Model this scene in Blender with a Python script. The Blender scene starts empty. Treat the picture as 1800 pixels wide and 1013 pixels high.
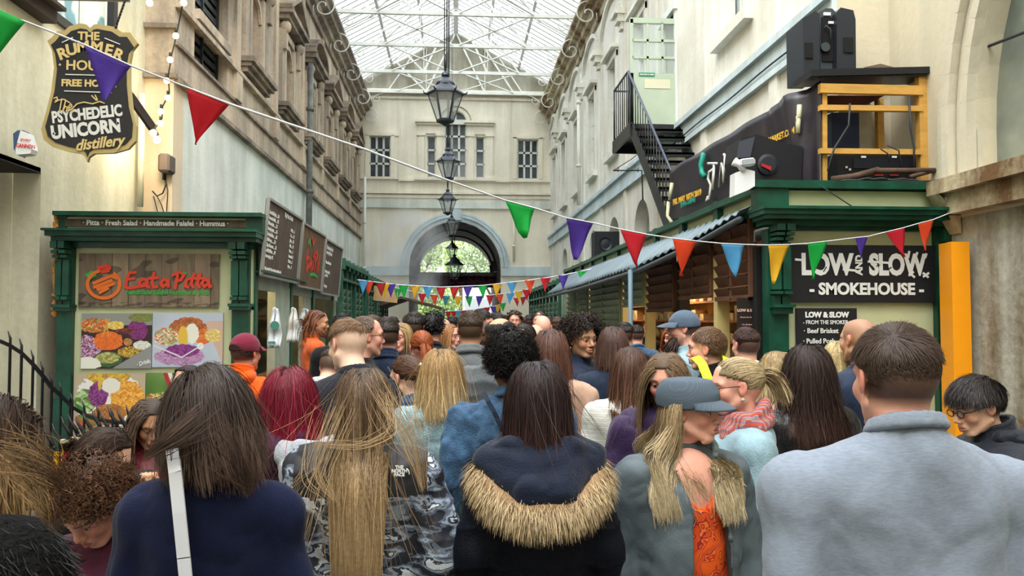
import bpy,math,random
import numpy as np
from mathutils import Vector,Matrix,Euler
# ------------------------------------------------------------------ camera, world, light
scn = bpy.context.scene
COL = scn.collection
R = math.radians
FPX = 1400.0
CAMZ = 1.78
YAW,PITCH = math.atan(100 / FPX),math.atan(53.5 / FPX)
cam_data = bpy.data.cameras.new('camera')
cam_data.sensor_width = 36.0
cam_data.lens = 36.0 * FPX / 1800.0
cam_data.clip_start = 0.05
cam_data.clip_end = 400
cam = bpy.data.objects.new('camera',cam_data)
cam.location = (0,0,CAMZ)
cam.rotation_euler = (math.pi / 2 + PITCH,0,-YAW)
COL.objects.link(cam)
scn.camera = cam
world = bpy.data.worlds.new('overcast_sky')
scn.world = world
world.use_nodes = True
wn = world.node_tree
wn.nodes.clear()
w_out = wn.nodes.new('ShaderNodeOutputWorld')
w_bg = wn.nodes.new('ShaderNodeBackground')
w_tc = wn.nodes.new('ShaderNodeTexCoord')
w_sep = wn.nodes.new('ShaderNodeSeparateXYZ')
w_ramp = wn.nodes.new('ShaderNodeValToRGB')
w_ramp.color_ramp.elements[0].position = 0.0
w_ramp.color_ramp.elements[0].color = (0.52,0.52,0.50,1)
w_ramp.color_ramp.elements[1].position = 0.55
w_ramp.color_ramp.elements[1].color = (0.97,0.985,1.0,1)
wn.links.new(w_tc.outputs['Generated'],w_sep.inputs[0])
wn.links.new(w_sep.outputs['Z'],w_ramp.inputs[0])
wn.links.new(w_ramp.outputs[0],w_bg.inputs[0])
wn.links.new(w_bg.outputs[0],w_out.inputs[0])
w_bg.inputs[1].default_value = 3.4
sun_data = bpy.data.lights.new('hazy_sun','SUN')
sun_data.energy = 0.9
sun_data.angle = R(25)
sun_data.color = (1.0,0.95,0.86)
sun = bpy.data.objects.new('hazy_sun',sun_data)
sun.rotation_euler = (R(28),R(-12),R(-10))
COL.objects.link(sun)
scn.view_settings.view_transform = 'Standard'
scn.view_settings.look = 'None'
scn.view_settings.gamma = 1.0
scn.view_settings.use_curve_mapping = False
scn.view_settings.exposure = 0.8
scn.cycles.use_denoising = True
scn.cycles.max_bounces = 6
scn.cycles.diffuse_bounces = 3
scn.cycles.glossy_bounces = 2
scn.cycles.transmission_bounces = 4
scn.cycles.transparent_max_bounces = 12
scn.cycles.caustics_reflective = False
scn.cycles.caustics_refractive = False
scn.cycles.sample_clamp_indirect = 4.0
# ------------------------------------------------------------------ pixel <-> place
_f = Vector((math.sin(YAW) * math.cos(PITCH),math.cos(YAW) * math.cos(PITCH),math.sin(PITCH)))
_r = Vector((math.cos(YAW),-math.sin(YAW),0))
_u = _r.cross(_f)
def ray(px,py):
    return _f + _r * ((px - 900) / FPX) + _u * ((506.5 - py) / FPX)
def at(px,py,Y):
    d = ray(px,py); t = Y / d.y
    return Vector((d.x * t,Y,CAMZ + d.z * t))
def onx(px,py,X):
    d = ray(px,py); t = X / d.x
    return Vector((X,d.y * t,CAMZ + d.z * t))
# ------------------------------------------------------------------ colours and materials
def lin(c):
    o = []
    for v in c[:3]:
        v = v / 255.0
        o.append(v / 12.92 if v <= 0.04045 else ((v + 0.055) / 1.055) ** 2.4)
    return (o[0],o[1],o[2],1.0)
MATS = {}
def mat(name,col,rough=0.7,var=0.0,vscale=3.0,col2=None,bump=0.0,bscale=40.0,metal=0.0,spec=0.4,
        attr=None,emit=None,estr=0.0,stretch=None,wave=None,sheen=0.0,coat=0.0,detail=4.0,lo=0.35,hi=0.65):
    """procedural principled material; noise mixes col and col2"""
    if name in MATS: return MATS[name]
    m = bpy.data.materials.new(name); m.use_nodes = True
    nt = m.node_tree; b = nt.nodes['Principled BSDF']
    b.inputs['Roughness'].default_value = rough
    b.inputs['Metallic'].default_value = metal
    b.inputs['Specular IOR Level'].default_value = spec
    if sheen: b.inputs['Sheen Weight'].default_value = sheen
    if coat: b.inputs['Coat Weight'].default_value = coat
    c = lin(col)
    tc = nt.nodes.new('ShaderNodeTexCoord'); vec = tc.outputs['Object']
    if stretch:
        mp = nt.nodes.new('ShaderNodeMapping'); mp.inputs['Scale'].default_value = stretch
        nt.links.new(vec,mp.inputs[0]); vec = mp.outputs[0]
    src = None
    if attr:
        a = nt.nodes.new('ShaderNodeAttribute'); a.attribute_name = attr; src = a.outputs['Color']
    if var > 0 or col2 is not None:
        n = nt.nodes.new('ShaderNodeTexNoise'); n.inputs['Scale'].default_value = vscale
        n.inputs['Detail'].default_value = detail
        nt.links.new(vec,n.inputs['Vector'])
        rp = nt.nodes.new('ShaderNodeValToRGB')
        rp.color_ramp.elements[0].position = lo; rp.color_ramp.elements[1].position = hi
        if col2 is not None:
            rp.color_ramp.elements[0].color = c; rp.color_ramp.elements[1].color = lin(col2)
        else:
            rp.color_ramp.elements[0].color = tuple(x * (1 - var) for x in c[:3]) + (1,)
            rp.color_ramp.elements[1].color = tuple(min(1,x * (1 + var * .5)) for x in c[:3]) + (1,)
        nt.links.new(n.outputs['Fac'],rp.inputs[0])
        if src is not None:
            mx = nt.nodes.new('ShaderNodeMixRGB'); mx.blend_type = 'MULTIPLY'; mx.inputs[0].default_value = 1
            rp.color_ramp.elements[0].color = (1 - var,) * 3 + (1,); rp.color_ramp.elements[1].color = (1,1,1,1)
            nt.links.new(src,mx.inputs[1]); nt.links.new(rp.outputs[0],mx.inputs[2]); src = mx.outputs[0]
        else: src = rp.outputs[0]
    if src is not None: nt.links.new(src,b.inputs['Base Color'])
    else: b.inputs['Base Color'].default_value = c
    if bump > 0:
        n2 = nt.nodes.new('ShaderNodeTexNoise'); n2.inputs['Scale'].default_value = bscale; n2.inputs['Detail'].default_value = 3
        nt.links.new(vec,n2.inputs['Vector'])
        bp = nt.nodes.new('ShaderNodeBump'); bp.inputs['Strength'].default_value = bump; bp.inputs['Distance'].default_value = 0.02
        nt.links.new(n2.outputs['Fac'],bp.inputs['Height']); nt.links.new(bp.outputs[0],b.inputs['Normal'])
    if emit is not None:
        b.inputs['Emission Color'].default_value = lin(emit); b.inputs['Emission Strength'].default_value = estr
    MATS[name] = m
    return m
def glass_mat(name,tint,alpha,rough=0.05,milk=(255,255,255)):
    """thin pane: lets most light straight through, the rest is grime and reflection"""
    if name in MATS: return MATS[name]
    m = bpy.data.materials.new(name); m.use_nodes = True; nt = m.node_tree; nt.nodes.clear()
    o = nt.nodes.new('ShaderNodeOutputMaterial')
    t = nt.nodes.new('ShaderNodeBsdfTransparent'); t.inputs[0].default_value = lin(tint)
    g = nt.nodes.new('ShaderNodeBsdfPrincipled'); g.inputs['Base Color'].default_value = lin(milk); g.inputs['Roughness'].default_value = rough
    mx = nt.nodes.new('ShaderNodeMixShader'); mx.inputs[0].default_value = alpha
    nt.links.new(t.outputs[0],mx.inputs[1]); nt.links.new(g.outputs[0],mx.inputs[2]); nt.links.new(mx.outputs[0],o.inputs[0])
    MATS[name] = m
    return m
# ------------------------------------------------------------------ mesh builder
def mesh_np(name,V,F4=None,F3=None,smooth=False,attrs=None):
    """fast mesh from numpy arrays"""
    me = bpy.data.meshes.new(name)
    V = np.asarray(V,dtype=np.float32)
    n3 = 0 if F3 is None else len(F3); n4 = 0 if F4 is None else len(F4)
    idx = np.concatenate([np.asarray(F4,dtype=np.int32).ravel() if n4 else np.zeros(0,np.int32),
                          np.asarray(F3,dtype=np.int32).ravel() if n3 else np.zeros(0,np.int32)])
    tot = np.concatenate([np.full(n4,4,np.int32),np.full(n3,3,np.int32)])
    start = np.concatenate([[0],np.cumsum(tot)[:-1]]).astype(np.int32)
    me.vertices.add(len(V)); me.vertices.foreach_set('co',V.ravel())
    me.loops.add(len(idx)); me.loops.foreach_set('vertex_index',idx)
    me.polygons.add(n3 + n4); me.polygons.foreach_set('loop_start',start)
    if attrs:
        for k,c in attrs.items():
            a = me.attributes.new(k,'FLOAT_COLOR','POINT')
            cc = np.ones((len(V),4),np.float32); cc[:,:3] = c
            a.data.foreach_set('color',cc.ravel())
    me.update(calc_edges=True); me.validate(clean_customdata=False)
    if smooth: me.polygons.foreach_set('use_smooth',np.ones(len(me.polygons),bool))
    return me
class MB:
    def __init__(self): self.v = []; self.f = []; self.m = []; self.cur = 0; self.s = []; self.sm = False
    def _add(self,vs,fs):
        o = len(self.v); self.v += [tuple(p) for p in vs]
        for f in fs: self.f.append([i + o for i in f]); self.m.append(self.cur); self.s.append(self.sm)
        return self
    def box(self,a,b):
        x0,x1 = sorted((a[0],b[0])); y0,y1 = sorted((a[1],b[1])); z0,z1 = sorted((a[2],b[2]))
        vs = [(x0,y0,z0),(x1,y0,z0),(x1,y1,z0),(x0,y1,z0),(x0,y0,z1),(x1,y0,z1),(x1,y1,z1),(x0,y1,z1)]
        return self._add(vs,[(0,3,2,1),(4,5,6,7),(0,1,5,4),(1,2,6,5),(2,3,7,6),(3,0,4,7)])
    def cbox(self,c,s,M=None):
        """centre, full size, optional rotation matrix"""
        vs = []
        for k in range(8):
            p = Vector(((-.5 if k in (0,3,4,7) else .5) * s[0],(-.5 if k in (0,1,4,5) else .5) * s[1],(-.5 if k < 4 else .5) * s[2]))
            if M is not None: p = M @ p
            vs.append((p.x + c[0],p.y + c[1],p.z + c[2]))
        return self._add(vs,[(0,3,2,1),(4,5,6,7),(0,1,5,4),(1,2,6,5),(2,3,7,6),(3,0,4,7)])
    def quad(self,a,b,c,d): return self._add([a,b,c,d],[(0,1,2,3)])
    def prism(self,pts,off):
        """planar polygon extruded by vector off"""
        n = len(pts); off = Vector(off)
        vs = [Vector(p) for p in pts] + [Vector(p) + off for p in pts]
        fs = [tuple(range(n))[::-1],tuple(range(n,2 * n))] + [(i,(i + 1) % n,n + (i + 1) % n,n + i) for i in range(n)]
        return self._add(vs,fs)
    def bar(self,a,b,w,h=None,up=(0,0,1)):
        """rectangular bar from a to b"""
        a,b = Vector(a),Vector(b); h = h or w; d = (b - a).normalized(); up = Vector(up)
        if abs(d.dot(up)) > .98: up = Vector((0,1,0))
        s = d.cross(up).normalized(); t = s.cross(d).normalized()
        vs = []
        for p in (a,b):
            for i,j in ((-1,-1),(1,-1),(1,1),(-1,1)): vs.append(p + s * (i * w / 2) + t * (j * h / 2))
        return self._add(vs,[(3,2,1,0),(4,5,6,7),(0,1,5,4),(1,2,6,5),(2,3,7,6),(3,0,4,7)])
    def tube(self,pts,r,n=8,cap=True):
        pts = [Vector(p) for p in pts]; rr = r if isinstance(r,(list,tuple)) else [r] * len(pts)
        vs = []; fs = []; prev = None
        for i,p in enumerate(pts):
            d = (pts[min(i + 1,len(pts) - 1)] - pts[max(i - 1,0)])
            d = d.normalized() if d.length > 1e-9 else Vector((0,0,1))
            if prev is None:
                a = Vector((0,0,1)) if abs(d.z) < .9 else Vector((1,0,0))
                s = d.cross(a).normalized()
            else:
                s = (prev - d * prev.dot(d)); s = s.normalized() if s.length > 1e-6 else prev
            prev = s; t = d.cross(s)
            for k in range(n):
                q = 2 * math.pi * k / n; vs.append(p + (s * math.cos(q) + t * math.sin(q)) * rr[i])
        for i in range(len(pts) - 1):
            for k in range(n):
                a = i * n + k; b = i * n + (k + 1) % n; fs.append((a,b,b + n,a + n))
        if cap: fs.append(tuple(range(n))[::-1]); fs.append(tuple(range((len(pts) - 1) * n,len(pts) * n)))
        old = self.sm; self.sm = True; self._add(vs,fs); self.sm = old
        return self
    def lathe(self,prof,c,n=16,axis='z'):
        vs = []; fs = []
        for (r,h) in prof:
            for k in range(n):
                q = 2 * math.pi * k / n; x,y = r * math.cos(q),r * math.sin(q)
                p = (x,y,h) if axis == 'z' else ((x,h,y) if axis == 'y' else (h,x,y))
                vs.append((p[0] + c[0],p[1] + c[1],p[2] + c[2]))
        for i in range(len(prof) - 1):
            for k in range(n):
                a = i * n + k; b = i * n + (k + 1) % n
                fs.append((a,b,b + n,a + n) if axis != 'y' else (b,a,a + n,b + n))
        return self._add(vs,fs + [tuple(range(n)),tuple(range(len(vs) - n,len(vs)))])
    def ball(self,c,r,n=10):
        rr = r if isinstance(r,(tuple,list)) else (r,r,r)
        vs = []; fs = []
        for i in range(n + 1):
            t = math.pi * i / n
            for k in range(2 * n):
                q = math.pi * k / n
                vs.append((c[0] + rr[0] * math.sin(t) * math.cos(q),c[1] + rr[1] * math.sin(t) * math.sin(q),c[2] + rr[2] * math.cos(t)))
        for i in range(n):
            for k in range(2 * n):
                a = i * 2 * n + k; b = i * 2 * n + (k + 1) % (2 * n); fs.append((b,a,a + 2 * n,b + 2 * n))
        old = self.sm; self.sm = True; self._add(vs,fs); self.sm = old
        return self
    def build(self,name,mats,parent=None,loc=None,bevel=0.0,**props):
        root = Vector(ROOT.get(parent.name,(0,0,0))) if parent else Vector(loc or (0,0,0))
        me = bpy.data.meshes.new(name)
        vs = [(p[0] - root.x,p[1] - root.y,p[2] - root.z) for p in self.v]
        me.from_pydata(vs,[],self.f)
        if not isinstance(mats,(list,tuple)): mats = [mats]
        for m in mats: me.materials.append(m)
        me.polygons.foreach_set('material_index',np.array(self.m,dtype=np.int32))
        me.polygons.foreach_set('use_smooth',np.array(self.s,dtype=bool))
        me.update()
        o = bpy.data.objects.new(name,me); COL.objects.link(o)
        if parent: o.parent = parent
        else: o.location = root
        ROOT[o.name] = tuple(root)
        if bevel:
            md = o.modifiers.new('bevel','BEVEL'); md.width = bevel; md.segments = 1; md.limit_method = 'ANGLE'
        for k,v in props.items(): o[k] = v
        return o
ROOT = {}
def tag(o,label=None,category=None,group=None,kind=None):
    if label: o['label'] = label
    if category: o['category'] = category
    if group: o['group'] = group
    if kind: o['kind'] = kind
    return o
def thing(name,label,category,loc=(0,0,0),group=None):
    o = bpy.data.objects.new(name,None); COL.objects.link(o); o.location = loc
    o.empty_display_size = 0.1
    ROOT[o.name] = tuple(loc)
    return tag(o,label,category,group)
def structure(o):
    o['kind'] = 'structure'; return o
def copy_tree(o,parent=None):
    c = o.copy(); COL.objects.link(c); c.parent = parent
    ROOT[c.name] = ROOT.get(o.name,(0,0,0))
    for ch in [x for x in list(COL.objects) if x.parent == o]: copy_tree(ch,c)
    return c
def text(parent,s,size,M,material,name='lettering',bold=0.0,shear=0.0,align='CENTER',sx=1.0,ext=0.002,spacing=1.0):
    """lettering as a child; M: 4x4 with x along the line, y up, z towards the reader (in world)"""
    cu = bpy.data.curves.new(name,'FONT'); cu.body = s; cu.size = size; cu.align_x = align; cu.align_y = 'CENTER'
    cu.offset = bold; cu.shear = shear; cu.extrude = ext; cu.resolution_u = 3; cu.space_character = spacing
    cu.materials.append(material)
    tmp = bpy.data.objects.new(name,cu)
    me = bpy.data.meshes.new_from_object(tmp)
    bpy.data.objects.remove(tmp)
    if not me.materials: me.materials.append(material)
    o = bpy.data.objects.new(name,me); COL.objects.link(o)
    root = Vector(ROOT.get(parent.name,(0,0,0)))
    o.parent = parent
    o.matrix_local = Matrix.Translation(-root) @ M @ Matrix.Diagonal((sx,1,1,1))
    return o
def frame_M(o,x,y):
    """matrix with origin o, x axis x, y axis y"""
    x = Vector(x).normalized(); y = Vector(y); y = (y - x * x.dot(y)).normalized(); z = x.cross(y)
    return Matrix(((x.x,y.x,z.x,o[0]),(x.y,y.y,z.y,o[1]),(x.z,y.z,z.z,o[2]),(0,0,0,1)))
def wall_panel(mb,fm,u0,u1,v0,v1,ops,depth):
    """wall with openings. fm(u,v,d)->xyz, d goes into the wall. ops: dict(u0,u1,v0,v1[,arch])  arch -> v1 is the springing"""
    us = {u0,u1}
    for o in ops:
        us |= {max(u0,o['u0']),min(u1,o['u1'])}
        if o.get('arch'):
            r = (o['u1'] - o['u0']) / 2
            for k in range(1,24): us.add((o['u0'] + o['u1']) / 2 - r * math.cos(math.pi * k / 24))
    us = sorted(us)
    def top(o,u):
        if not o.get('arch'): return o['v1']
        r = (o['u1'] - o['u0']) / 2; c = (o['u0'] + o['u1']) / 2
        return o['v1'] + math.sqrt(max(0,r * r - (u - c) ** 2)) * o.get('rise',1.0)
    for a,b in zip(us[:-1],us[1:]):
        if b - a < 1e-6: continue
        mid = (a + b) / 2
        cov = sorted([o for o in ops if o['u0'] < mid < o['u1']],key=lambda o: o['v0'])
        la,lb = v0,v0
        for o in cov:
            if o['v0'] - la > 1e-5: mb.quad(fm(a,la,0),fm(b,lb,0),fm(b,o['v0'],0),fm(a,o['v0'],0))
            la,lb = top(o,a),top(o,b)
            mb.quad(fm(a,la,0),fm(b,lb,0),fm(b,lb,depth),fm(a,la,depth))
            if o['v0'] > v0 + 1e-5: mb.quad(fm(a,o['v0'],0),fm(b,o['v0'],0),fm(b,o['v0'],depth),fm(a,o['v0'],depth))
        mb.quad(fm(a,la,0),fm(b,lb,0),fm(b,v1,0),fm(a,v1,0))
    for o in ops:
        for u in (o['u0'],o['u1']):
            mb.quad(fm(u,o['v0'],0),fm(u,o['v1'],0),fm(u,o['v1'],depth),fm(u,o['v0'],depth))
    # back face so that the wall is a solid sheet with thickness
    return mb
# ------------------------------------------------------------------ materials of the place
def surf(name,base,dirt,amount=0.55,rough=0.85,bump=0.25):
    """aged plaster / stone: large blotches, streaks running down, fine grain"""
    if name in MATS: return MATS[name]
    m = bpy.data.materials.new(name); m.use_nodes = True; nt = m.node_tree; b = nt.nodes['Principled BSDF']
    b.inputs['Roughness'].default_value = rough; b.inputs['Specular IOR Level'].default_value = 0.2
    tc = nt.nodes.new('ShaderNodeTexCoord')
    def noise(scale,st,det=5):
        mp = nt.nodes.new('ShaderNodeMapping'); mp.inputs['Scale'].default_value = st
        n = nt.nodes.new('ShaderNodeTexNoise'); n.inputs['Scale'].default_value = scale; n.inputs['Detail'].default_value = det
        n.inputs['Roughness'].default_value = 0.6
        nt.links.new(tc.outputs['Object'],mp.inputs[0]); nt.links.new(mp.outputs[0],n.inputs['Vector']); return n
    n1 = noise(0.7,(1,1,1)); n2 = noise(1.6,(1.6,1.6,0.16)); n3 = noise(14,(1,1,1))
    ad = nt.nodes.new('ShaderNodeMath'); ad.operation = 'ADD'; nt.links.new(n1.outputs['Fac'],ad.inputs[0]); nt.links.new(n2.outputs['Fac'],ad.inputs[1])
    a2 = nt.nodes.new('ShaderNodeMath'); a2.operation = 'MULTIPLY_ADD'; a2.inputs[1].default_value = 0.35; nt.links.new(n3.outputs['Fac'],a2.inputs[0]); nt.links.new(ad.outputs[0],a2.inputs[2])
    rp = nt.nodes.new('ShaderNodeValToRGB')
    rp.color_ramp.elements[0].position = 1.0 / 2 ; rp.color_ramp.elements[1].position = 1.0
    rp.color_ramp.elements[0].position = 0.55 ; rp.color_ramp.elements[1].position = 0.78
    sc = nt.nodes.new('ShaderNodeMath'); sc.operation = 'MULTIPLY'; sc.inputs[1].default_value = 0.58; nt.links.new(a2.outputs[0],sc.inputs[0])
    rp.color_ramp.elements[0].color = (0,0,0,1); rp.color_ramp.elements[1].color = (amount,) * 3 + (1,)
    nt.links.new(sc.outputs[0],rp.inputs[0])
    mx = nt.nodes.new('ShaderNodeMixRGB'); mx.inputs[1].default_value = lin(base); mx.inputs[2].default_value = lin(dirt)
    nt.links.new(rp.outputs[0],mx.inputs[0]); nt.links.new(mx.outputs[0],b.inputs['Base Color'])
    bp = nt.nodes.new('ShaderNodeBump'); bp.inputs['Strength'].default_value = bump; bp.inputs['Distance'].default_value = 0.02
    nt.links.new(n3.outputs['Fac'],bp.inputs['Height']); nt.links.new(bp.outputs[0],b.inputs['Normal'])
    MATS[name] = m
    return m
M_cream = surf('cream_paint',(242,235,216),(190,182,158),0.4)
M_creamR = surf('pale_cream_paint',(238,237,228),(188,180,158),0.5)
M_creamL = surf('greenish_cream_paint',(226,222,198),(170,168,140),0.6)
M_pale = surf('pale_blue_white_paint',(228,231,222),(160,172,160),0.5)
M_band = surf('light_blue_paint',(208,224,230),(140,146,140),0.4)
M_stone = surf('weathered_stone',(208,190,166),(136,126,114),0.8,bump=0.5)
M_stone2 = surf('dark_weathered_stone',(168,152,134),(92,86,80),0.8,bump=0.5)
M_corn = surf('flaking_cornice',(200,190,160),(110,84,58),1.0,bump=0.5)
M_peel = surf('peeling_plaster',(184,186,176),(110,96,72),1.0,bump=0.6)
M_pave = surf('stone_paving',(120,116,110),(70,68,64),0.8)
M_white = mat('white_gloss_paint',(225,228,222),0.5)
M_iron = mat('white_ironwork',(232,232,224),0.5,var=.1)
M_black = mat('black_ironwork',(26,28,32),0.4,var=.2,vscale=30)
M_dark = mat('dark_recess',(18,17,17),0.9)
M_pane = mat('dark_window_glass',(74,84,92),0.08,var=.35,vscale=1.2,spec=0.6)
M_panel = mat('pale_window_glass',(150,160,160),0.1,var=.3,vscale=1.2,spec=0.6)
M_grime = mat('grey_drainpipe',(112,114,110),0.6,var=.3,vscale=6)
M_slate = mat('grey_lining_boards',(150,150,142),0.8,var=.2,stretch=(1,1,6))
M_roofglass = glass_mat('roof_glass',(236,244,250),0.12,0.3)
WL,WR,WLN,WRN,YE = -4.2,4.25,-4.62,4.85,35.4
ZC = 11.0
def st(name,mb,m,parent=None): 
    o = mb.build(name,m,parent)
    if parent is None: o['kind'] = 'structure'
    return o
# ground
g = MB(); g.box((-9,-7.2,-0.12),(9,74,0)); st('floor',g,M_pave)
# ---- left near wall, with the opening
w = MB()
fm = lambda u,v,d: (WLN - d,u,v)
wall_panel(w,fm,-7,12.1,0,12.6,[dict(u0=3.5,u1=9.2,v0=0,v1=3.41),dict(u0=9.25,u1=11.0,v0=5.2,v1=7.6)],0.3)
w.box((WLN - 0.32,1.5,3.45),(WLN - 2.2,9.2,3.75))
st('wall_left_near',w,M_creamL)
w = MB(); w.box((WLN - 2.3,9.215,0.42),(WLN - 0.31,9.4,3.41)); w.box((WLN - 2.3,1.5,.42),(WLN - 2.45,9.4,3.5)); st('wall_left_recess',w,M_creamL)
w = MB(); w.box((WLN - 2.3,9.14,0),(WLN - .02,9.19,0.42)); st('trim_1',w,M_dark)
w = MB(); w.box((WLN - 2.3,3.5,3.40),(WLN - 0.0,9.19,3.46)); st('ceiling',w,mat('dark_soffit',(58,52,50),.9,var=.3))  # soffit is a plain dark grey-brown with random variation
# brown beam along the wall top left
w = MB(); w.box((WLN,5.0,5.08),(WLN + .16,9.15,5.22)); w.box((WLN,5.0,5.22),(WLN + .26,9.15,5.26)); w.box((WLN,5.0,5.45),(WLN + .1,8.9,5.62))
tag(w.build('trim_2',mat('dark_timber',(58,48,42),.8,var=.3)),kind='structure')
# window above the shield sign
wd = MB(); 
for a,b in ((9.25,9.37),(10.88,11.0)): wd.box((WLN - .04,a,5.2),(WLN + .05,b,7.6))
wd.box((WLN - .04,9.25,5.2),(WLN + .05,11.0,5.3))
root = st('window_1',wd,mat('black_window_frame',(38,38,40),.5))
p = MB(); p.box((WLN - .06,10.15,5.3),(WLN + 0.0,10.5,7.6)); p.box((WLN - .06,9.37,5.3),(WLN + 0.0,9.42,7.6)); p.build('window_frame',M_white,root)
p = MB(); p.box((WLN - .1,9.37,5.3),(WLN - .07,10.88,7.6)); p.build('window_glass',mat('painted_reflection_glass',(120,165,175),.08,col2=(225,235,230),vscale=3,detail=1,lo=.45,hi=.55),root)  # pale blotches in the glass colour paint a sky reflection
# pilaster face that closes the step at Y 12.1
w = MB(); w.box((WLN - .3,12.09,5.35),(WL + .004,12.52,12.6)); st('wall_left_pilaster',w,M_stone)
w = MB(); w.box((WLN - .3,12.09,0),(WL + .004,12.52,5.35)); st('wall_left_pilaster_base',w,surf('warm_cream_paint',(222,206,180),(190,170,140),.4))
w = MB()
for z in (5.35,6.75,6.1): w.box((WLN,12.0,z),(WL + .06,12.1,z + .07))
st('trim_3',w,M_stone2)
# ---- left far wall: painted base, stone upper storey with seven window bays
LB = [16.7,19.95,23.2,26.4,29.6,32.8]
w = MB(); w.box((WL - .4,12.5,0),(WL,YE,5.34)); st('wall_left_base',w,M_pale)
w = MB(); fm = lambda u,v,d: (WL - d,u,v)
ops = [dict(u0=13.0,u1=14.85,v0=5.95,v1=9.4)] + [dict(u0=c - .42,u1=c + .42,v0=7.0,v1=8.05,arch=1) for c in LB]
wall_panel(w,fm,12.5,YE,5.34,11.9,ops,0.32)
w.box((WL - .55,12.1,5.34),(WL - .33,YE,11.9))
st('wall_left',w,M_stone)
w = MB()
w.box((WL,12.1,5.30),(WL + .10,YE,5.38)); w.box((WL,12.1,5.88),(WL + .05,YE,5.93)); 
st('trim_4',w,M_stone2)
w = MB()   # stone joints standing proud as string lines between sills
for c in LB: 
    w.box((WL,c - 1.45,6.55),(WL + .06,c - 1.15,10.6)); w.box((WL,c - 1.5,5.93),(WL + .09,c - 1.1,6.45))
w.box((WL,12.1,6.45),(WL + .1,YE,6.53))
st('trim_5',w,M_stone)
# grille bay
gb = MB(); gb.box((WL - .3,13.0,5.95),(WL - .26,14.85,9.4))
root = st('window_2',gb,M_dark)
p = MB()
for k in range(20): p.bar((WL - .2,13.0,6.0 + k * .17),(WL - .2,14.85,6.0 + k * .17),.03,.10)
for k in range(3): p.bar((WL - .18,13.05 + k * .88,5.95),(WL - .18,13.05 + k * .88,9.4),.05)
p.build('grille',mat('black_metal_grille',(42,44,46),.5,var=.3),root)
p = MB(); p.box((WL - .22,13.0,6.62),(WL + .08,14.85,6.78)); p.box((WL,12.9,7.9),(WL + .35,15.0,8.25)); p.build('stone_rail',M_stone,root)
def left_window(c,tri,n):
    w = MB(); X = WL
    w.box((X,c - .62,6.95),(X + .10,c - .46,8.75)); w.box((X,c + .46,6.95),(X + .10,c + .62,8.75)); w.box((X,c - .62,8.60),(X + .10,c + .62,8.76))
    for k in range(12):
        a,b = math.pi * k / 12,math.pi * (k + 1) / 12
        w.bar((X + .03,c - .45 * math.cos(a),8.05 + .45 * math.sin(a)),(X + .03,c - .45 * math.cos(b),8.05 + .45 * math.sin(b)),.10,.06,up=(1,0,0))
    root = st('window_%d' % n,w,M_stone)
    p = MB(); p.box((X - .31,c - .5,6.9),(X - .27,c + .5,8.6)); p.build('window_blind',mat('stone_blind',(150,118,92),.9,var=.4,vscale=2),root)
    p = MB(); p.box((X,c - .95,6.62),(X + .14,c + .95,6.72)); p.box((X,c - 1.0,6.72),(X + .22,c + 1.0,6.80)); p.box((X,c - 1.05,6.80),(X + .28,c + 1.05,6.90)); p.build('sill',M_stone2,root)
    for s in (-1,1):
        q = MB(); q.ball((X + .14,c + s * .82,8.75),(.14,.13,.16),6); q.cbox((X + .09,c + s * .82,8.45),(.18,.2,.5)); q.cbox((X + .05,c + s * .82,7.6),(.10,.26,1.5)); q.build('console',M_stone,root)
    p = MB(); p.box((X,c - 1.0,8.90),(X + .26,c + 1.0,9.02)); p.box((X,c - 1.08,9.02),(X + .36,c + 1.08,9.14))
    if tri:
        p.prism([(X,c - 1.08,9.14),(X,c + 1.08,9.14),(X,c,9.72)],(.16,0,0))
        p.bar((X + .18,c - 1.12,9.16),(X + .18,c + .02,9.78),.36,.10); p.bar((X + .18,c + 1.12,9.16),(X + .18,c - .02,9.78),.36,.10)
    else:
        arc = [(c - 1.1 * math.cos(math.pi * k / 12),9.14 + .58 * math.sin(math.pi * k / 12)) for k in range(13)]
        p.prism([(X,y,z) for y,z in arc],(.16,0,0))
        for (y0,z0),(y1,z1) in zip(arc[:-1],arc[1:]): p.bar((X + .18,y0,z0),(X + .18,y1,z1),.36,.10)
    p.build('pediment',M_stone2,root)
for i,c in enumerate(LB): left_window(c,i % 2 == 1,3 + i)
# cornices
def cornice(side,m,name):
    X = WL if side < 0 else WR; s = -side
    w = MB()
    prof = [(0,10.55),(.08,10.55),(.10,10.72),(.22,10.78),(.24,10.95),(.40,11.02),(.42,11.14),(.52,11.22),(.52,11.32),(0,11.40)]
    w.prism([(X + s * a,9.0 if side > 0 else 12.1,z) for a,z in prof],(0,YE - (9.0 if side > 0 else 12.1),0))
    st(name,w,m)
cornice(-1,M_stone2,'trim_6'); cornice(1,M_corn,'trim_7')
# ---- right wall
RB = [11.75,17.9,21.1,24.3,27.5,30.7,33.6]
w = MB(); fm = lambda u,v,d: (WR + d,u,v)
ops = [dict(u0=c - .5,u1=c + .5,v0=6.25,v1=8.7) for c in RB] + [dict(u0=14.95,u1=15.95,v0=5.45,v1=7.75)]
ops += [dict(u0=c - .75,u1=c + .75,v0=2.6,v1=3.75,arch=1) for c in (11.75,14.9,17.9,21.1,24.3,27.5,30.7)]
wall_panel(w,fm,8.8,YE,0,11.9,ops,0.3)
w.box((WR + .8,8.8,0),(WR + .95,YE,11.9))
st('wall_right',w,M_creamR)
w = MB(); w.box((WR,8.5,5.02),(WR - .06,YE,5.36)); w.box((WR,8.5,5.36),(WR - .13,YE,5.46)); w.box((WR,8.5,4.98),(WR - .09,YE,5.06))
st('trim_8',w,M_band)
w = MB(); w.tube([(WR - .09,y,5.13 + .012 * math.sin(y * 2)) for y in np.arange(8.6,17,.4)],.012,5)
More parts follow.
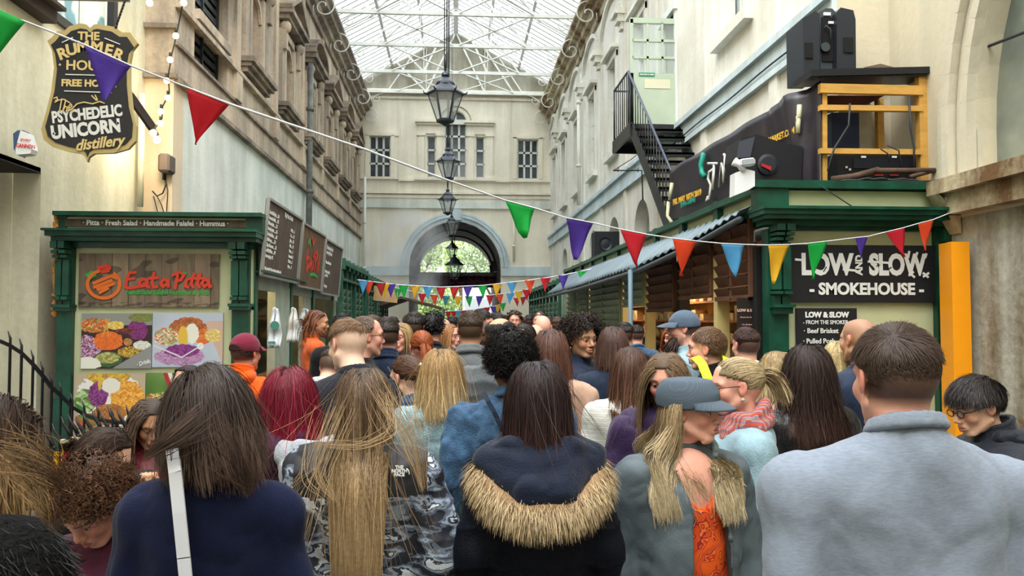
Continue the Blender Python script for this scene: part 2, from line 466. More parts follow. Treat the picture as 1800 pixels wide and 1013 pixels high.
tag(w.build('cable',M_black),'dark cable clipped along the pale blue band of the right wall','cable')
w = MB()
for y in (10.2,13.2,16.45,19.5,22.7,25.9,29.1,32.2): w.box((WR,y - .14,0),(WR - .05,y + .14,10.4))
st('trim_9',w,M_creamR)
def right_window(c,n,door=False):
    w = MB(); X = WR
    for a in (c - .5,c + .44): w.box((X + .1,a,6.25),(X + .18,a + .06,8.7))
    w.box((X + .1,c - .03,6.25),(X + .16,c + .03,8.7))
    for z in (6.25,7.05,7.44,7.85,8.64): w.box((X + .1,c - .5,z),(X + .18,c + .5,z + .06))
    root = st('window_%d' % n,w,M_white)
    p = MB(); p.box((X + .2,c - .5,6.25),(X + .22,c + .5,8.7)); p.build('window_glass',M_panel,root)
    p = MB(); p.box((X,c - .78,6.08),(X - .14,c + .78,6.25)); p.build('sill',M_creamR,root)
    p = MB(); p.box((X,c - .66,6.25),(X - .05,c - .5,8.85)); p.box((X,c + .5,6.25),(X - .05,c + .66,8.85)); p.box((X,c - .66,8.7),(X - .06,c + .66,8.9)); p.box((X,c - .75,8.9),(X - .2,c + .75,9.0)); p.build('surround',M_creamR,root)
for i,c in enumerate(RB): right_window(c,10 + i)
n = 20
for c in (11.75,14.9,17.9,21.1,24.3,27.5,30.7):
    w = MB()
    for a in (-.7,-.03,.64): w.box((WR + .2,c + a,2.6),(WR + .26,c + a + .06,3.8 + (.68 if a == -.03 else 0)))
    for z in (2.6,3.1,3.6): w.box((WR + .2,c - .7,z),(WR + .26,c + .7,z + .05))
    root = st('window_%d' % n,w,M_white); n += 1
    p = MB(); p.box((WR + .3,c - .8,2.55),(WR + .33,c + .8,4.55)); p.build('window_glass',M_panel,root)
# blind arcade under the cornice
w = MB()
for a,b in zip([10.2,13.2,16.45,19.6,22.8,26.0,29.2,32.4],[13.2,16.45,19.6,22.8,26.0,29.2,32.4,35.3]):
    c = (a + b) / 2; r = (b - a) / 2 - .12
    pts = [(c - r * math.cos(math.pi * k / 14),9.55 + .95 * math.sin(math.pi * k / 14)) for k in range(15)]
    for (y0,z0),(y1,z1) in zip(pts[:-1],pts[1:]): w.bar((WR - .05,y0,z0),(WR - .05,y1,z1),.1,.12)
    w.box((WR,a - .26,9.40),(WR - .3,a + .26,9.55)); w.box((WR,a - .2,9.22),(WR - .22,a + .2,9.40)); w.box((WR,a - .13,9.05),(WR - .13,a + .13,9.22))
    w.cbox((WR - .02,c,10.0),(.05,.12,.16))
st('trim_10',w,M_creamR)
# step to the near right wall + near right wall with the great arched window
w = MB(); w.box((WR,8.5,0),(WRN + .3,8.8,12.6)); st('wall_right_step',w,surf('buff_plaster',(214,204,178),(180,176,160),.5))
w = MB(); fm = lambda u,v,d: (WRN + d,u,v)
wall_panel(w,fm,-7,8.5,2.75,12.6,[dict(u0=3.6,u1=7.05,v0=3.1,v1=3.55,arch=1,rise=1.3)],.3)
st('wall_right_near',w,surf('buff_plaster',(0,0,0),(0,0,0)))
w = MB(); w.box((WRN + .02,-7,0),(WRN + .5,8.5,2.76)); st('wall_right_near_base',w,M_peel)
w = MB(); cy,rr = 5.325,1.725
def arcseg(r0,wdt,dx):
    pts = [(cy + r0 * math.cos(math.pi * k / 28),3.55 + 1.3 * r0 * math.sin(math.pi * k / 28)) for k in range(29)]
    pts = [(cy + r0,3.1)] + pts + [(cy - r0,3.1)]
    for (y0,z0),(y1,z1) in zip(pts[:-1],pts[1:]): w.bar((WRN + dx,y0,z0),(WRN + dx,y1,z1),.16,wdt,up=(0,0,1) if abs(z1 - z0) < abs(y1 - y0) else (0,1,0))
arcseg(rr + .05,.10,-.02); arcseg(rr + .17,.06,.02); arcseg(rr + .27,.11,-.06); arcseg(rr + .42,.10,.0)
root = st('window_30',w,surf('window_moulding',(214,208,188),(170,160,140),.4))
p = MB(); p.box((WRN + .2,3.5,3.1),(WRN + .24,7.1,7.0)); p.build('window_glass',mat('dusty_green_glass',(96,108,104),.15,col2=(140,146,134),vscale=1.5,spec=.6),root)
p = MB(); p.box((WRN + .2,3.3,2.98),(WRN - .22,7.5,3.12)); p.box((WRN + .2,3.4,2.78),(WRN - .14,7.45,2.98)); p.prism([(WRN,7.3,2.78),(WRN - .22,7.3,2.98),(WRN,7.3,2.6)],(0,.18,0)); p.build('sill',M_corn,root)
w = MB(); w.box((WLN,-7.3,0),(WRN,-7,11)); st('wall_back',w,M_creamL)  # unseen rest of the market, added to block low sky light from behind
# end wall with arch
SX = lambda px: at(px,470,YE).x
SZ = lambda py: at(800,py,YE).z
AX0,AX1 = SX(719),SX(880); ASP = SZ(470)
w = MB(); fm = lambda u,v,d: (u,YE + d,v)
def rng(x0,x1,y0,y1,**k): return dict(u0=SX(x0),u1=SX(x1),v0=SZ(y1),v1=SZ(y0),**k)
EW = [rng(648,685,241,313),rng(910,946,243,313),rng(750,765,240,312),rng(836,851,240,312)]
ARW = dict(u0=SX(781),u1=SX(819),v0=SZ(312),v1=SZ(215),arch=1)
wall_panel(w,fm,WL - .4,WR + .4,0,12.3,[dict(u0=AX0,u1=AX1,v0=0,v1=ASP,arch=1)] + EW + [ARW],.3)
st('wall_end',w,M_cream)
w = MB()
def ebox(x0,x1,y0,y1,d): w.box((SX(x0),YE,SZ(y1)),(SX(x1),YE - d,SZ(y0)))
ebox(700,895,196,352,.06)  if False else None
ebox(633,700,313,317,.1); ebox(895,968,315,319,.1); ebox(728,870,313,318,.16); ebox(700,895,316,320,.1)
ebox(632,970,338,342,.12); ebox(632,970,344,349,.06)
for x0,x1 in ((734,745),(767,777),(822,832),(854,866)): ebox(x0,x1,240,313,.08); ebox(x0 - 2,x1 + 2,236,240,.12)
for x0,x1 in ((734,778),(821,866)): ebox(x0,x1,221,236,.06); ebox(x0 - 5,x1 + 4,213,217,.22); ebox(x0 - 3,x1 + 2,217,221,.14)
ebox(641,700,235,241,.05); ebox(902,955,236,242,.05)
for a in (641,686,902,948): ebox(a,a + 6,240,313,.05)
ebox(620,980,160,166,.18); ebox(620,980,172,176,.08)
ebox(700,702,176,352,.05); ebox(895,897,176,352,.05)
c = (ARW['u0'] + ARW['u1']) / 2; r = (ARW['u1'] - ARW['u0']) / 2
for k in range(16):
    a,b = math.pi * k / 16,math.pi * (k + 1) / 16
    for rr2,t,d in ((r + .1,.14,.06),(r + .3,.12,.1)):
        w.bar((c - rr2 * math.cos(a),YE - d / 2,ARW['v1'] + rr2 * math.sin(a)),(c - rr2 * math.cos(b),YE - d / 2,ARW['v1'] + rr2 * math.sin(b)),d,t)
st('trim_11',w,M_cream)
w = MB()
c = (AX0 + AX1) / 2; r = (AX1 - AX0) / 2
for k in range(30):
    a,b = math.pi * k / 30,math.pi * (k + 1) / 30
    for rr2,t,d in ((r + .09,.18,.10),(r + .24,.12,.16),(r + .36,.08,.1)):
        w.bar((c - rr2 * math.cos(a),YE - d / 2,ASP + rr2 * math.sin(a)),(c - rr2 * math.cos(b),YE - d / 2,ASP + rr2 * math.sin(b)),d,t)
ebox(797,811,369,388,.22)
ebox(632,719,469,485,.12); ebox(881,970,469,485,.12)
st('trim_12',w,M_band)
w = MB(); ebox(632,968,353,367,.1); st('trim_13',w,M_pale)
def end_window(n,o,cols,rows,arch=False):
    w = MB(); u0,u1,v0,v1 = o['u0'],o['u1'],o['v0'],o['v1']
    t = .045
    for i in range(cols + 1):
        x = u0 + (u1 - u0) * i / cols; w.box((x - t,YE + .1,v0),(x + t,YE + .16,v1))
    for j in range(rows + 1):
        z = v0 + (v1 - v0) * j / rows; w.box((u0,YE + .1,z - t),(u1,YE + .16,z + t))
    if arch:
        c = (u0 + u1) / 2; w.box((c - t,YE + .1,v1),(c + t,YE + .16,v1 + (u1 - u0) / 2)); w.box((u0,YE - .02,v1 - .1),(u1,YE + .12,v1 + .12))
    root = st('window_%d' % n,w,mat('cream_window_bars',(214,216,206),.6))
    p = MB(); p.box((u0,YE + .17,v0),(u1,YE + .2,v1 + ((u1 - u0) / 2 if arch else 0))); p.build('window_glass',M_pane,root)
end_window(31,EW[0],3,3); end_window(32,EW[1],3,3); end_window(33,EW[2],1,3); end_window(34,EW[3],1,3); end_window(35,ARW,3,4,True)
# vaulted passage behind the arch
w = MB(); YT = 44.0
pts = [(c - r * math.cos(math.pi * k / 24),ASP + r * math.sin(math.pi * k / 24)) for k in range(25)]
pts = [(AX0,0)] + pts + [(AX1,0)]
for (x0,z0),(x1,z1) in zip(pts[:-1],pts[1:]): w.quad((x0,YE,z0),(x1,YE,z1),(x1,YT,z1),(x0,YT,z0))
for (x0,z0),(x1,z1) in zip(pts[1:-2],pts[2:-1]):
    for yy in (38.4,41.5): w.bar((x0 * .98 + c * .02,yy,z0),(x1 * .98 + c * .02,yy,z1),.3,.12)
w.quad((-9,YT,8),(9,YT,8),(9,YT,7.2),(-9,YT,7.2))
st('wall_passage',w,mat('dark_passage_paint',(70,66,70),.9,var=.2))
# small iron fanlight bars + sign board of the passage
w = MB(); w.bar((AX0,39,SZ(473)),(AX1,39,SZ(473)),.05,.12); w.bar((AX0,39,SZ(477)),(AX1,39,SZ(477)),.03,.03)
for k in range(40):
    x = AX0 + (AX1 - AX0) * k / 40; w.bar((x,39,SZ(473)),(x + .1,39,SZ(477)),.02)
tag(w.build('iron_crossbar',M_black),'iron lattice crossbar spanning the passage beneath the arch','beam')
yb = 39.6; a0 = at(728,479,yb); a1 = at(884,506,yb)
w = MB(); w.box((a0.x,yb,a1.z),(a1.x,yb + .06,a0.z)); o = w.build('fabric_sale_banner',mat('dark_banner',(38,32,38),.8),loc=((a0.x + a1.x) / 2,yb,a1.z))
tag(o,'long dark banner with dull red FABRIC SALE lettering across the passage','banner')
text(o,'FABRIC SALE',.62,frame_M(((a0.x + a1.x) / 2,yb - .02,(a0.z + a1.z) / 2),(1,0,0),(0,0,1)),mat('dull_red',(104,42,52),.8),bold=.02,sx=1.0)
# world beyond: pavement, pale building, trees
w = MB(); w.box((-3.2,60,0),(-.9,66,9)); 
o = st('wall_beyond',w,mat('pale_render',(225,228,220),.8)); 
p = MB()
for i in range(3):
    for j in range(3): p.box((-2.9 + i * .75,59.9,1 + j * 2.4),(-2.5 + i * .75,60,2.6 + j * 2.4))
p.build('window_pane',M_pane,o)
w = MB(); w.box((.6,49.5,0),(3.4,51,3.0)); st('wall_beyond_grey',w,mat('grey_shopfront',(150,156,160),.6))
rng_ = np.random.default_rng(4)
def tree(x,y,h,rad,lab,col,col2):
    t = thing('street_tree',lab,'tree',(x,y,0),'trees beyond the passage')
    m = MB(); m.tube([(x,y,0),(x + .1,y,h * .4),(x - .1,y,h * .7)],[.22,.16,.08]); m.tube([(x,y,h * .45),(x + 1.2,y + .3,h * .75)],[.1,.04]); m.tube([(x,y,h * .4),(x - 1.3,y - .2,h * .7)],[.1,.04])
    m.build('trunk',mat('bark',(88,76,62),.9),t)
    N = 5200; d = rng_.normal(size=(N,3)); d /= np.linalg.norm(d,axis=1)[:,None]; rr = rad * rng_.random(N) ** .4 * (1 + .3 * np.sin(d[:,0] * 7) * np.cos(d[:,2] * 6))
    P = d * rr[:,None] * np.array([1,.8,1.0]) + np.array([0,0,h * .78])
    a = rng_.normal(size=(N,3)); a /= np.linalg.norm(a,axis=1)[:,None]; b = np.cross(a,rng_.normal(size=(N,3))); b /= np.linalg.norm(b,axis=1)[:,None]
    s = .11; V = np.stack([P - a * s,P - b * s * .6,P + a * s,P + b * s * .6],1).reshape(-1,3)
    F = np.arange(4 * N).reshape(N,4)
    me = mesh_np('crown',V,F); me.materials.append(mat('leaves_' + col2[0],col,.6,col2=col2[1],vscale=.8))
    o = bpy.data.objects.new('crown',me); COL.objects.link(o); o.parent = t
tree(-2.4,53,9,2.6,'sunlit green tree seen through the left half of the passage arch',(120,150,84),('a',(205,222,150)))
tree(2.6,56,8,2.4,'paler grey green tree seen through the right half of the passage arch',(130,150,110),('b',(190,205,175)))
tree(-1.3,51.5,3.4,1.6,'low leafy young tree at the mouth of the passage',(116,150,80),('d',(190,214,140)))
tree(0.4,67.5,10,3.2,'farthest green tree, behind the other two beyond the passage',(110,140,80),('c',(180,205,130)))
# ---- glazed roof
GX,GZ,RZ,RY0 = 4.16,12.45,14.75,12.2
w = MB()
for s in (-1,1):
    for k in range(6):
        pass
ny = int((YE - RY0) / .42)
for s in (-1,1):
    X = WL if s < 0 else WR
    w.quad((X,RY0,11.38),(s * GX,RY0,GZ),(s * GX,YE,GZ),(X,YE,11.38))
st('ceiling_lining',w,M_slate)
w = MB()
for s in (-1,1):
    w.quad((s * GX,RY0,GZ),(s * GX,YE,GZ),(0,YE,RZ),(0,RY0,RZ))
roof = st('ceiling_glass',w,M_roofglass)
w = MB()
for s in (-1,1):
    for k in range(ny + 1):
        y = RY0 + (YE - RY0) * k / ny
        w.bar((s * GX,y,GZ - .05),(0,y,RZ - .05),.09,.13)
    for f in (.32,.66): w.bar((s * GX * (1 - f),RY0,GZ + (RZ - GZ) * f - .14),(s * GX * (1 - f),YE,GZ + (RZ - GZ) * f - .14),.10,.12)
w.bar((0,RY0,RZ - .1),(0,YE,RZ - .1),.2,.25)
w.build('glazing_bars',mat('grey_glazing_bars',(214,214,212),.6),roof)
# gable at the far end of the roof
w = MB(); w.prism([(-GX,YE - .05,12.0),(GX,YE - .05,12.0),(GX,YE - .05,GZ),(0,YE - .05,RZ),(-GX,YE - .05,GZ)],(0,.12,0)); st('wall_gable',w,surf('gable_boards',(176,172,156),(130,122,104),.8))
# trusses
def truss(y,first):
    t = thing('roof_truss','white painted iron roof truss with tie beam, struts and scrolled brackets','roof truss',(0,y,11.83),'white iron trusses under the glass roof')
    m = MB(); m.bar((WL + .1,y,11.83),(WR - .1,y,11.83),.10,.13); m.build('tie_beam',M_iron,t)
    m = MB(); m.bar((-GX,y,GZ - .12),(0,y,RZ - .14),.08,.14); m.bar((GX,y,GZ - .12),(0,y,RZ - .14),.08,.14); m.build('rafter',M_iron,t)
    m = MB()
    zr = lambda x: RZ - .2 - (RZ - GZ) * abs(x) / GX
    for a,b in ((-2.6,-1.3),(1.3,2.6)):
        m.bar((a,y,zr(a)),(b,y,11.85),.06,.07); 
    for a in (-1.3,1.3): m.bar((a,y,11.85),(0,y,zr(0)),.06,.07); m.bar((a,y,11.85),(a,y,zr(a)),.03,.04)
    m.bar((-3.0,y,11.85),(-1.9,y,zr(-1.9)),.04,.05); m.bar((3.0,y,11.85),(1.9,y,zr(1.9)),.04,.05)
    m.build('strut',M_iron,t)
    for s in (-1,1):
        m = MB(); X0 = (WL if s < 0 else WR) - s * .12
        # quarter sweep down to the wall and a scroll
        m.tube([(X0 - s * 1.1 * math.sin(q),y,11.8 - 1.3 * (1 - math.cos(q))) if False else (X0 - s * (1.15 - 1.15 * math.sin(q)),y,11.8 - 1.25 * (1 - math.cos(q))) for q in np.linspace(0,math.pi / 2,12)],.025,5)
        m.tube([(X0 - s * (.30 + (.05 + .04 * q / 1.0) * math.cos(q)),y,10.72 + (.05 + .04 * q) * math.sin(q)) for q in np.linspace(0,9,34)],.022,5)
        m.tube([(X0 - s * (.55 + (.03 + .022 * q) * math.cos(q)),y,11.5 + (.03 + .022 * q) * math.sin(q)) for q in np.linspace(0,7,24)],.018,5)
        m.build('scroll_bracket',M_iron,t)
    return t
t0 = truss(35.2,True)
t0['label'] = 'white iron roof truss against the end gable, first from the far wall'
for y,q in ((32.3,'second from the far wall'),(29.1,'third from the far wall'),(26.0,'fourth from the far wall, highest in view'),(22.8,None),(19.6,None),(16.4,None),(13.2,None)):
    c_ = copy_tree(t0); c_.location.y = y; c_['label'] = 'white iron roof truss with scrolled brackets, ' + (q or 'above the frame and nearer the viewer')
# bracing between trusses (white crossed bars)
w = MB()
for a,b in ((35.2,32.3),(32.3,29.1),(29.1,26.0),(26.0,22.8)):
    for s in (-1,1):
        w.bar((s * .15,a,RZ - .3),(s * 3.2,b,12.8),.05); w.bar((s * 3.2,a,12.8),(s * .15,b,RZ - .3),.05)
        w.bar((s * .1,a,11.86),(s * 2.6,b,11.86),.05) ; w.bar((s * 2.6,a,11.86),(s * .1,b,11.86),.05)
tag(w.build('cross_bracing',M_iron),'white crossed iron bracing running between the roof trusses','roof bracing')
# ---- drainpipes
def pipe(x,y,z0,z1,r,m,lab,cols):
    w = MB(); w.tube([(x,y,z0),(x,y,z1)],r,10)
    o = w.build('drainpipe',m,loc=(x,y,z0)); tag(o,lab,'drainpipe')
    q = MB()
    for z in cols: q.tube([(x,y,z - .05),(x,y,z + .05)],r * 1.35,10)
    q.build('collar',m,o)
pipe(WL + .16,22.3,2.9,9.5,.085,M_grime,'grey cast iron drainpipe running up the left facade between windows',(3.4,5.3,7.6,9.4))
pipe(SX(641),YE - .15,3.2,8.0,.06,M_white,'thin white drainpipe in the corner left of the far arch',(4,6))
pipe(SX(903),YE - .12,4.3,6.5,.05,M_cream,'thin cream drainpipe right of the far arch',(5,))
pipe(4.05,25.8,5.5,9.0,.06,M_creamR,'cream drainpipe with a hopper on the right wall beyond the fire escape',(6.8,8.9))
w = MB(); a = at(1655,0,8.3); b = at(1662,130,8.3); c = at(1676,310,8.3)
M_pipe = mat('cream_pipe',(214,204,168),.6,var=.15)
w.tube([(a.x,8.3,a.z + 1.5),a,b,at(1668,220,8.3),c],.035,10); w.box((c.x - .02,8.3,c.z + .5),(c.x - .0,8.51,c.z + .55)); o = w.build('drainpipe',M_pipe,loc=tuple(c)); tag(o,'slim cream pipe on the near right wall above the smokehouse','drainpipe')
w = MB(); 
for py in (205,257,280): q = at(1668,py,8.3); w.tube([q - Vector((0,0,.01)),q + Vector((0,0,.01))],.042,10)
w.build('clamp',M_black,o)
w = MB(); a = at(265,170,11.9); b = at(265,366,11.9)
w.tube([(WLN + .1,11.75,a.z),(WLN + .1,11.75,b.z)],.045,8); o = w.build('drainpipe',M_creamL,loc=(WLN + .1,11.75,b.z)); tag(o,'short cream conduit pipe beside the grey floodlight','drainpipe')
# plaque top right
w = MB(); a = at(1597,20,8.45); b = at(1640,-14,8.45)
w.prism([at(1597,18,8.42),at(1650,-14,8.42),at(1650,-30,8.42),at(1594,-30,8.42)],(0,.05,0)); o = w.build('wall_plaque',mat('white_enamel',(232,236,236),.4),loc=tuple(at(1610,0,8.42))); tag(o,'white plaque with dark ornament high on the wall above the loudspeaker','plaque')
w = MB()
for px,py in ((1602,2),(1609,-4),(1606,8),(1615,3)): q = at(px,py,8.41); w.ball(q,.02,4)
w.build('ornament',M_black,o)
# ------------------------------------------------------------------ market stalls
M_green = mat('dark_green_gloss',(14,74,56),.35,var=.35,vscale=5,bump=.15,bscale=12)
M_greenf = mat('mid_green_paint',(40,96,76),.5,var=.3,vscale=5)
M_scream = mat('stall_cream_paint',(194,199,158),.6,var=.12,vscale=2)
M_louv = mat('grey_green_louvre',(150,166,142),.7,var=.2)
M_wood = mat('dark_old_planks',(104,84,66),.8,var=.45,vscale=3,stretch=(8,8,.6))
M_letter = mat('white_lettering',(236,238,236),.6)
M_gold = mat('gold_lettering',(206,182,122),.5)
M_warm = mat('orange_lit_boards',(176,92,40),.7,var=.4,vscale=3)
M_board = mat('black_chalkboard',(24,25,30),.6)
M_rope = mat('white_string',(226,232,240),.7)
def strokes(parent,name,paths,M,w,m,depth=.004,scale=1.0):
    """brushed letters: each path is a list of 2-d points laid on plane M"""
    mb = MB()
    for p in paths:
        pts = [M @ Vector((x * scale,y * scale,.004)) for x,y in p]
        zn = (M.to_3x3() @ Vector((0,0,1))).normalized()
        for a,b in zip(pts[:-1],pts[1:]):
            if (b - a).length > 1e-5:
                d = (b - a).normalized() * w * .3; q = zn * (len(mb.f) * .00007)
                mb.bar(a - d + q,b + d + q,w,depth,up=zn)
    return mb.build(name,m,parent)
def painted(name,w,h,nx,ny,fn,parent,M,thick=.02):
    """printed panel: a thin board whose print is vertex colour from fn(u,v)->rgb 0..1, u,v in 0..1"""
    u,v = np.meshgrid(np.linspace(0,1,nx),np.linspace(0,1,ny),indexing='xy')
    c = np.clip(fn(u.ravel(),v.ravel()),0,1)
    P = np.stack([(u.ravel() - .5) * w,(v.ravel() - .5) * h,np.full(u.size,thick)],1)
    i = np.arange((nx - 1) * (ny - 1)); a = (i // (nx - 1)) * nx + i % (nx - 1)
    F = np.stack([a,a + 1,a + nx + 1,a + nx],1)
    n = len(P); B = np.array([[-w / 2,-h / 2,0],[w / 2,-h / 2,0],[w / 2,h / 2,0],[-w / 2,h / 2,0],[-w / 2,-h / 2,thick],[w / 2,-h / 2,thick],[w / 2,h / 2,thick],[-w / 2,h / 2,thick]])
    F2 = np.array([[0,3,2,1],[0,1,5,4],[1,2,6,5],[2,3,7,6],[3,0,4,7]]) + n
    P = np.vstack([P,B]); c = np.vstack([c,np.full((8,3),.6)])
    root = Vector(ROOT.get(parent.name,(0,0,0))) if parent else Vector()
    Mw = np.array(M); P = P @ Mw[:3,:3].T + Mw[:3,3]
    o_loc = Vector(M.translation) if parent is None else root
    P = P - np.array(o_loc)
    me = mesh_np(name,P,np.vstack([F,F2]),attrs={'print': c ** 2.2})
    me.materials.append(mat('printed_sheet',(255,255,255),.45,attr='print'))
    o = bpy.data.objects.new(name,me); COL.objects.link(o)
    if parent: o.parent = parent
    else: o.location = o_loc
    ROOT[o.name] = tuple(o_loc)
    return o
def nz(u,v,s,seed=0):
    r = np.random.default_rng(seed); o = 0
    for k in range(7):
        a = r.random() * 6.28; f = s * (.5 + r.random() * 1.6); o = o + np.sin((u * math.cos(a) + v * math.sin(a)) * f + r.random() * 6 + 1.5 * np.sin(u * s * .7 + k) * np.cos(v * s * .6))
    return o / 7
def vhash(u,v,n,seed=1):
    """cell noise: value per random cell, gives a chopped-food look"""
    a = np.floor(u * n + .8 * np.sin(v * n * 1.7 + seed)); b = np.floor(v * n + .8 * np.sin(u * n * 1.3 + seed))
    return np.modf(np.abs(np.sin(a * 127.1 + b * 311.7 + seed * 17.3) * 43758.5453))[0]
def blob(c,u,v,cx,cy,rx,ry,cols,seed,n=26,flat=False):
    """an oval heap of chopped food in one of several colours"""
    d = ((u - cx) / rx) ** 2 + ((v - cy) / ry) ** 2 + .25 * nz(u,v,40,seed)
    k = d < 1
    h = vhash(u,v,n,seed); cols = np.array(cols,float) / 255
    sel = cols[(h * len(cols)).astype(int).clip(0,len(cols) - 1)]
    sh = (.82 + .3 * vhash(u,v,n * 1.7,seed + 3)) if not flat else np.full(u.shape,1.0)
    c[k] = (sel * sh[:,None])[k]
    return c
RED,PUR,ORG,YEL,GRN,WHT = (196,60,42),(116,42,104),(226,106,38),(224,184,70),(104,140,60),(232,232,220)
# ---------------- left stall
YS = 9.2; SXl = lambda px: at(px,480,YS).x; SZl = lambda py: at(300,py,YS).z
x0,x1 = SXl(103),SXl(441)
stall = thing('pitta_stall','green and cream market stall with falafel posters, under the shield sign','market stall',(-3.4,10.5,0))
m = MB(); m.box((x0 + .05,YS + .06,0),(x1,YS + .14,SZl(383))); m.box((x1 - .1,YS + .1,0),(x1 - .04,9.5,2.6)); m.build('front_panel',M_scream,stall)
m = MB()
def lbox(a,b,c,d,y0,y1): m.box((SXl(a),y0,SZl(d)),(SXl(b),y1,SZl(c)))
lbox(99,463,375,382,YS - .12,YS + .1); lbox(99,441,375,382,YS + .1,16.0); lbox(101,116,380,412,YS - .02,YS + .2); lbox(432,462,380,412,YS - .03,YS + .2)
lbox(97,461,408,412,YS - .34,YS + .1); lbox(99,460,412,420,YS - .28,YS + .1); lbox(102,457,420,427,YS - .18,YS + .1); lbox(99,441,408,427,YS + .1,16.0)
lbox(103,445,427,436,YS - .02,YS + .1)  # dark green strip stands in for the shade under the cornice
m.build('cornice',M_green,stall)
m = MB(); lbox(114,434,383,409,YS + .0,YS + .1); m.build('fascia',M_scream,stall)
def pilaster(a,b,capy,name='pilaster'):
    global m
    m = MB(); m.box((SXl(a),YS - .02,0),(SXl(b),YS + .14,SZl(436))); lbox(a - 3,b + 3,capy,capy + 5,YS - .12,YS + .14); lbox(a - 2,b + 2,capy + 5,capy + 11,YS - .09,YS + .14)
    lbox(a,b,700,790,YS - .06,YS + .14)
    c = (a + b) / 2
    for q0,q1 in ((a + 1,c - 1),(c + 1,b - 1)):
        lbox(q0,q1,428,440,YS - .22,YS); lbox(q0,q1,443,449,YS - .2,YS); lbox(q0,q1,451,456,YS - .17,YS); lbox(q0,q1,459,520,YS - .10,YS); lbox(q0,q1,522,528,YS - .13,YS); lbox(q0,q1,530,capy,YS - .07,YS)
    m.build(name,M_green,stall)
pilaster(103,129,536); pilaster(409,439,534)
# corridor side of the left stall: posts, sill, counter, dark interior
for y in (9.34,11.35,13.1,15.2):
    m = MB(); m.box((x1 - .12,y,0),(x1 + .02,y + .12,2.66)); m.build('corner_post',M_green,stall)
m = MB(); m.bar((x1 + .12,9.2,2.32),(x1 + .12,12,2.32),.02)
for y in (9.36,11.9): m.bar((x1 - .05,y,2.32),(x1 + .12,y,2.32),.02)
m.build('hanging_rail',M_green,stall)
m = MB(); m.box((x1 - .05,9.3,2.12),(x1 - .01,15.9,2.62)); m.box((x1 - .1,10.45,0),(x1 + .0,11.35,2.2)); m.box((x1 - .08,12.4,0),(x1 - .02,13.1,2.2)); m.box((x1 - .1,9.3,0),(x1 - .02,15.9,.95)); m.build('side_panel',mat('pale_grey_green',(172,184,168),.6,var=.2),stall)
m = MB(); m.box((x1 - .45,9.4,.95),(x1 + .12,15.8,1.0)); m.build('counter',mat('worn_wood_counter',(120,84,56),.6,var=.3),stall)
m = MB(); m.box((-4.1,9.4,0),(-4.0,15.9,2.6)); m.box((x1 - .9,10.2,0),(x1 - .8,10.3,2.6)); 
for z in (1.2,1.5,1.8,2.1): m.box((-4.0,9.5,z),(-3.6,15.5,z + .04))
m.build('back_wall',M_warm,stall)
m = MB(); m.box((-4.1,9.3,2.62),(x1 - .12,15.9,2.68)); m.box((-3.2,10.35,0.95),(-2.6,10.4,2.6)); m.build('inner_ceiling',mat('brown_boards',(92,52,40),.8,var=.3),stall)
m = MB(); m.ball((x1 - .55,9.95,2.3),.05,6); m.build('lamp_bulb',mat('glowing_bulb_stall',(255,220,170),.5,emit=(255,214,150),estr=30),stall)
def lamp(x,y,z,e,col=(1,.72,.42),r=.06):
    l = bpy.data.lights.new('bulb_light','POINT'); l.energy = e; l.color = col; l.shadow_soft_size = r
    o = bpy.data.objects.new('bulb_light',l); o.location = (x,y,z); COL.objects.link(o); return o
lamp(x1 - .62,9.95,2.2,14); lamp(-3.3,12.2,2.3,30)
# signs of the left stall
FR = lambda px,py,d=.0: (SXl(px),YS - d,SZl(py))
def front_sign(name,a,b,c,d,m_,lab,cat,y=.0,thick=.03,group=None):
    s = MB(); s.box((SXl(a),YS - y - thick,SZl(d)),(SXl(b),YS - y,SZl(c)))
    o = s.build(name,m_,loc=(SXl((a + b) / 2),YS - y,SZl(d))); return tag(o,lab,cat,group)
o = front_sign('fascia_sign',115,432,387,400,mat('brown_plank_print',(88,72,62),.7,var=.4,stretch=(9,1,1)),'thin brown strip sign listing pitta, fresh salad, falafel and hummus','sign')
text(o,'· Pitta · Fresh Salad · Handmade Falafel · Hummus ·',.083,frame_M(((SXl(134) + SXl(414)) / 2,YS - .034,SZl(393.5)),(1,0,0),(0,0,1)),M_letter,bold=.0016,sx=.93)
def plank(u,v):
    col = np.stack([.52 + .1 * nz(u * 1.0,v * .1,60,2),.45 + .09 * nz(u,v * .1,60,2),.37 + .08 * nz(u,v * .1,60,2)],1)
    pl = np.floor(u * 8.5 + .01); col *= (.8 + .3 * np.modf(np.abs(np.sin(pl * 12.9) * 437.5))[0])[:,None]
    gap = np.abs(u * 8.5 - np.round(u * 8.5)) < .02; col[gap] *= .55
    stn = nz(u,v,18,5) > .33; col[stn] *= .68
    edge = (v < .09) & (nz(u,v,50,9) > .0); col[edge] *= .7
    return col
x_a,x_b,z_a,z_b = SXl(137),SXl(384),SZl(540),SZl(446)
PW,PH = x_b - x_a,z_b - z_a
o = painted('pitta_sign',PW,PH,300,110,plank,None,frame_M(((x_a + x_b) / 2,YS + .04,(z_a + z_b) / 2),(1,0,0),(0,0,1)))
tag(o,'plank-print sign reading Eat a Pitta in red brush letters with carrot roundel','sign')
MS = frame_M((x_a,YS + .012,z_a),(1,0,0),(0,0,1))
u1 = PW / 247.0
def PP(lst): return [[((x - 137) * u1,(540 - y) * u1) for x,y in p] for p in lst]
M_red = mat('red_brush_paint',(218,64,40),.6); M_lime = mat('lime_green_paint',(60,170,70),.6); M_orp = mat('orange_paint',(226,112,38),.6)
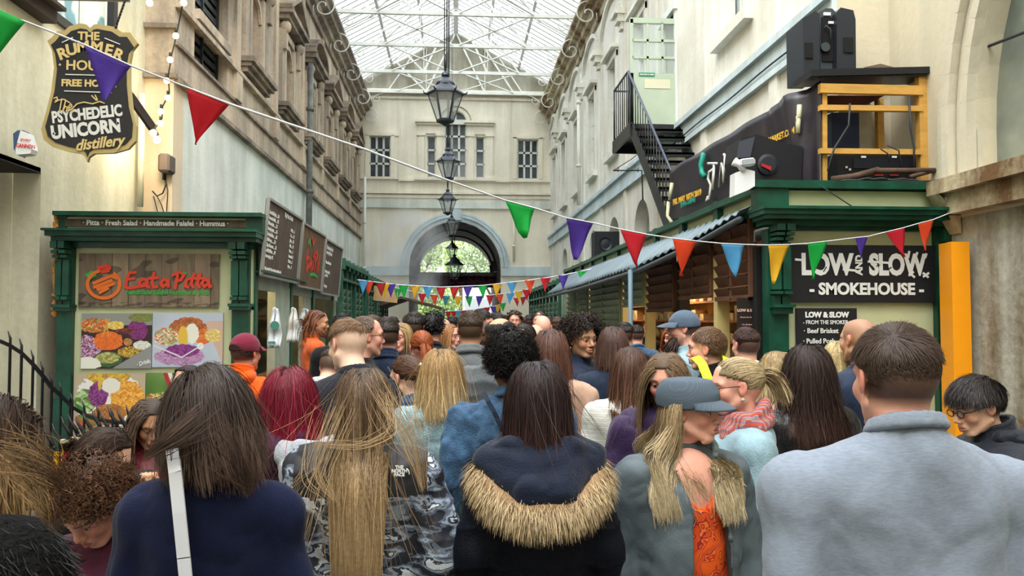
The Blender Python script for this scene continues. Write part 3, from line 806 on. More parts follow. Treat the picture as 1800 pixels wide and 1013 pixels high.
strokes(o,'brush_lettering',PP([
    [(238,477),(226,478),(222,490),(220,504),(228,506),(242,503)],[(223,490),(236,488)],
    [(258,492),(250,489),(244,496),(247,503),(256,500),(258,490),(258,503),(262,504)],[(270,478),(267,496),(270,504),(276,503)],[(262,488),(277,487)],
    [(294,492),(287,490),(282,497),(286,503),(293,499),(295,490),(296,503)],
    [(312,480),(308,506)],[(303,482),(316,476),(323,482),(318,491),(308,493)],
    [(328,490),(326,502),(331,504)],[(341,479),(336,498),(340,504)],[(332,489),(347,487)],[(352,479),(347,498),(351,504)],[(345,489),(358,487)],
    [(366,491),(359,490),(355,497),(360,503),(366,498),(367,490),(369,503),(372,502)]]),MS,.032,M_red)
strokes(o,'roundel',PP([[(182 + 28 * math.cos(q),499 + 25 * math.sin(q)) for q in np.linspace(-.9,4.4,22)],[(165,497),(195,484),(206,488)],[(166,504),(196,492)],[(172,508),(200,498)],[(176,514),(190,506)]]),MS,.036,M_orp)
strokes(o,'tomato_mark',PP([[(172,470),(186,465),(192,470),(178,476),(190,474)]]),MS,.04,M_red)
strokes(o,'leaf_mark',PP([[(152,483),(160,478),(166,482),(156,488)],[(322,478),(325,480)]]),MS,.04,M_lime)
text(o,'handmade falafel hummus & pitta',.077,frame_M((SXl(295),YS + .012,SZl(514)),(1,0,0),(0,0,1)),M_lime,bold=.002,sx=.88,shear=.1)
def food1(u,v):
    c = np.tile(np.array([.22,.14,.13]),(u.size,1)); c[v > .78] = (.55,.56,.54)
    blob(c,u,v,.08,.32,.2,.28,[PUR,(160,90,140),(220,200,210)],3,60)
    blob(c,u,v,.18,.78,.22,.13,[ORG,RED,(214,180,120),GRN],4,50); blob(c,u,v,.48,.78,.12,.08,[YEL,(240,215,130)],5,60)
    blob(c,u,v,.80,.70,.14,.18,[PUR,(140,60,130)],6,60); blob(c,u,v,.86,.92,.2,.08,[(140,120,80),GRN],7,50)
    blob(c,u,v,.62,.68,.14,.05,[(150,70,60),(90,40,40)],8,50)
    blob(c,u,v,.38,.50,.21,.17,[ORG,(238,120,50)],9,80); blob(c,u,v,.66,.48,.06,.07,[(190,130,80)],10,10)
    blob(c,u,v,.38,.17,.2,.14,[(60,96,60)],11,20,True); blob(c,u,v,.38,.19,.17,.10,[(196,190,120),(150,150,80)],12,30)
    blob(c,u,v,.69,.30,.17,.1,[YEL,(170,150,50),(120,60,50)],13,60); blob(c,u,v,.86,.42,.13,.08,[WHT,(220,220,210)],14,60)
    blob(c,u,v,.08,.08,.2,.13,[WHT],15,10,True)
    g = (v < .30 - (1 - u) * .75 + .12) & (u > .45); c[g] = (.55,.56,.55)
    for x in (.30,.38): c[(np.abs(u - (x + (v - .6) * (.12 if x > .34 else -.3) * -1)) < .012) & (v > .58) & (v < .9)] = (.85,.6,.25)
    return c
def food2(u,v):
    c = np.tile(np.array([.72,.76,.82]),(u.size,1)); c += .05 * nz(u,v,6,1)[:,None]
    k = (u + v * .35 > 1.02) & (v < .85) & (u - v * .8 > .1); c[k & (nz(u,v,5,3) > -.5)] = (.80,.68,.62)
    blob(c,u,v,.40,.20,.36,.17,[(176,130,176),(190,150,190)],3,30)
    blob(c,u,v,.50,.72,.26,.2,[(160,90,50),(190,110,60)],4,40); blob(c,u,v,.20,.56,.18,.16,[(160,180,110),(214,110,80),(225,215,190)],5,30)
    blob(c,u,v,.72,.56,.13,.14,[ORG,(220,130,70)],6,40); blob(c,u,v,.86,.58,.12,.12,[(226,200,120)],7,30)
    blob(c,u,v,.56,.62,.10,.18,[WHT],8,12,True); blob(c,u,v,.43,.56,.07,.2,[YEL],9,12,True); blob(c,u,v,.42,.30,.24,.12,[PUR,(150,70,150)],10,60)
    blob(c,u,v,.68,.38,.05,.06,[WHT],12,12,True)
    k = np.abs((v - .34) - np.where(u < .42,(.42 - u) * .55 - .16,(u - .42) * .8 - .16)) < .014; c[k & (u > .02) & (u < .72)] = (.86,.84,.9)
    return c
def food3(u,v):
    c = np.tile(np.array([.74,.68,.58]),(u.size,1)); blob(c,u,v,.5,.52,.47,.52,[(236,234,228)],2,4,True)
    blob(c,u,v,.48,.95,.3,.14,[YEL,(200,150,70)],3,20); blob(c,u,v,.16,.5,.15,.22,[GRN,(180,206,150),(70,130,60)],4,12)
    blob(c,u,v,.75,.55,.24,.32,[(240,170,60),(250,190,90),(226,140,50)],5,40); blob(c,u,v,.34,.62,.14,.22,[PUR,(150,80,150)],6,40)
    blob(c,u,v,.52,.78,.13,.14,[WHT],7,10,True); blob(c,u,v,.5,.24,.24,.2,[(176,116,60),(150,90,50),(200,140,80)],8,60)
    blob(c,u,v,.18,.14,.16,.14,[(206,90,60),GRN],9,26); blob(c,u,v,.36,.9,.03,.2,[YEL],10,6,True); return c
def food4(u,v):
    c = np.tile(np.array([.36,.50,.24]),(u.size,1)); c += .12 * nz(u,v,9,1)[:,None]
    blob(c,u,v,.25,.42,.35,.22,[(226,200,120),(190,90,60),GRN],3,40); blob(c,u,v,.4,.12,.5,.12,[(60,50,60),PUR],4,30)
    c[(np.abs(u - .55 + v * .25) < .035)] = (.9,.88,.85); c[(np.abs(u - .75) < .03) & (v > .4)] = (.92,.7,.2); c[(np.abs(u - .5 + v * .25) < .03) & (v > .75)] = (.7,.2,.2); return c
def poster(a,b,c_,d,fn,lab,nx=150,ny=110,y=.03):
    xa,xb,za,zb = SXl(a),SXl(b),SZl(d),SZl(c_)
    o = painted('food_poster',xb - xa,zb - za,nx,ny,fn,None,frame_M(((xa + xb) / 2,YS + .06 - y * .3,(za + zb) / 2),(1,0,0),(0,0,1)))
    return tag(o,lab,'poster','food photographs on the pitta stall front')
o = poster(143,267,551,648,food1,'poster of salad bowls with a heap of grated carrot on the stall front')
text(o,'· Drinks',.07,frame_M((SXl(254),YS + .025,SZl(638)),(1,.12,.35),(-.35,0,1)),M_letter,bold=.001,shear=.2,sx=.7)
poster(268,392,550,646,food2,'poster of a hand-held tub of falafel salad on pale blue')
poster(132,257,657,752,food3,'poster of a plate with chips, falafel and purple cabbage')
poster(258,392,656,752,food4,'green-toned poster of salad bowls and serving spoons, lowest right')
# wooden bead garland
m = MB(); rg = random.Random(3)
for k in range(70):
    zz = SZl(382 + k * 2.5); m.ball((x0 - .03 + rg.uniform(-.015,.015),YS - .02,zz),.022,4)
tag(m.build('bead_garland',mat('amber_beads',(206,140,60),.5),loc=(x0 - .03,YS - .02,SZl(556))),'amber beaded garland hanging down the left edge of the pitta stall','garland',kind=None)
# menu boards on the corridor side, leaning out at the top
def board(ya,yb,zt0,zb0,name,lab,m_):
    xt,xb = SXl(467),SXl(456)
    M = frame_M((xt / 2 + xb / 2,(ya + yb) / 2,(zt0 + zb0) / 2),(0,1,0),(xt - xb,0,zt0 - zb0))
    w,h = yb - ya,math.hypot(xt - xb,zt0 - zb0)
    s = MB(); 
    for d in (0,):
        c = [M @ Vector((sx * w / 2,sy * h / 2,0)) for sx,sy in ((-1,-1),(1,-1),(1,1),(-1,1))]
        s.prism(c,(M.to_3x3() @ Vector((0,0,-.03))))
    o = s.build(name,m_,loc=tuple(M @ Vector((0,-h / 2,0)))); tag(o,lab,'menu board')
    e = MB(); 
    for k in range(4): e.bar(c[k],c[(k + 1) % 4],.03,.04,up=tuple(M.to_3x3() @ Vector((0,0,1))))
    e.build('board_edge',mat('grey_board_edge',(150,150,144),.6),o)
    return o,M,w,h
M_bw = mat('brown_menu_print',(96,82,72),.75,var=.35,vscale=4,stretch=(6,6,.7))
b1,Mb,w_,h_ = board(9.3,11.3,3.16,2.28,'menu_board','brown plank menu board nearest the stall front, full of white price lines',M_bw)
def line(o,s,x,y,size,Mx,m_=M_letter,al='LEFT',b=.001,sx=1.0,sh=0.05): return text(o,s,size,Mx @ Matrix.Translation((x,y,.004)),m_,bold=b,align=al,sx=sx,shear=sh)
line(b1,'Big Pitta Deals',-.1,.37,.085,Mb)
for k,s in enumerate(['Classic falafel pitta .... 5.0','Hummus & salad ....... 4.5','Halloumi pitta ........ 5.5','Aubergine pitta ....... 5.5','Mixed salad box ....... 6.0','Falafel wrap .......... 5.0','Chips & hummus ....... 3.5','Small falafel box ...... 4.0','Extra toppings  0.5']): line(b1,s,-.94,.30 - k * .064,.062,Mb,sx=.85)
for k,s in enumerate(['Coffee .... 2','Tea ....... 1.5','Juice ..... 2.5','Cola ...... 1.5','Water ..... 1','Lemonade . 2','Mint tea ... 2','Ayran ...... 2']): line(b1,s,.33,.22 - k * .068,.06,Mb,sx=.85)
line(b1,'All our food is freshly made and cooked to order',-.9,-.36,.055,Mb,sx=.8)
b2,Mb2,w_,h_ = board(11.4,13.3,3.13,2.24,'menu_board','middle brown board with red pitta emblem between two menu boards',mat('warm_brown_print',(112,88,66),.75,var=.3,vscale=4,stretch=(6,6,.7)))
strokes(b2,'brush_lettering',[[(-.42,.1),(-.5,-.02),(-.4,-.2),(-.28,-.1)],[(-.45,-.02),(-.3,0)],[(-.15,.0),(-.2,-.15),(-.05,-.05),(-.04,-.18)],[(.1,.12),(.06,-.15)],[(0,.05),(.18,.05)],[(.2,.15),(.22,-.18)],[(.2,.15),(.38,.08),(.24,-.02)],[(.42,0),(.42,-.16)],[(.55,.1),(.52,-.14)],[(-.2,.3),(-.1,.2),(0,.3)]],Mb2,.05,M_red)
strokes(b2,'green_underline',[[(-.1,-.24),(.2,-.22),(.5,-.25)],[(-.45,.2),(-.35,.26),(-.3,.18)]],Mb2,.05,M_lime)
b3,Mb3,w_,h_ = board(13.4,15.3,3.10,2.2,'menu_board','farthest brown menu board on the pitta stall, with short white paragraphs',M_bw)
for k,(s,y) in enumerate([('Handmade fresh',.33),('every day here',.25),('Please tell us about',.08),('Ask for the daily',-.08),('special box',-.14),('Thank you',-.32)]): line(b3,s,-.8,y,.10 if k < 2 else .075,Mb3)
# louvred stalls further along both sides
def louvred(name,X,s,ya,yb,zt,lab,bays,tan=False,group=None,closed=False):
    """s=+1 faces +x (left row), -1 faces -x (right row)"""
    t = thing(name,lab,'market stall',(X - s * .8,(ya + yb) / 2,0),group)
    m = MB(); m.box((X - s * 1.6,ya,0),(X - s * .06,ya + .08,zt)); m.box((X - s * .06,ya,0),(X,yb,1.0)); m.box((X - s * .08,ya,zt - .3),(X + s * .0,yb,zt)); m.box((X - s * 1.6,ya,zt - .05),(X,yb,zt)); m.build('side_panel',M_louv,t)
    m = MB(); m.box((X - s * 1.5,ya + .05,1.0),(X - s * 1.45,yb,zt - .05)); m.build('back_wall',mat('stall_inside_tan',(190,152,104),.8,var=.4,vscale=3),t)
    m = MB(); m.box((X,ya,zt - .02),(X + s * .14,yb,zt + .05)); m.box((X,ya,zt - .32),(X + s * .1,yb,zt - .27))
    m.build('cornice',M_greenf,t)
    w = (yb - ya) / bays
    for k in range(bays + 1):
        y = ya + k * w; m = MB(); m.box((X - s * .02,y - .05,0),(X + s * .07,y + .05,zt + .1)); m.box((X,y - .09,zt - .1),(X + s * .12,y + .09,zt + .12)); m.build('post',M_greenf,t)
    for k in range(bays):
        if k % 3 == 2 and not closed: continue
        m = MB(); y0 = ya + k * w + .1; y1 = y0 + w - .2; zb = 1.0 if closed else 1.55
        n = int((zt - .4 - zb) / .14)
        for j in range(n):
            z = zb + j * .14; m.quad((X,y0,z),(X,y1,z),(X + s * .07,y1,z + .12),(X + s * .07,y0,z + .12)); m.quad((X,y0,z),(X,y1,z),(X - s * .01,y1,z + .14),(X - s * .01,y0,z + .14))
            m.quad((X,y0,z + .14),(X,y1,z + .14),(X + s * .07,y1,z + .12),(X + s * .07,y0,z + .12))
        m.build('louvre_panel',M_louv,t)
    return t
louvred('louvred_stall',x1,1,16.1,20.3,2.86,'green louvred stall next after the pitta stall menu boards',6)
louvred('louvred_stall',x1,1,20.8,27.0,2.8,'farther green louvred stall on the left, beside the smoky canopy',8)
# pitched canopy with smoke
cp = thing('pitched_canopy','brown pitched canopy over a smoky stall left of the arch','canopy',(-1.9,25.0,0))
pk = at(705,521,24.0); l_ = at(646,542,24.0); r_ = at(778,540,24.0)
m = MB()
for a,b in ((l_,pk),(pk,r_)):
    m.prism([a,b,b + Vector((0,0,-.07)),a + Vector((0,0,-.07))],(0,3.5,0))
m.build('roof_sheet',mat('brown_canopy',(96,80,68),.8,var=.3),cp)
for p_ in (l_,r_):
    for dy in (0,3.4):
        m = MB(); m.tube([(p_.x,p_.y + dy,0),(p_.x,p_.y + dy,p_.z)],.03,6); m.build('pole',M_grime,cp)
m = MB(); m.box((l_.x + .1,24.2,.9),(r_.x - .2,25.2,.97)); m.box((l_.x + .15,24.25,0),(r_.x - .25,25.15,.9)); m.build('counter',M_louv,cp)
o = MB(); a = at(655,505,22.0); b = at(700,534,22.0)
o.prism([at(657,502,22.0),at(700,512,22.0),at(698,533,22.0),at(656,528,22.0)],(0,.05,0)); tag(o.build('tan_sign',mat('tan_board',(214,176,124),.7,var=.2),loc=tuple(at(678,531,22))),'blank tan board hung over the left row of stalls','sign')
# ---------------- right stall: smokehouse
YR = 7.6; RX = lambda px: at(px,480,YR).x; RZ_ = lambda py: at(1500,py,YR).z
XR = RX(1345)
sm = thing('smokehouse_stall','green and cream smokehouse stall with black signs at its front','market stall',(3.9,9.5,0))
m = MB()
def rbox(a,b,c,d,y0,y1): m.box((RX(a),y0,RZ_(d)),(RX(b),y1,RZ_(c)))
m.box((RX(1380),YR + .05,0),(RX(1648),YR + .13,RZ_(400))); rbox(1383,1643,336,372,YR + .0,YR + .1)
m.box((XR,YR + .1,2.86),(XR + .06,21.5,3.04)); m.build('front_panel',M_scream,sm)
m = MB()
rbox(1322,1680,321,334,YR - .10,YR + .1); rbox(1328,1384,332,374,YR - .06,YR + .1); rbox(1643,1678,332,374,YR - .06,YR + .1)
rbox(1322,1716,371,376,YR - .34,YR + .1); rbox(1324,1712,376,384,YR - .30,YR + .1); rbox(1330,1708,384,391,YR - .26,YR + .1); rbox(1336,1700,391,399,YR - .12,YR + .1)
rbox(1380,1640,399,406,YR + .0,YR + .1)  # narrow green band in place of the shadow below the main cornice
m.box((XR - .10,YR - .05,3.02),(XR + .1,21.5,3.09)); m.box((XR - .08,YR - .05,2.80),(XR + .06,21.5,2.87))
for k in range(10): m.box((XR - .07,YR + 1.2 + k * 1.4,2.8),(XR + .08,YR + 1.36 + k * 1.4,3.12))
m.build('cornice',M_green,sm)
m = MB(); m.box((RX(1349),YR - .02,0),(RX(1384),YR + .14,RZ_(404))); rbox(1351,1388,536,541,YR - .14,YR + .1); rbox(1354,1386,541,552,YR - .10,YR + .1)
for a,b in ((1352,1366),(1369,1383)):
    rbox(a,b,399,410,YR - .22,YR); rbox(a,b,413,418,YR - .2,YR); rbox(a,b,421,426,YR - .17,YR); rbox(a,b,429,510,YR - .11,YR); rbox(a,b,513,518,YR - .14,YR); rbox(a,b,521,536,YR - .08,YR)
m.build('pilaster',M_green,sm)
m = MB(); m.box((RX(1644),YR - .03,0),(RX(1682),YR + .14,RZ_(399))); rbox(1648,1680,402,425,YR - .12,YR); m.tube([(RX(1682),YR - .12,2.0),(RX(1682),YR - .12,3.1)],.04,8); m.build('pilaster',M_green,sm)
m = MB(); m.box((XR,YR + .1,0),(XR + .1,21.4,.95)); m.build('side_panel',mat('olive_cream',(196,186,116),.7,var=.2),sm)
m = MB(); m.box((XR - .3,YR + .3,.95),(XR + .4,20.5,1.0)); m.build('counter',mat('worn_wood_counter',(120,84,56)),sm)
m = MB(); m.box((XR + 1.1,YR + .2,0),(XR + 1.16,21.4,2.8)); m.build('back_wall',mat('lit_tan_wall',(190,160,100),.8,var=.35,vscale=2),sm)
m = MB()
rg = random.Random(8)
for y in np.arange(8.2,21,.42):
    for z in (1.45,1.75,2.05):
        if rg.random() < .8:
            m = MB(); m.box((XR + .9,y,z),(XR + 1.08,y + rg.uniform(.12,.34),z + rg.uniform(.1,.22))); tag(m.build('carton',mat('carton',(208,190,140),.7,col2=(150,96,60),vscale=5),loc=(XR + 1,y,z)),'tan carton on a back shelf inside the smokehouse stall','box','cartons on the smokehouse shelves')
for z in (1.42,1.72,2.02): m = MB(); m.box((XR + .85,8,z),(XR + 1.12,21.2,z + .03)); m.build('shelf',M_warm,sm)
m = MB(); m.box((XR + .02,YR + .1,2.5),(XR + 1.16,21.4,2.56)); m.build('inner_ceiling',mat('brown_boards',(92,52,40)),sm)
for k,y in enumerate((YR + .2,9.0,10.55,12.4,14.2,16.0,17.8,19.6,21.3)):
    m = MB(); m.box((XR - .01,y,.95),(XR + .13,y + .14,2.5)); m.build('post',mat('cream_post',(214,196,136),.7,var=.1) if k not in (0,2,5) else M_dark,sm)
# dark louvred shutters between the posts
M_dl = mat('dark_brown_louvre',(98,64,44),.7,var=.3)
for ya,yb,z0 in ((7.95,8.45,2.0),(8.5,9.0,2.0),(9.2,9.85,2.05),(9.9,10.5,2.05),(10.8,12.3,1.9),(12.6,14.1,2.0),(14.4,16.0,1.5),(16.1,17.7,1.5),(18.0,19.5,1.2),(19.7,21.2,1.2)):
    m = MB()
    for j in range(int((2.8 - z0) / .13)):
        z = z0 + j * .13; m.quad((XR,ya,z),(XR,yb,z),(XR - .06,yb,z + .11),(XR - .06,ya,z + .11)); m.quad((XR,ya,z),(XR,yb,z),(XR + .01,yb,z + .13),(XR + .01,ya,z + .13)); m.quad((XR,ya,z + .13),(XR,yb,z + .13),(XR - .06,yb,z + .11),(XR - .06,ya,z + .11))
    m.bar((XR - .02,ya,z0),(XR - .02,yb,z0),.05); m.bar((XR - .02,ya - .03,z0),(XR - .02,ya - .03,2.8),.05)
    m.build('louvre_panel',M_dl if ya < 12.5 else M_louv,sm)
lamp(XR + .55,9.6,2.3,26,(1,.8,.5)); lamp(XR + .55,12.8,2.3,26,(1,.8,.5)); lamp(XR + .5,17,2.3,20,(1,.85,.6))
# hanging black menu beside the pilaster, facing the viewer
def rsign(name,a,b,c,d,y,lab,m_=M_board,cat='sign'):
    s = MB(); s.box((RX(a),y,RZ_(d)),(RX(b),y + .03,RZ_(c))); o = s.build(name,m_,loc=(RX((a + b) / 2),y,RZ_(d))); return tag(o,lab,cat)
def rtext(o,s,px,py,size,y,m_=M_letter,**k): return text(o,s,size,frame_M((RX(px),y - .006,RZ_(py)),(1,0,0),(0,0,1)),m_,**k)
o = rsign('smokehouse_sign',1386,1646,431,532,YR + .0,'large black LOW AND SLOW SMOKEHOUSE sign with distressed white letters')
ppm = 1400 / YR
rtext(o,'LOW',1453,467,.285,YR,bold=.013,sx=.78); rtext(o,'SLOW',1577,467,.285,YR,bold=.013,sx=.72)
text(o,'AND',.095,frame_M((RX(1510),YR - .006,RZ_(466)),(0,0,1),(-1,0,0)),M_letter,bold=.004,sx=.95)
rtext(o,'- SMOKEHOUSE -',1523,509,.158,YR,bold=.006,sx=.97)
def rl(p): return [[(x,-y) for x,y in q] for q in p]
Mz = frame_M((0,YR - .004,0),(1,0,0),(0,0,1))
def rstroke(o,name,paths,w,m_,y=YR): return strokes(o,name,[[(RX(x),RZ_(yy)) for x,yy in p] for p in paths],frame_M((0,y - .004,0),(1,0,0),(0,0,1)),w,m_)
rstroke(o,'flourish',[[(1398,457),(1412,458)],[(1482,474),(1504,476)],[(1526,460),(1560,462)],[(1596,452),(1598,442)],[(1608,454),(1612,444)],[(1626,452),(1628,446)],[(1598,480),(1606,487)],[(1622,480),(1630,487)],[(1597,484),(1604,478)],[(1622,486),(1631,480)]],.022,M_letter)
rstroke(o,'scratches',[[(1434,472),(1440,474)],[(1447,478),(1452,470)],[(1540,468),(1546,466)],[(1560,474),(1566,470)]],.010,M_board)
o = rsign('chalk_menu',1399,1505,542,640,YR + .0,'black chalk menu below the big sign listing beef brisket and pulled pork',cat='menu board')
rtext(o,'LOW & SLOW',1452,554,.073,YR,bold=.004,sx=.95)
rtext(o,'- FROM THE SMOKER -',1452,567,.055,YR,sx=.88,bold=.0006)
rtext(o,'· Beef Brisket  £6',1450,582,.068,YR,sx=.95,bold=.001); rtext(o,'· Pulled Pork  £5.5',1450,600,.068,YR,sx=.92,bold=.001); rtext(o,'· Chicken  £5',1445,618,.068,YR,sx=.92,bold=.001)
s = MB(); ym = 7.95; xa,xb = at(1297,560,ym).x,at(1335,560,ym).x
s.box((xa,ym,at(1300,650,ym).z),(xb,ym + .03,at(1300,524,ym).z)); o = s.build('hanging_menu',mat('brown_black_board',(36,26,24),.6),loc=(xa,ym,at(1300,650,ym).z)); tag(o,'narrow dark menu hung at the serving side of the smokehouse','menu board')
def mt(s_,py,size,**k): return text(o,s_,size,frame_M(((xa + xb) / 2,ym - .006,at(1316,py,ym).z),(1,0,0),(0,0,1)),mat('pinkish_chalk',(214,176,160),.8),**k)
mt('LOW & SLOW',546,.038,bold=.002); mt('-From the Smoker-',558,.024); mt('· Sm Brisket £5.0',571,.024); mt('· Lg Brisket £8.0',582,.024)
# orange board at the right end
m = MB(); yo = 7.1; a = at(1650,425,yo + .25); b = at(1672,425,yo); c_ = at(1704,425,yo)
m.prism([(a.x,yo + .25,0),(b.x,yo,0),(c_.x,yo,0),(c_.x,yo + .25,0)],(0,0,b.z))
tag(m.build('orange_board',mat('orange_gloss_board',(250,160,14),.45,var=.05),loc=(b.x,yo,0)),'tall orange panel standing at the right end of the smokehouse','panel')
# awning of corrugated sheet, in four lengths
aw = thing('corrugated_awning','grey corrugated sheet awning sloping over the serving side of the smokehouse','awning',(2.6,12,2.4))
prof = [(7.75,2.84,2.80),(9.0,2.80,2.68),(10.7,2.50,2.46),(13,2.44,2.42),(15.5,2.40,2.38),(20.6,2.38,2.37)]
m = MB(); YY = [p[0] for p in prof]; ys = np.arange(7.75,20.6,.055)
ex = np.interp(ys,YY,[p[1] for p in prof]); ez = np.interp(ys,YY,[p[2] for p in prof])
wv = .018 * np.sin(ys * 2 * math.pi / .22)
rows = [(XR - .02,2.90),None]
V = []
for i,y in enumerate(ys):
    for f in np.linspace(0,1,6): V.append((XR - .06 + (ex[i] - XR + .06) * f,y,2.90 + (ez[i] - 2.90) * f + wv[i] + .01 * math.floor(f * 4.99)))
nI = len(ys)
F = [(i * 6 + j,i * 6 + j + 1,(i + 1) * 6 + j + 1,(i + 1) * 6 + j) for i in range(nI - 1) for j in range(5)]
m.sm = True; m._add(V,F); m.sm = False
o = m.build('roof_sheet',mat('blue_grey_sheet',(120,136,146),.45,var=.15,metal=.2),aw)
md = o.modifiers.new('thick','SOLIDIFY'); md.thickness = .008
m = MB(); m.tube([(ex[i] ,ys[i],ez[i] - .03) for i in range(0,nI,6)],.035,8); m.build('gutter',mat('dark_gutter',(70,78,84),.5),aw)
xp = at(1108,480,10.75).x
m = MB(); m.tube([(xp,10.75,0),(xp,10.75,2.45)],.032,10); m.tube([(xp,10.75,2.45),(xp + .3,10.75,2.6)],.032,8); m.build('post',mat('blue_grey_pole',(96,122,136),.5),aw)
louvred('louvred_stall',2.9,-1,21.8,30.5,2.75,'pale green shuttered stalls at the far right, past the awning',9,closed=True)
# ------------------------------------------------------------------ lanterns down the middle
def lantern(name,x,y,ztop,w,lab,rod=True,parent_group='hanging lanterns down the middle of the market',lit=False):
    """hexagonal street lantern hung from the roof; ztop = finial top, w = full width"""
    k = w / .66
    t = thing(name,lab,'lantern',(x,y,ztop),parent_group)
    m = MB(); m.lathe([(.012 * k,0),(.03 * k,-.02 * k),(.02 * k,-.05 * k),(.06 * k,-.09 * k),(.075 * k,-.13 * k),(.05 * k,-.15 * k),(.1 * k,-.2 * k),(.16 * k,-.26 * k),(.17 * k,-.3 * k)],(x,y,ztop),12)
    m.lathe([(.16 * k,-.29 * k),(.33 * k,-.44 * k),(.335 * k,-.47 * k),(.30 * k,-.475 * k)],(x,y,ztop),6)
    for q in range(6):
        a = q * math.pi / 3; m.tube([(x + .31 * k * math.cos(a),y + .31 * k * math.sin(a),ztop - .46 * k),(x + .37 * k * math.cos(a),y + .37 * k * math.sin(a),ztop - .44 * k),(x + .385 * k * math.cos(a),y + .385 * k * math.sin(a),ztop - .40 * k)],[.02 * k,.015 * k,.006 * k],5)
    m.build('lantern_roof',M_lant,t)
    m = MB()
    for q in range(6):
        a = q * math.pi / 3; m.bar((x + .30 * k * math.cos(a),y + .30 * k * math.sin(a),ztop - .47 * k),(x + .145 * k * math.cos(a),y + .145 * k * math.sin(a),ztop - .92 * k),.022 * k)
    m.lathe([(.14 * k,-.9 * k),(.16 * k,-.92 * k),(.15 * k,-.95 * k),(.06 * k,-.99 * k),(.02 * k,-1.02 * k)],(x,y,ztop),6)
    m.tube([(x,y,ztop - .3 * k),(x,y,ztop - .55 * k)],.02 * k,6)
    m.build('lantern_frame',M_lant,t)
    m = MB(); m.lathe([(.295 * k,-.47 * k),(.142 * k,-.91 * k)],(x,y,ztop),6); m.f = m.f[:-2]; m.m = m.m[:-2]; m.s = m.s[:-2]
    m.build('lantern_glass',glass_mat('lantern_glass',(228,234,236),.18,.1),t)
    if rod:
        m = MB()
        for dx in (-.018,.018): m.tube([(x + dx,y,ztop - .03),(x + dx,y,RZ - .15)],.009,5)
        m.tube([(x,y,ztop - .05),(x,y,ztop + .25)],.022,6); m.build('hanging_rod',M_black,t)
    return t
M_lant = mat('lantern_black_paint',(34,42,52),.35,var=.2,vscale=8)
def lant(px,pt,Y,w,lab,**k): p = at(px,pt,Y); return lantern('hanging_lantern',p.x,Y,p.z,w,lab,**k)
lant(783,120,13.8,.66,'largest hexagonal black lantern, nearest the viewer on its long rod')
lant(788,256,20.2,.60,'second black hanging lantern, just below the purple-lit arched window')
lant(787,329,26.6,.62,'third black hanging lantern, against the pale band over the arch')
lant(794,376,33.0,.64,'fourth black hanging lantern, in front of the arch keystone')
lant(795,421,40.0,.66,'small black lantern inside the passage vault, against the trees',rod=False)
m = MB(); 
lant(799,444,37.5,.84,'broad black lantern hanging low in the passage, before the fabric sale banner',rod=False)
for o_ in ():
    pass
# short rods for the passage lanterns
for px,pt,Y in ((795,421,40.0),(799,444,37.5)):
    p = at(px,pt,Y); zc_ = ASP + math.sqrt(max(.1,r * r - (p.x - c) ** 2)) if False else SZ(388)
    m = MB(); m.tube([(p.x,Y,p.z - .05),(p.x,Y,ASP + (AX1 - AX0) / 2 - .02)],.02,5)
    par = [o for o in COL.objects if o.name.startswith('hanging_lantern') and abs(o.location.y - Y) < .01 and o.type == 'EMPTY'][0]
    m.build('hanging_rod',M_black,par)
# ------------------------------------------------------------------ bunting
M_fl = {}
FC = {'green': (30,190,84),'purple': (92,64,176),'red': (214,40,58),'orange': (240,86,46),'blue': (96,178,228),'yellow': (240,194,50),'teal': (60,150,170),'brick': (190,44,48)}
for k_,c_ in FC.items():
    m_ = mat('bunting_' + k_,c_,.6,var=.08,vscale=8,bump=.1,bscale=60)
    nt = m_.node_tree; b = nt.nodes['Principled BSDF']
    M_fl[k_] = m_
    # cloth lets some light through
    tr = nt.nodes.new('ShaderNodeBsdfTranslucent'); tr.inputs[0].default_value = lin(c_)
    mx = nt.nodes.new('ShaderNodeMixShader'); mx.inputs[0].default_value = .35
    out = [n for n in nt.nodes if n.type == 'OUTPUT_MATERIAL'][0]
    nt.links.new(b.outputs[0],mx.inputs[1]); nt.links.new(tr.outputs[0],mx.inputs[2]); nt.links.new(mx.outputs[0],out.inputs[0])
_fr = random.Random(5)
def flag(a,b,tip,col,lab=None,group=None,curl=0.0,name='bunting_flag',thing_=True,parent=None,seed=0):
    """cloth pennant from a to b with its tip at tip"""
    a,b,tip = Vector(a),Vector(b),Vector(tip); n = 10
    nrm = (b - a).cross(tip - a).normalized(); V = []; F = []
    w = (b - a).length; rg = random.Random(seed); ph = rg.uniform(0,6)
    mid = (a + b) / 2
    for i in range(n + 1):
        f = i / n
        cen = mid + (tip - mid) * f
        half = (b - a) * (.5 * (1 - f) ** 1.05)
        for j in range(7):
            g = -1 + 2 * j / 6
            p = cen + half * g
            d = .06 * w * math.sin(ph + 2.2 * f + 1.8 * g) * f + .03 * w * math.sin(ph * 2 + 5 * f - 2 * g) * f
            p = p + nrm * d
            if curl and f > .8: p = p + nrm * curl * w * (f - .8) * .6 + (b - a).normalized() * curl * w * (f - .8) * 1.0 + Vector((0,0,1)) * curl * w * (f - .8) * .6
            V.append(p)
    for i in range(n):
        for j in range(6): q = i * 7 + j; F.append((q,q + 1,q + 8,q + 7))
    m = MB(); m.sm = True; m._add(V,F)
    o = m.build(name,M_fl[col],parent,loc=tuple(mid) if parent is None else None)
    md = o.modifiers.new('cloth','SOLIDIFY'); md.thickness = .0015
    if thing_: tag(o,lab,'bunting flag',group)
    return o
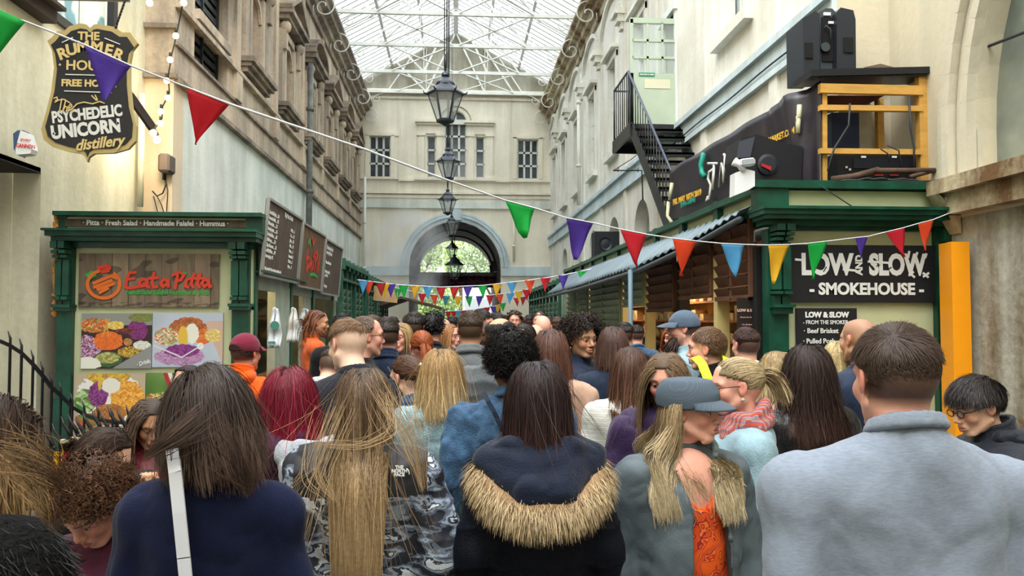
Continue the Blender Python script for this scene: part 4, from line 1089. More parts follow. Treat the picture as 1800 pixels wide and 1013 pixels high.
# main line, from the viewer's left to the smokehouse corner: (px, py, Y)
ML = [(-160,-55,2.5),(-60,-10,2.75),(0,25,2.9),(45,38,2.98),(147,78,3.1),(231,116,3.2),(327,153,3.35),(404,183,3.5),(520,222,3.7),(640,262,3.95),(770,311,4.3),(887,352,4.75),(940,366,4.95),(995,383,5.15),(1043,392,5.35),(1090,403,5.55),(1136,412,5.7),(1182,419,5.85),(1225,424,6.0),(1267,428,6.15),(1308,430,6.3),(1350,431,6.4),(1388,430,6.5),(1420,428,6.6),(1455,424,6.7),(1503,418,6.8),(1525,416,6.85),(1557,408,6.95),(1590,400,7.05),(1614,393,7.1),(1641,386,7.15),(1681,370,7.25)]
ml = [at(a,b,Y) for a,b,Y in ML]
m = MB(); 
m.tube(ml,[.0035] * 7 + [.0055] * 4 + [.0045] * (len(ml) - 11),6)
e = ml[-1]; m.tube([e,e + Vector((.0,.02,.03)),e + Vector((-.05,.05,.09)),e + Vector((-.07,.06,.13)),e + Vector((-.04,.05,.14)),e + Vector((0,.03,.05)),e],.006,6)
m.tube([e,e + Vector((.01,.18,-.02))],.006,6)
tag(m.build('bunting_string',M_rope,loc=tuple(e)),'long white bunting string sagging across the market to the smokehouse corner','string')
flags = [  # px a, px b, tip px, tip py, colour, label, curl
 (-70,45,2 - 35,140,'green','green pennant cut by the left frame edge on the long string',0),
 (147,231,183,180,'purple','large purple pennant in front of the shield sign',0),
 (327,404,342,256,'red','large red pennant below the black grille, on the long string',.2),
 (887,940,921,422,'green','bright green pennant in front of the arch, right of the last big lantern',.5),
 (995,1043,1011,457,'purple','purple pennant before the boxy black speaker',0),
 (1090,1136,1118,474,'red','red pennant hanging over the corrugated awning',.4),
 (1182,1225,1197,487,'orange','orange-red pennant over the awning, next to the light blue one',.2),
 (1267,1308,1292,489,'blue','light blue pennant beside the smokehouse pilaster',.2),
 (1350,1388,1359,499,'yellow','yellow pennant over the smokehouse corner pilaster',0),
 (1420,1455,1428,491,'green','green pennant covering the O of LOW on the smokehouse sign',0),
 (1503,1525,1513,455,'purple','small purple pennant above the word AND',0),
 (1557,1590,1588,452,'red','red pennant above the last letters of SLOW',0),
 (1614,1641,1625,442,'orange','orange-red pennant at the last place on the string, by the white loop',.2)]
def interp_line(px):
    for (a,b) in zip(ML[:-1],ML[1:]):
        if a[0] <= px <= b[0]:
            f = (px - a[0]) / (b[0] - a[0]); return at(px,a[1] + (b[1] - a[1]) * f,a[2] + (b[2] - a[2]) * f),a[2] + (b[2] - a[2]) * f
for i,(pa,pb,tx,ty,col,lab,cu) in enumerate(flags):
    A,Ya = interp_line(pa); B,Yb = interp_line(pb)
    flag(A,B,at(tx,ty,(Ya + Yb) / 2 + .02),col,lab,'large pennants on the long bunting string',cu,seed=i)
# far strings
def far_string(pts,fl,tag_s,lab_s,group,dz=42):
    P = [at(*p) for p in pts]; m = MB(); m.tube(P,.012,4)
    tag(m.build('bunting_string',M_rope,loc=tuple(P[0])),lab_s,'string')
    for k,(px,col) in enumerate(fl):
        for a,b in zip(pts[:-1],pts[1:]):
            if a[0] <= px <= b[0]:
                f = (px - a[0]) / (b[0] - a[0]); y = a[1] + (b[1] - a[1]) * f; Y = a[2] + (b[2] - a[2]) * f
                w = .115 * 1400 / Y * 1.0; h = .44 * 1400 / Y
                flag(at(px - w,y,Y),at(px + w,y,Y),at(px + (k % 3 - 1) * 1.5,y + h * .72,Y),col,'%s pennant, %s' % (col,tag_s % PLACE[k]),group,0,seed=k + int(Y)); break
PLACE = ['first from its left end','second from its left end','third from the left','fourth from the left','fifth from the left','sixth from the left','seventh from the left','eighth along','ninth along','tenth along','eleventh along','twelfth along','thirteenth along','fourteenth along','fifteenth along','sixteenth along','seventeenth along','eighteenth along','nineteenth along']
far_string([(628,492,17.5),(700,501,18),(775,505,18.4),(850,502,18.6),(930,493,18.2),(990,484,17.4),(1050,471,16.6)],
           [(639,'blue'),(648,'orange'),(669,'brick'),(677,'yellow'),(687,'purple'),(709,'green'),(730,'yellow'),(752,'blue'),(775,'red'),(799,'red'),(822,'purple'),(848,'green'),(874,'yellow'),(900,'blue'),(931,'orange'),(959,'red'),(990,'purple'),(1024,'green')],
           '%s on the upper far string across the market','thin white string of the upper far bunting','small pennants on the upper far string')
far_string([(690,505,22),(742,516,22),(790,521,22.4),(840,521,22.6),(900,515,22.2),(940,506,22)],
           [(700,'green'),(742,'red'),(763,'orange'),(784,'teal'),(805,'yellow'),(824,'green'),(843,'purple'),(861,'red'),(878,'orange'),(897,'blue'),(912,'yellow'),(925,'red')],
           '%s on the second far string, below the banner','white string of the second far bunting','small pennants on the second far string')
far_string([(770,549,29),(830,545,29),(872,538,28),(905,524,27),(930,520,27)],
           [(778,'green'),(788,'red'),(797,'red'),(806,'blue'),(815,'red'),(826,'teal'),(846,'red'),(856,'red'),(867,'purple'),(876,'yellow'),(884,'green'),(908,'red'),(920,'brick')],
           '%s on the lowest far string, just above the heads','white string of the lowest far bunting','tiny pennants just above the far heads')
# ------------------------------------------------------------------ shield sign
YSg = 8.6
def S(px,py,y=YSg): return at(px,py,y)
half = [(158,49),(165,43),(172,42),(200,47),(215,57),(229,57),(242,76),(232,88),(228,110),(228,150),(232,190),(240,222),(238,248),(225,262),(200,269),(165,270),(156,276),(153,285)]
halfl = [(150,277),(143,270),(118,266),(92,258),(77,246),(72,228),(80,200),(90,160),(95,118),(91,88),(83,72),(92,65),(100,55),(112,55),(122,46),(140,41),(152,43)]
outl = [S(x,y) for x,y in half + halfl]
sg = thing('shield_sign','black and gold shield-shaped pub sign hanging from the left wall','sign',tuple(S(156,160)))
cx_,cy_ = 158,160
m = MB(); m.prism(outl,(0,.05,0)); m.build('sign_rim',mat('gold_rim',(186,166,112),.4,var=.1,metal=.2),sg)
inn = [S(cx_ + (x - cx_) * .915,cy_ + (y - cy_) * .925,YSg - .012) for x,y in half + halfl]
m = MB(); m.prism(inn,(0,.02,0)); m.build('sign_face',mat('sign_black',(30,30,34),.5),sg)
def stx(s_,px,py,size,mt_,ang=0.0,**k):
    p = S(px,py,YSg - .016); d = (math.cos(ang),0,math.sin(ang))
    return text(sg,s_,size,frame_M(p,d,(-math.sin(ang),0,math.cos(ang))),mt_,ext=.003,**k)
M_sw = mat('silver_white_letters',(212,212,206),.5)
stx('THE',156,64,.12,M_gold,bold=.004)
for i,(ch,px,py,an) in enumerate([('R',110,95,.38),('U',126,88,.2),('M',146,83,.08),('M',170,84,-.08),('E',191,89,-.2),('R',208,97,-.36)]): stx(ch,px,py,.165,M_gold,an,bold=.006)
stx('· HOUSE ·',156,116,.145,M_gold,bold=.003)
stx('FREE HOUSE',156,147,.10,M_gold,bold=.004)
for a,b in (((109,75),(128,66)),((184,67),(211,78)),((115,131),(197,133)),((113,160),(196,163))):
    m = MB(); m.bar(S(*a,YSg - .02),S(*b,YSg - .02),.008,.01); m.build('rule_line',M_sw,sg)
def sstroke(name,paths,w,m_): return strokes(sg,name,[[tuple(S(x,y)[q] for q in (0,2)) for x,y in p] for p in paths],frame_M((0,YSg - .022,0),(1,0,0),(0,0,1)),w,m_)
sstroke('script_the',[[(97,174),(102,172),(104,178),(99,181)],[(100,178),(115,176),(125,182)],[(111,175),(107,197)],[(118,178),(113,196),(117,188),(121,190),(119,197)],[(124,192),(129,188),(127,184),(123,189),(124,196),(130,192),(138,184),(150,181),(165,184),(178,180),(186,183)],[(164,170),(172,178)],[(170,169),(174,178)]],.012,M_gold)
stx('PSYCHEDELIC',153,201,.165,M_sw,.13,bold=.007,sx=.70,shear=.0); stx('UNICORN',151,228,.19,M_sw,.13,bold=.009,sx=.80); stx('·',95,236,.16,M_sw,bold=.004); stx('·',207,218,.16,M_sw,bold=.004)
stx('distillery',174,252,.16,M_gold,.14,bold=.004,shear=.35,sx=.9)
m = MB()
for k in range(9):
    for s0,s1 in (((222 - k * 1.9,-6 + k * 5.5),(220.5 - k * 1.9,0 + k * 5.5)),):
        m.tube([S(*s0),S(*s1)],.012,5)
m.tube([S(206,44),S(203,50)],.01,5); m.bar((WLN,YSg + .02,S(0,-8).z),(S(226,0).x,YSg + .02,S(0,-8).z),.04)
m.build('hanging_chain',M_black,sg)
# carved bracket behind it
m = MB(); m.bar(S(228,168,9.9),S(268,225,10.2),.05,.1); m.tube([S(228,160,10),S(250,190,10.1),S(262,222,10.2)],.02,5)
tag(m.build('cable_tray',mat('dark_timber',(58,48,42)),loc=tuple(S(268,225,10.2))),'dark cable tray slanting down behind the shield sign','bracket')
# alarm box
al = thing('alarm_box','blue and white alarm box with red lettering on the left wall','alarm box',(-4.55,8.4,at(40,268,8.4).z))
def A_(px,py,y=8.35): return at(px,py,y)
m = MB(); m.prism([A_(23,235),A_(31,229),A_(41,229),A_(40,262),A_(33,274),A_(24,262)],(0,.12,0)); m.build('box_back',mat('alarm_blue',(60,84,120),.5),al)
m = MB(); m.prism([A_(36,229,8.3),A_(49,234,8.3),A_(56,262,8.3),A_(53,270,8.3),A_(29,272,8.3),A_(27,262,8.3)],(0,.12,0)); m.build('box_front',mat('alarm_white',(226,230,230),.5),al)
text(al,'CANNON',.055,frame_M(A_(45,257,8.29),(1,0,-.1),(0,0,1)),mat('alarm_red',(214,60,60),.6),bold=.001,sx=.75); text(al,'SECURITY',.03,frame_M(A_(45,246,8.29),(1,0,-.1),(0,0,1)),mat('alarm_red',(214,60,60)),sx=.8)
# festoon bulbs
M_bulb = mat('glowing_bulb',(255,226,170),.4,emit=(255,216,160),estr=9)
fs = thing('festoon_cable','black festoon cable dropping beside the left pilaster','cable',tuple(at(283,217,11)))
FB = [(263,5,10.2),(323,5,10.6),(309,63,11.2),(299,105,11.3),(293,142,11.4),(295,172,11.5),(283,196,11.5),(282,217,11.5),(270,234,11.5),(276,246,11.5)]
m = MB(); pts = [at(a,b,y) for a,b,y in FB]
m.tube([at(230,-3,10),pts[0] + Vector((0,0,.06)),pts[1] + Vector((0,0,.06))] ,.01,5); m.tube([pts[1] + Vector((0,.0,.07))] + [p + Vector((.02,0,.07)) for p in pts[2:]],.01,5)
m.build('cable_run',M_black,fs)
for k,p in enumerate(pts):
    t = thing('festoon_bulb','glowing festoon bulb, ' + ['upper one left of the stone pilaster','highest on the pilaster at the frame top','third down from the top','fourth down','fifth down, beside the bunting string','sixth down','seventh down, left of the string','eighth down','ninth down, nearest the wall corner','lowest, just above the grey floodlight'][k],'light bulb',tuple(p),'warm festoon bulbs by the pilaster')
    m = MB(); m.ball(p,.042 if k < 8 else .052,6); m.build('glass_bulb',M_bulb,t)
    m = MB(); m.tube([p + Vector((0,0,.03)),p + Vector((0,0,.10))],.018,6); m.build('bulb_socket',M_black,t)
lamp(at(276,240,11.2).x,11.2,at(276,240,11.2).z,22,(1,.76,.45),.1); lamp(at(298,110,11).x,10.9,at(298,110,11).z,10,(1,.76,.45),.1)
# grey floodlight with cables
fl = thing('floodlight','grey floodlight box on the pilaster with tangled cables below','floodlight',tuple(at(289,307,11.9)))
m = MB(); a,b = at(279,270,11.85),at(299,303,11.85); m.box((a.x,11.8,b.z),(b.x,12.095,a.z)); m.build('lamp_head',mat('grey_brown_metal',(92,82,76),.6),fl).modifiers.new('b','BEVEL').width = .03
m = MB(); G = lambda x,y: at(x,y,12.0)
m.tube([G(289,303),G(289,316)],.03,6); m.tube([G(290,312),G(292,325),G(286,340),G(276,345),G(268,336)],.012,5); m.tube([G(291,312),G(295,335),G(293,372)],.008,5); m.tube([G(276,345),G(283,358),G(288,373)],.008,5); m.tube([G(270,345),G(277,372)],.008,5)
m.build('power_cable',M_black,fl)
# ------------------------------------------------------------------ curved iron railing at the left
M_rail = mat('railing_black',(18,20,26),.35,var=.2,vscale=20)
ra = thing('iron_railing','black spiked iron railing sweeping down around the basement at the left','railing',(-3.6,6.5,0))
top = [(-60,566,6.6),(0,600,6.7),(18,608,6.75),(38,621,6.8),(58,641,6.85),(75,661,6.9),(91,682,6.95),(107,696,7.0),(127,716,7.05),(148,729,7.1),(173,738,7.1),(198,742,7.1),(226,744,7.1),(252,744,7.1),(276,742,7.1),(292,740,7.1)]
m = MB(); tp = [at(*p) for p in top]
for a,b in zip(tp[:-1],tp[1:]): m.bar(a,b,.035,.028)
m.build('top_rail',M_rail,ra)
for k,(px,py,Y) in enumerate(top[2:]):
    m = MB(); p = at(px,py,Y); hh = .12
    m.tube([(p.x,p.y,.05),(p.x,p.y,p.z),(p.x + .0,p.y,p.z + hh * .5),(p.x - .02,p.y,p.z + hh)],[.011,.011,.010,.004],6); m.build('bar',M_rail,ra)
r2 = thing('spiked_rail','lower black rail of leaning curved spikes beside the yellow crate','railing',(-3.2,5.6,0))
low = [(70,806,5.4),(110,797,5.4),(140,782,5.6),(190,764,5.9),(240,752,6.2),(290,748,6.3)]
m = MB(); lp = [at(*p) for p in low]
for a,b in zip(lp[:-1],lp[1:]): m.bar(a,b,.05,.03)
for p in (lp[0],lp[3],lp[5]): m.tube([(p.x,p.y,0),p],.014,6)
m.build('base_rail',M_rail,r2)
for k,(px,py) in enumerate([(60,792),(77,790),(93,786),(108,782),(124,770),(136,765),(150,770),(162,762),(178,758),(192,760),(206,752),(222,756),(238,750),(255,752),(270,748),(284,750)]):
    Y = np.interp(px,[70,290],[5.4,6.3]); m = MB(); 
    m.tube([at(px + 2,py + 3,Y),at(px - 4,py - 12,Y),at(px - 12,py - 24,Y),at(px - 17,py - 38,Y)],[.013,.014,.009,.002],6); m.ball(at(px + 2,py + 2,Y),.018,4); m.build('curved_spike',M_rail,r2)
# yellow-legged black street sign + crate + drink can
m = MB(); a = at(112,790,4.6); 
cr = thing('barrier_frame','black board with yellow posts tucked behind the lower rail','barrier',(a.x,4.6,0))
m = MB(); m.prism([at(107,776,4.5),at(128,776,4.5),at(145,806,4.5),at(145,860,4.5),at(107,860,4.5)],(0,.04,0)); m.build('dark_board',mat('board_black',(22,24,28),.6),cr)
m = MB(); m.bar(at(107,776,4.48),at(128,776,4.48),.02); m.bar(at(128,776,4.48),at(145,805,4.48),.02); m.bar(at(127,771,4.6),at(149,772,4.6),.016); m.build('pale_edge',mat('pale_board_edge',(200,190,160),.6),cr)
m = MB()
m.bar(at(115,790,4.44),Vector((at(115,790,4.44).x,4.44,0)),.03); m.build('yellow_post',mat('yellow_post',(236,176,20),.5),cr)
m = MB(); m.bar(at(99,795,4.44),Vector((at(99,795,4.44).x,4.44,0)),.02); m.build('yellow_post',mat('yellow_post',(236,176,20),.5),cr)
# ------------------------------------------------------------------ fire escape door and stairs
YD = 14.95
dr = thing('fire_escape_door','pale green half-glazed door standing open above the fire escape','door',(4.25,YD,5.5))
D = lambda px,py,y=YD: at(px,py,y)
M_door = mat('sage_door_paint',(176,190,170),.5,var=.06)
def dbox(mb,a,b,c_,d,t=.05,y=YD): p,q = D(a,d,y),D(b,c_,y); mb.box((p.x,y,p.z),(q.x,y + t,q.z))
m = MB(); dbox(m,1108,1197,130,236); dbox(m,1108,1197,33,40); dbox(m,1108,1113,33,236); dbox(m,1190,1198,33,236); m.build('door_leaf',M_door,dr)
m = MB(); 
for x in (1137,1163): dbox(m,x,x + 3,40,130,.04)
for y in (70,100): dbox(m,1112,1192,y,y + 2.5,.04)
m.build('glazing_bars',M_door,dr)
m = MB(); dbox(m,1112,1192,40,130,.008,YD + .02); m.build('door_glass',glass_mat('clear_glass',(240,246,246),.12,.05),dr)
m = MB(); dbox(m,1123,1151,128,134,.006,YD - .01); o = m.build('green_notice',mat('notice_green',(20,140,100),.5),dr)
text(o,'PUSH PAD TO OPEN',.035,frame_M(D(1137,131.2,YD - .014),(1,0,0),(0,0,1)),M_letter,bold=.001,sx=.85)
m = MB(); dbox(m,1133,1178,140,155,.006,YD - .01); m.build('cream_panel',mat('cream_notice',(206,204,178),.6),dr)
m = MB(); m.box((WR - .03,14.9,5.4),(WR + .05,15.02,7.85)); m.box((WR - .03,15.9,5.4),(WR + .05,16.0,7.85)); m.box((WR - .08,14.85,7.75),(WR + .05,16.05,7.9)); structure(m.build('door_1',M_white))
m = MB(); m.box((WR + .28,14.9,5.4),(WR + .32,16,7.8)); structure(m.build('door_2',mat('dim_olive_room',(110,112,92),.9)))
# stairs
fe = thing('fire_escape','black metal fire escape stair with landing on the right wall','staircase',(3.7,14,3.1))
zl = 5.45; Xs0,Xs1 = 3.32,4.2
m = MB(); m.box((Xs0 - .02,15.0 - .3,zl - .06),(Xs1,16.35,zl)); m.box((Xs0 - .04,14.7,zl - .22),(Xs0 + .01,16.38,zl + .03)); m.box((Xs0 - .04,16.33,zl - .22),(Xs1,16.38,zl + .03)); m.box((Xs0,14.68,zl - .2),(Xs1,14.74,zl)); m.build('landing',M_black,fe)
P0 = Vector((0,14.7,zl)); P1 = Vector((0,12.0,3.15))
for x in (Xs0,Xs1 - .02):
    m = MB(); m.bar((x,P0.y,P0.z - .1),(x,P1.y,P1.z - .1),.025,.26); m.build('stringer',M_black,fe)
for k in range(1,12):
    f = k / 12; m = MB(); y,z = P0.y + (P1.y - P0.y) * f,P0.z + (P1.z - P0.z) * f
    m.box((Xs0,y - .13,z - .02),(Xs1,y + .11,z + .02)); m.box((Xs0,y - .13,z - .05),(Xs1,y - .11,z + .02)); m.build('tread',M_black,fe)
m = MB(); m.tube([(Xs0,16.36,zl + 1.1),(Xs0,15.0,zl + 1.1),(Xs0,P1.y,P1.z + .9),(Xs0,P1.y,P1.z)],.022,8); m.tube([(Xs0,16.36,zl + 1.1),(Xs0,16.36,zl)],.02,8); m.tube([(Xs0,16.36,zl + 1.1),(Xs1,16.36,zl + 1.1)],.02,8); m.tube([(Xs0,15,zl),(Xs0,15,zl + 1.1)],.02,6)
m.build('handrail',mat('worn_rail',(58,66,84),.35),fe)
for k in range(22):
    y = 16.3 - k * .19
    m = MB()
    if y > 15.0: zb,zt_ = zl,zl + 1.1
    else:
        f = (15.0 - y) / (15.0 - P1.y); zb = P0.z + (P1.z - P0.z) * max(0,(P0.y - y) / (P0.y - P1.y)); zt_ = zl + 1.1 + (P1.z + .9 - zl - 1.1) * f
    m.tube([(Xs0,y,zb - .05),(Xs0,y,zt_)],.011,5); m.build('baluster',M_black,fe)
for k in range(4):
    m = MB(); x = Xs0 + .18 + k * .2; m.tube([(x,16.36,zl),(x,16.36,zl + 1.1)],.011,5); m.build('baluster',M_black,fe)
# drying-rack bracket on the band
m = MB(); q = lambda x,y: at(x,y,15.6)
m.tube([q(1078,300),q(1128,300),q(1130,352)],.015,5); m.tube([q(1078,300),q(1110,280),q(1125,268)],.008,5)
for x in (1083,1100,1118): m.tube([q(x,300),q(x + 5,294),q(x + 3,303)],.01,4)
tag(m.build('iron_bracket',M_black,loc=tuple(q(1130,352))),'thin black bracket with hooks projecting beside the fire escape','bracket')
m = MB(); m.lathe([(.02,0),(.22,0),(.24,.1),(.24,.16),(.15,.2)],(at(1124,405,14.5).x,14.5,3.05),14); tag(m.build('roof_vent',mat('galvanised',(170,176,176),.35,metal=.5),loc=(at(1124,405,14.5).x,14.5,3.05)),'round galvanised vent cowl on the stall roof below the fire escape','vent')
m = MB(); m.box((XR,YR + .1,3.03),(WR - .02,21.5,3.075)); structure(m.build('roof_1',mat('dark_felt_roof',(62,58,56),.9,var=.3)))
m = MB(); m.box((WR - .03,YR + .1,3.03),(WRN - .01,8.45,3.075)); structure(m.build('roof_2',mat('dark_felt_roof',(62,58,56),.9,var=.3)))
m = MB(); m.box((-4.18,9.35,2.97),(x1,15.98,3.0)); structure(m.build('roof_3',mat('dark_felt_roof',(62,58,56),.9,var=.3)))
# ------------------------------------------------------------------ banner on the stall roof
bn_far,bn_near = at(1176,390,10.9),at(1440,325,7.8)
zt_far,zt_near = at(1176,300,10.9).z,at(1440,140,7.8).z
N = 40; V = []
for i in range(N + 1):
    f = i / N
    b = bn_far.lerp(bn_near,f); zt_ = zt_far + (zt_near - zt_far) * f
    for j in range(13):
        g = j / 12; z = 3.10 + (zt_ - 3.10) * g
        fold = .014 * math.sin(f * 26 + 1.6 * g) * (.3 + g * .7) * (1 + 4 * (f > .78)) + .02 * math.sin(f * 60 + 3 * g) * (f > .7)
        V.append((b.x + fold,b.y + fold * .6,z))
F = [(i * 13 + j,(i + 1) * 13 + j,(i + 1) * 13 + j + 1,i * 13 + j + 1) for i in range(N) for j in range(12)]
m = MB(); m.sm = True; m._add(V,F); bn = m.build('vinyl_banner',mat('black_vinyl',(36,32,42),.38,var=.2,vscale=2,bump=.3,bscale=3,spec=.5),loc=tuple(bn_far))
tag(bn,'torn black festival banner strung along the smokehouse roof','banner'); md = bn.modifiers.new('t','SOLIDIFY'); md.thickness = .003
bd = (Vector((bn_near.x,bn_near.y,0)) - Vector((bn_far.x,bn_far.y,0))); bd.normalize()
def onb(px,py,off=.05):
    """point of the banner plane under a pixel"""
    nrm = Vector((bd.y,-bd.x,0)); d = ray(px,py); o0 = Vector((0,0,CAMZ)); t = (Vector((bn_far.x,bn_far.y,0)) - o0).dot(nrm) / d.dot(nrm); p = o0 + d * t
    return p - nrm * off if nrm.dot(p - o0) > 0 else p + nrm * off
def btxt(s_,pa,pb,size,m_,**k):
    A,B = onb(*pa,.06),onb(*pb,.06); M = frame_M((A + B) / 2,B - A,(0,0,1)); L = (B - A).length
    o = text(bn,s_,size,M,m_,**k); w0 = max(v.co.x for v in o.data.vertices) - min(v.co.x for v in o.data.vertices)
    o.matrix_local = Matrix.Translation(-Vector(ROOT[bn.name])) @ M @ Matrix.Diagonal((L / w0,1,1,1)); return o
btxt('FRI. MAY 10TH 2019',(1190,357),(1240,338),.105,mat('yellow_print',(222,176,60),.5),bold=.004)
btxt('3PM-10PM',(1203,362),(1229,352),.085,mat('teal_print',(30,150,130),.5),bold=.002)
btxt('STMARKET.COM',(1352,252),(1405,230),.10,mat('yellow_print',(222,176,60),.5),bold=.003)
def bstroke(name,paths,w,m_):
    mb = MB()
    for p in paths:
        q = [onb(x,y,.06) for x,y in p]
        mb.tube(q,w / 2,6)
    return mb.build(name,m_,bn)
bstroke('green_stroke',[[(1244,270),(1239,290),(1241,304),(1246,311)]],.07,mat('teal_print',(30,150,130),.5))
bstroke('white_script',[[(1262,298),(1254,303),(1252,315),(1257,326),(1254,350),(1249,354),(1252,346)],[(1252,288),(1268,288)],[(1263,290),(1260,334)],[(1272,330),(1276,288),(1280,322),(1282,274),(1280,272)],[(1287,300),(1288,280),(1291,276)],[(1296,300),(1292,296)]],.035,M_sw)
bstroke('torn_gap',[[(1414,185),(1413,205),(1410,215)],[(1412,205),(1411,235)],[(1410,312),(1407,322)],[(1188,322),(1184,352)],[(1182,355),(1180,380),(1188,392)]],.05,mat('cream_tear',(206,204,170),.7))
# ------------------------------------------------------------------ loudspeakers
def boxp(name,lab,px0,px1,py0,py1,Y,dep,m_,cat='loudspeaker',taper=.12):
    a,b = at(px0,py1,Y),at(px1,py0,Y); t = thing(name,lab,cat,((a.x + b.x) / 2,Y,a.z)); return t,a,b
# tall PA seen from its back, on the timber frame
t,a,b = boxp('tall_loudspeaker','tall black loudspeaker pair standing on the timber frame above the smokehouse',1411,1505,13,136,8.0,.4,M_black)
M_spk = mat('speaker_black',(30,35,44),.5,bump=.1,bscale=80)
PXs = lambda x,y,Y=8.0: at(x,y,Y)
m = MB(); 
m.prism([PXs(1411,33),PXs(1433,19),PXs(1441,25),PXs(1441,136),PXs(1413,136)],(0,.42,0)); m.prism([PXs(1471,22),PXs(1478,13),PXs(1500,18),PXs(1504,34),PXs(1505,136),PXs(1471,136)],(0,.42,0)); m.build('cabinet',M_spk,t)
m = MB(); m.prism([PXs(1442,20,8.1),PXs(1452,14,8.1),PXs(1463,15,8.1),PXs(1470,22,8.1),PXs(1470,136,8.1),PXs(1442,136,8.1)],(0,.28,0)); m.build('amplifier_back',mat('speaker_grey',(58,66,74),.5),t)
m = MB()
for x0_,x1_ in ((1416,1429),(1484,1500)): p,q = PXs(x0_,102 if x0_ < 1450 else 92,7.985),PXs(x1_,75 if x0_ < 1450 else 66,7.985); m.box((p.x,7.985,p.z),(q.x,8.01,q.z))
p,q = PXs(1445,108,8.09),PXs(1466,31,8.09); m.box((p.x,8.085,p.z),(q.x,8.1,q.z)); m.build('handle_recess',M_dark,t)
m = MB(); p,q = PXs(1448,27,8.08),PXs(1460,22,8.08); m.box((p.x,8.075,p.z),(q.x,8.09,q.z)); p,q = PXs(1456,42,8.08),PXs(1465,38,8.08); m.box((p.x,8.07,p.z),(q.x,8.084,q.z)); m.build('white_label',M_letter,t)
m = MB(); m.lathe([(.05,0),(.05,.02),(.04,.025)],(PXs(1456,79).x,8.06,PXs(1456,79).z),14,'y'); m.tube([PXs(1449,50,8.06),PXs(1452,45,8.06),PXs(1460,52,8.05),PXs(1460,70,8.05)],.008,5); m.build('round_socket',mat('speaker_grey',(58,66,74)),t)
# stage monitor behind the white light
t = thing('stage_monitor','angular black stage speaker behind the white emergency light','loudspeaker',tuple(PXs(1350,325,7.9)))
m = MB(); m.prism([PXs(1299,277),PXs(1303,243),PXs(1331,236),PXs(1372,250),PXs(1411,258),PXs(1408,325),PXs(1310,325)],(0,.45,0)); m.build('cabinet',mat('speaker_black2',(14,16,24),.5),t)
m = MB(); m.prism([PXs(1296,278,7.97),PXs(1301,248,7.97),PXs(1327,240,7.97),PXs(1319,276,7.97)],(0,.02,0)); m.build('grille_panel',mat('monitor_grille',(58,64,76),.5),t)
m = MB(); m.lathe([(.10,0),(.11,-.02),(.08,-.03)],(PXs(1348,290).x,7.99,PXs(1348,290).z),18,'y'); m.build('speaker_cone',M_spk,t)
m = MB(); m.prism([PXs(1338,287,7.94),PXs(1356,293,7.94),PXs(1355,300,7.94),PXs(1339,292,7.94)],(0,.02,0)); m.build('red_badge',mat('red_badge',(170,30,36),.5),t)
# small box speaker further along the roof
a,b = at(1046,456,16.5),at(1089,407,16.5)
t = thing('box_loudspeaker','boxy black loudspeaker on the far stall roof under the purple pennant','loudspeaker',((a.x + b.x) / 2,16.5,3.07))
m = MB(); m.box((a.x,16.5,3.08),(b.x,16.95,b.z)); m.build('cabinet',mat('speaker_black2',(14,16,24)),t).modifiers.new('b','BEVEL').width = .01
m = MB(); m.lathe([(.13,0),(.14,-.02),(.1,-.0),(.03,-.01)],(a.x + .22,16.49,(3.08 + b.z) / 2),20,'y'); m.build('speaker_cone',M_spk,t)
# white twin emergency light
t = thing('emergency_light','white emergency light box with twin lamp heads on the stall parapet','light',tuple(PXs(1306,335,7.45)))
Mw_ = mat('white_plastic',(228,232,236),.4)
E_ = lambda x,y,Y=7.45: at(x,y,Y)
m = MB(); a,b = E_(1291,344),E_(1327,300); m.prism([E_(1291,344),E_(1292,304),E_(1311,297),E_(1327,301),E_(1327,327),E_(1316,334)],(0,.14,0)); m.build('battery_box',Mw_,t)
m = MB(); m.tube([E_(1307,300),E_(1300,290),E_(1290,284)],[.03,.03,.045],10); m.build('lamp_head',Mw_,t)
m = MB(); p = E_(1312,286); m.cbox(p,(.16,.10,.075),Euler((0,-.15,.2)).to_matrix()); m.build('lamp_head',Mw_,t).modifiers.new('b','BEVEL').width = .02
m = MB(); m.cbox(p + Vector((.0,-.052,0)),(.13,.01,.05),Euler((0,-.15,.2)).to_matrix()); m.build('lamp_lens',mat('lens_grey',(168,174,182),.2),t)
# ------------------------------------------------------------------ timber frame with its gear
tf = thing('timber_frame','yellow timber frame carrying sound gear on the smokehouse roof','frame',tuple(PXs(1540,310,7.9)))
M_tim = mat('yellow_timber',(206,158,78),.6,var=.15,vscale=4,stretch=(1,1,4))
T_ = lambda x,y,Y=7.85: at(x,y,Y)
def tbar(x0_,y0_,x1_,y1_,w,Y,name='rail'):
    m = MB(); a,b = T_(x0_,y0_,Y),T_(x1_,y1_,Y); m.bar(a,b,.06,w); m.build(name,M_tim,tf)
m = MB(); a = T_(1618,132); m.bar((a.x,7.85,3.12),a,.085,.085,up=(1,0,0)); m.build('post',M_tim,tf)
m = MB(); a = T_(1448,148); m.bar((a.x,7.88,3.12),a,.05,.05,up=(1,0,0)); m.build('post',M_tim,tf)
m = MB(); a = T_(1545,175,8.35); m.bar((a.x,8.35,3.12),a,.07,.07,up=(1,0,0)); m.build('post',M_tim,tf)
tbar(1440,156,1620,160,.095,7.82); tbar(1440,190,1620,192,.055,7.82); tbar(1440,266,1618,268,.055,7.82)
m = MB(); m.bar(T_(1411,138,7.95),T_(1625,133,7.95),.40,.07); m.bar(T_(1442,132,7.8),T_(1626,130,7.8),.05,.06); m.build('black_platform',M_black,tf)
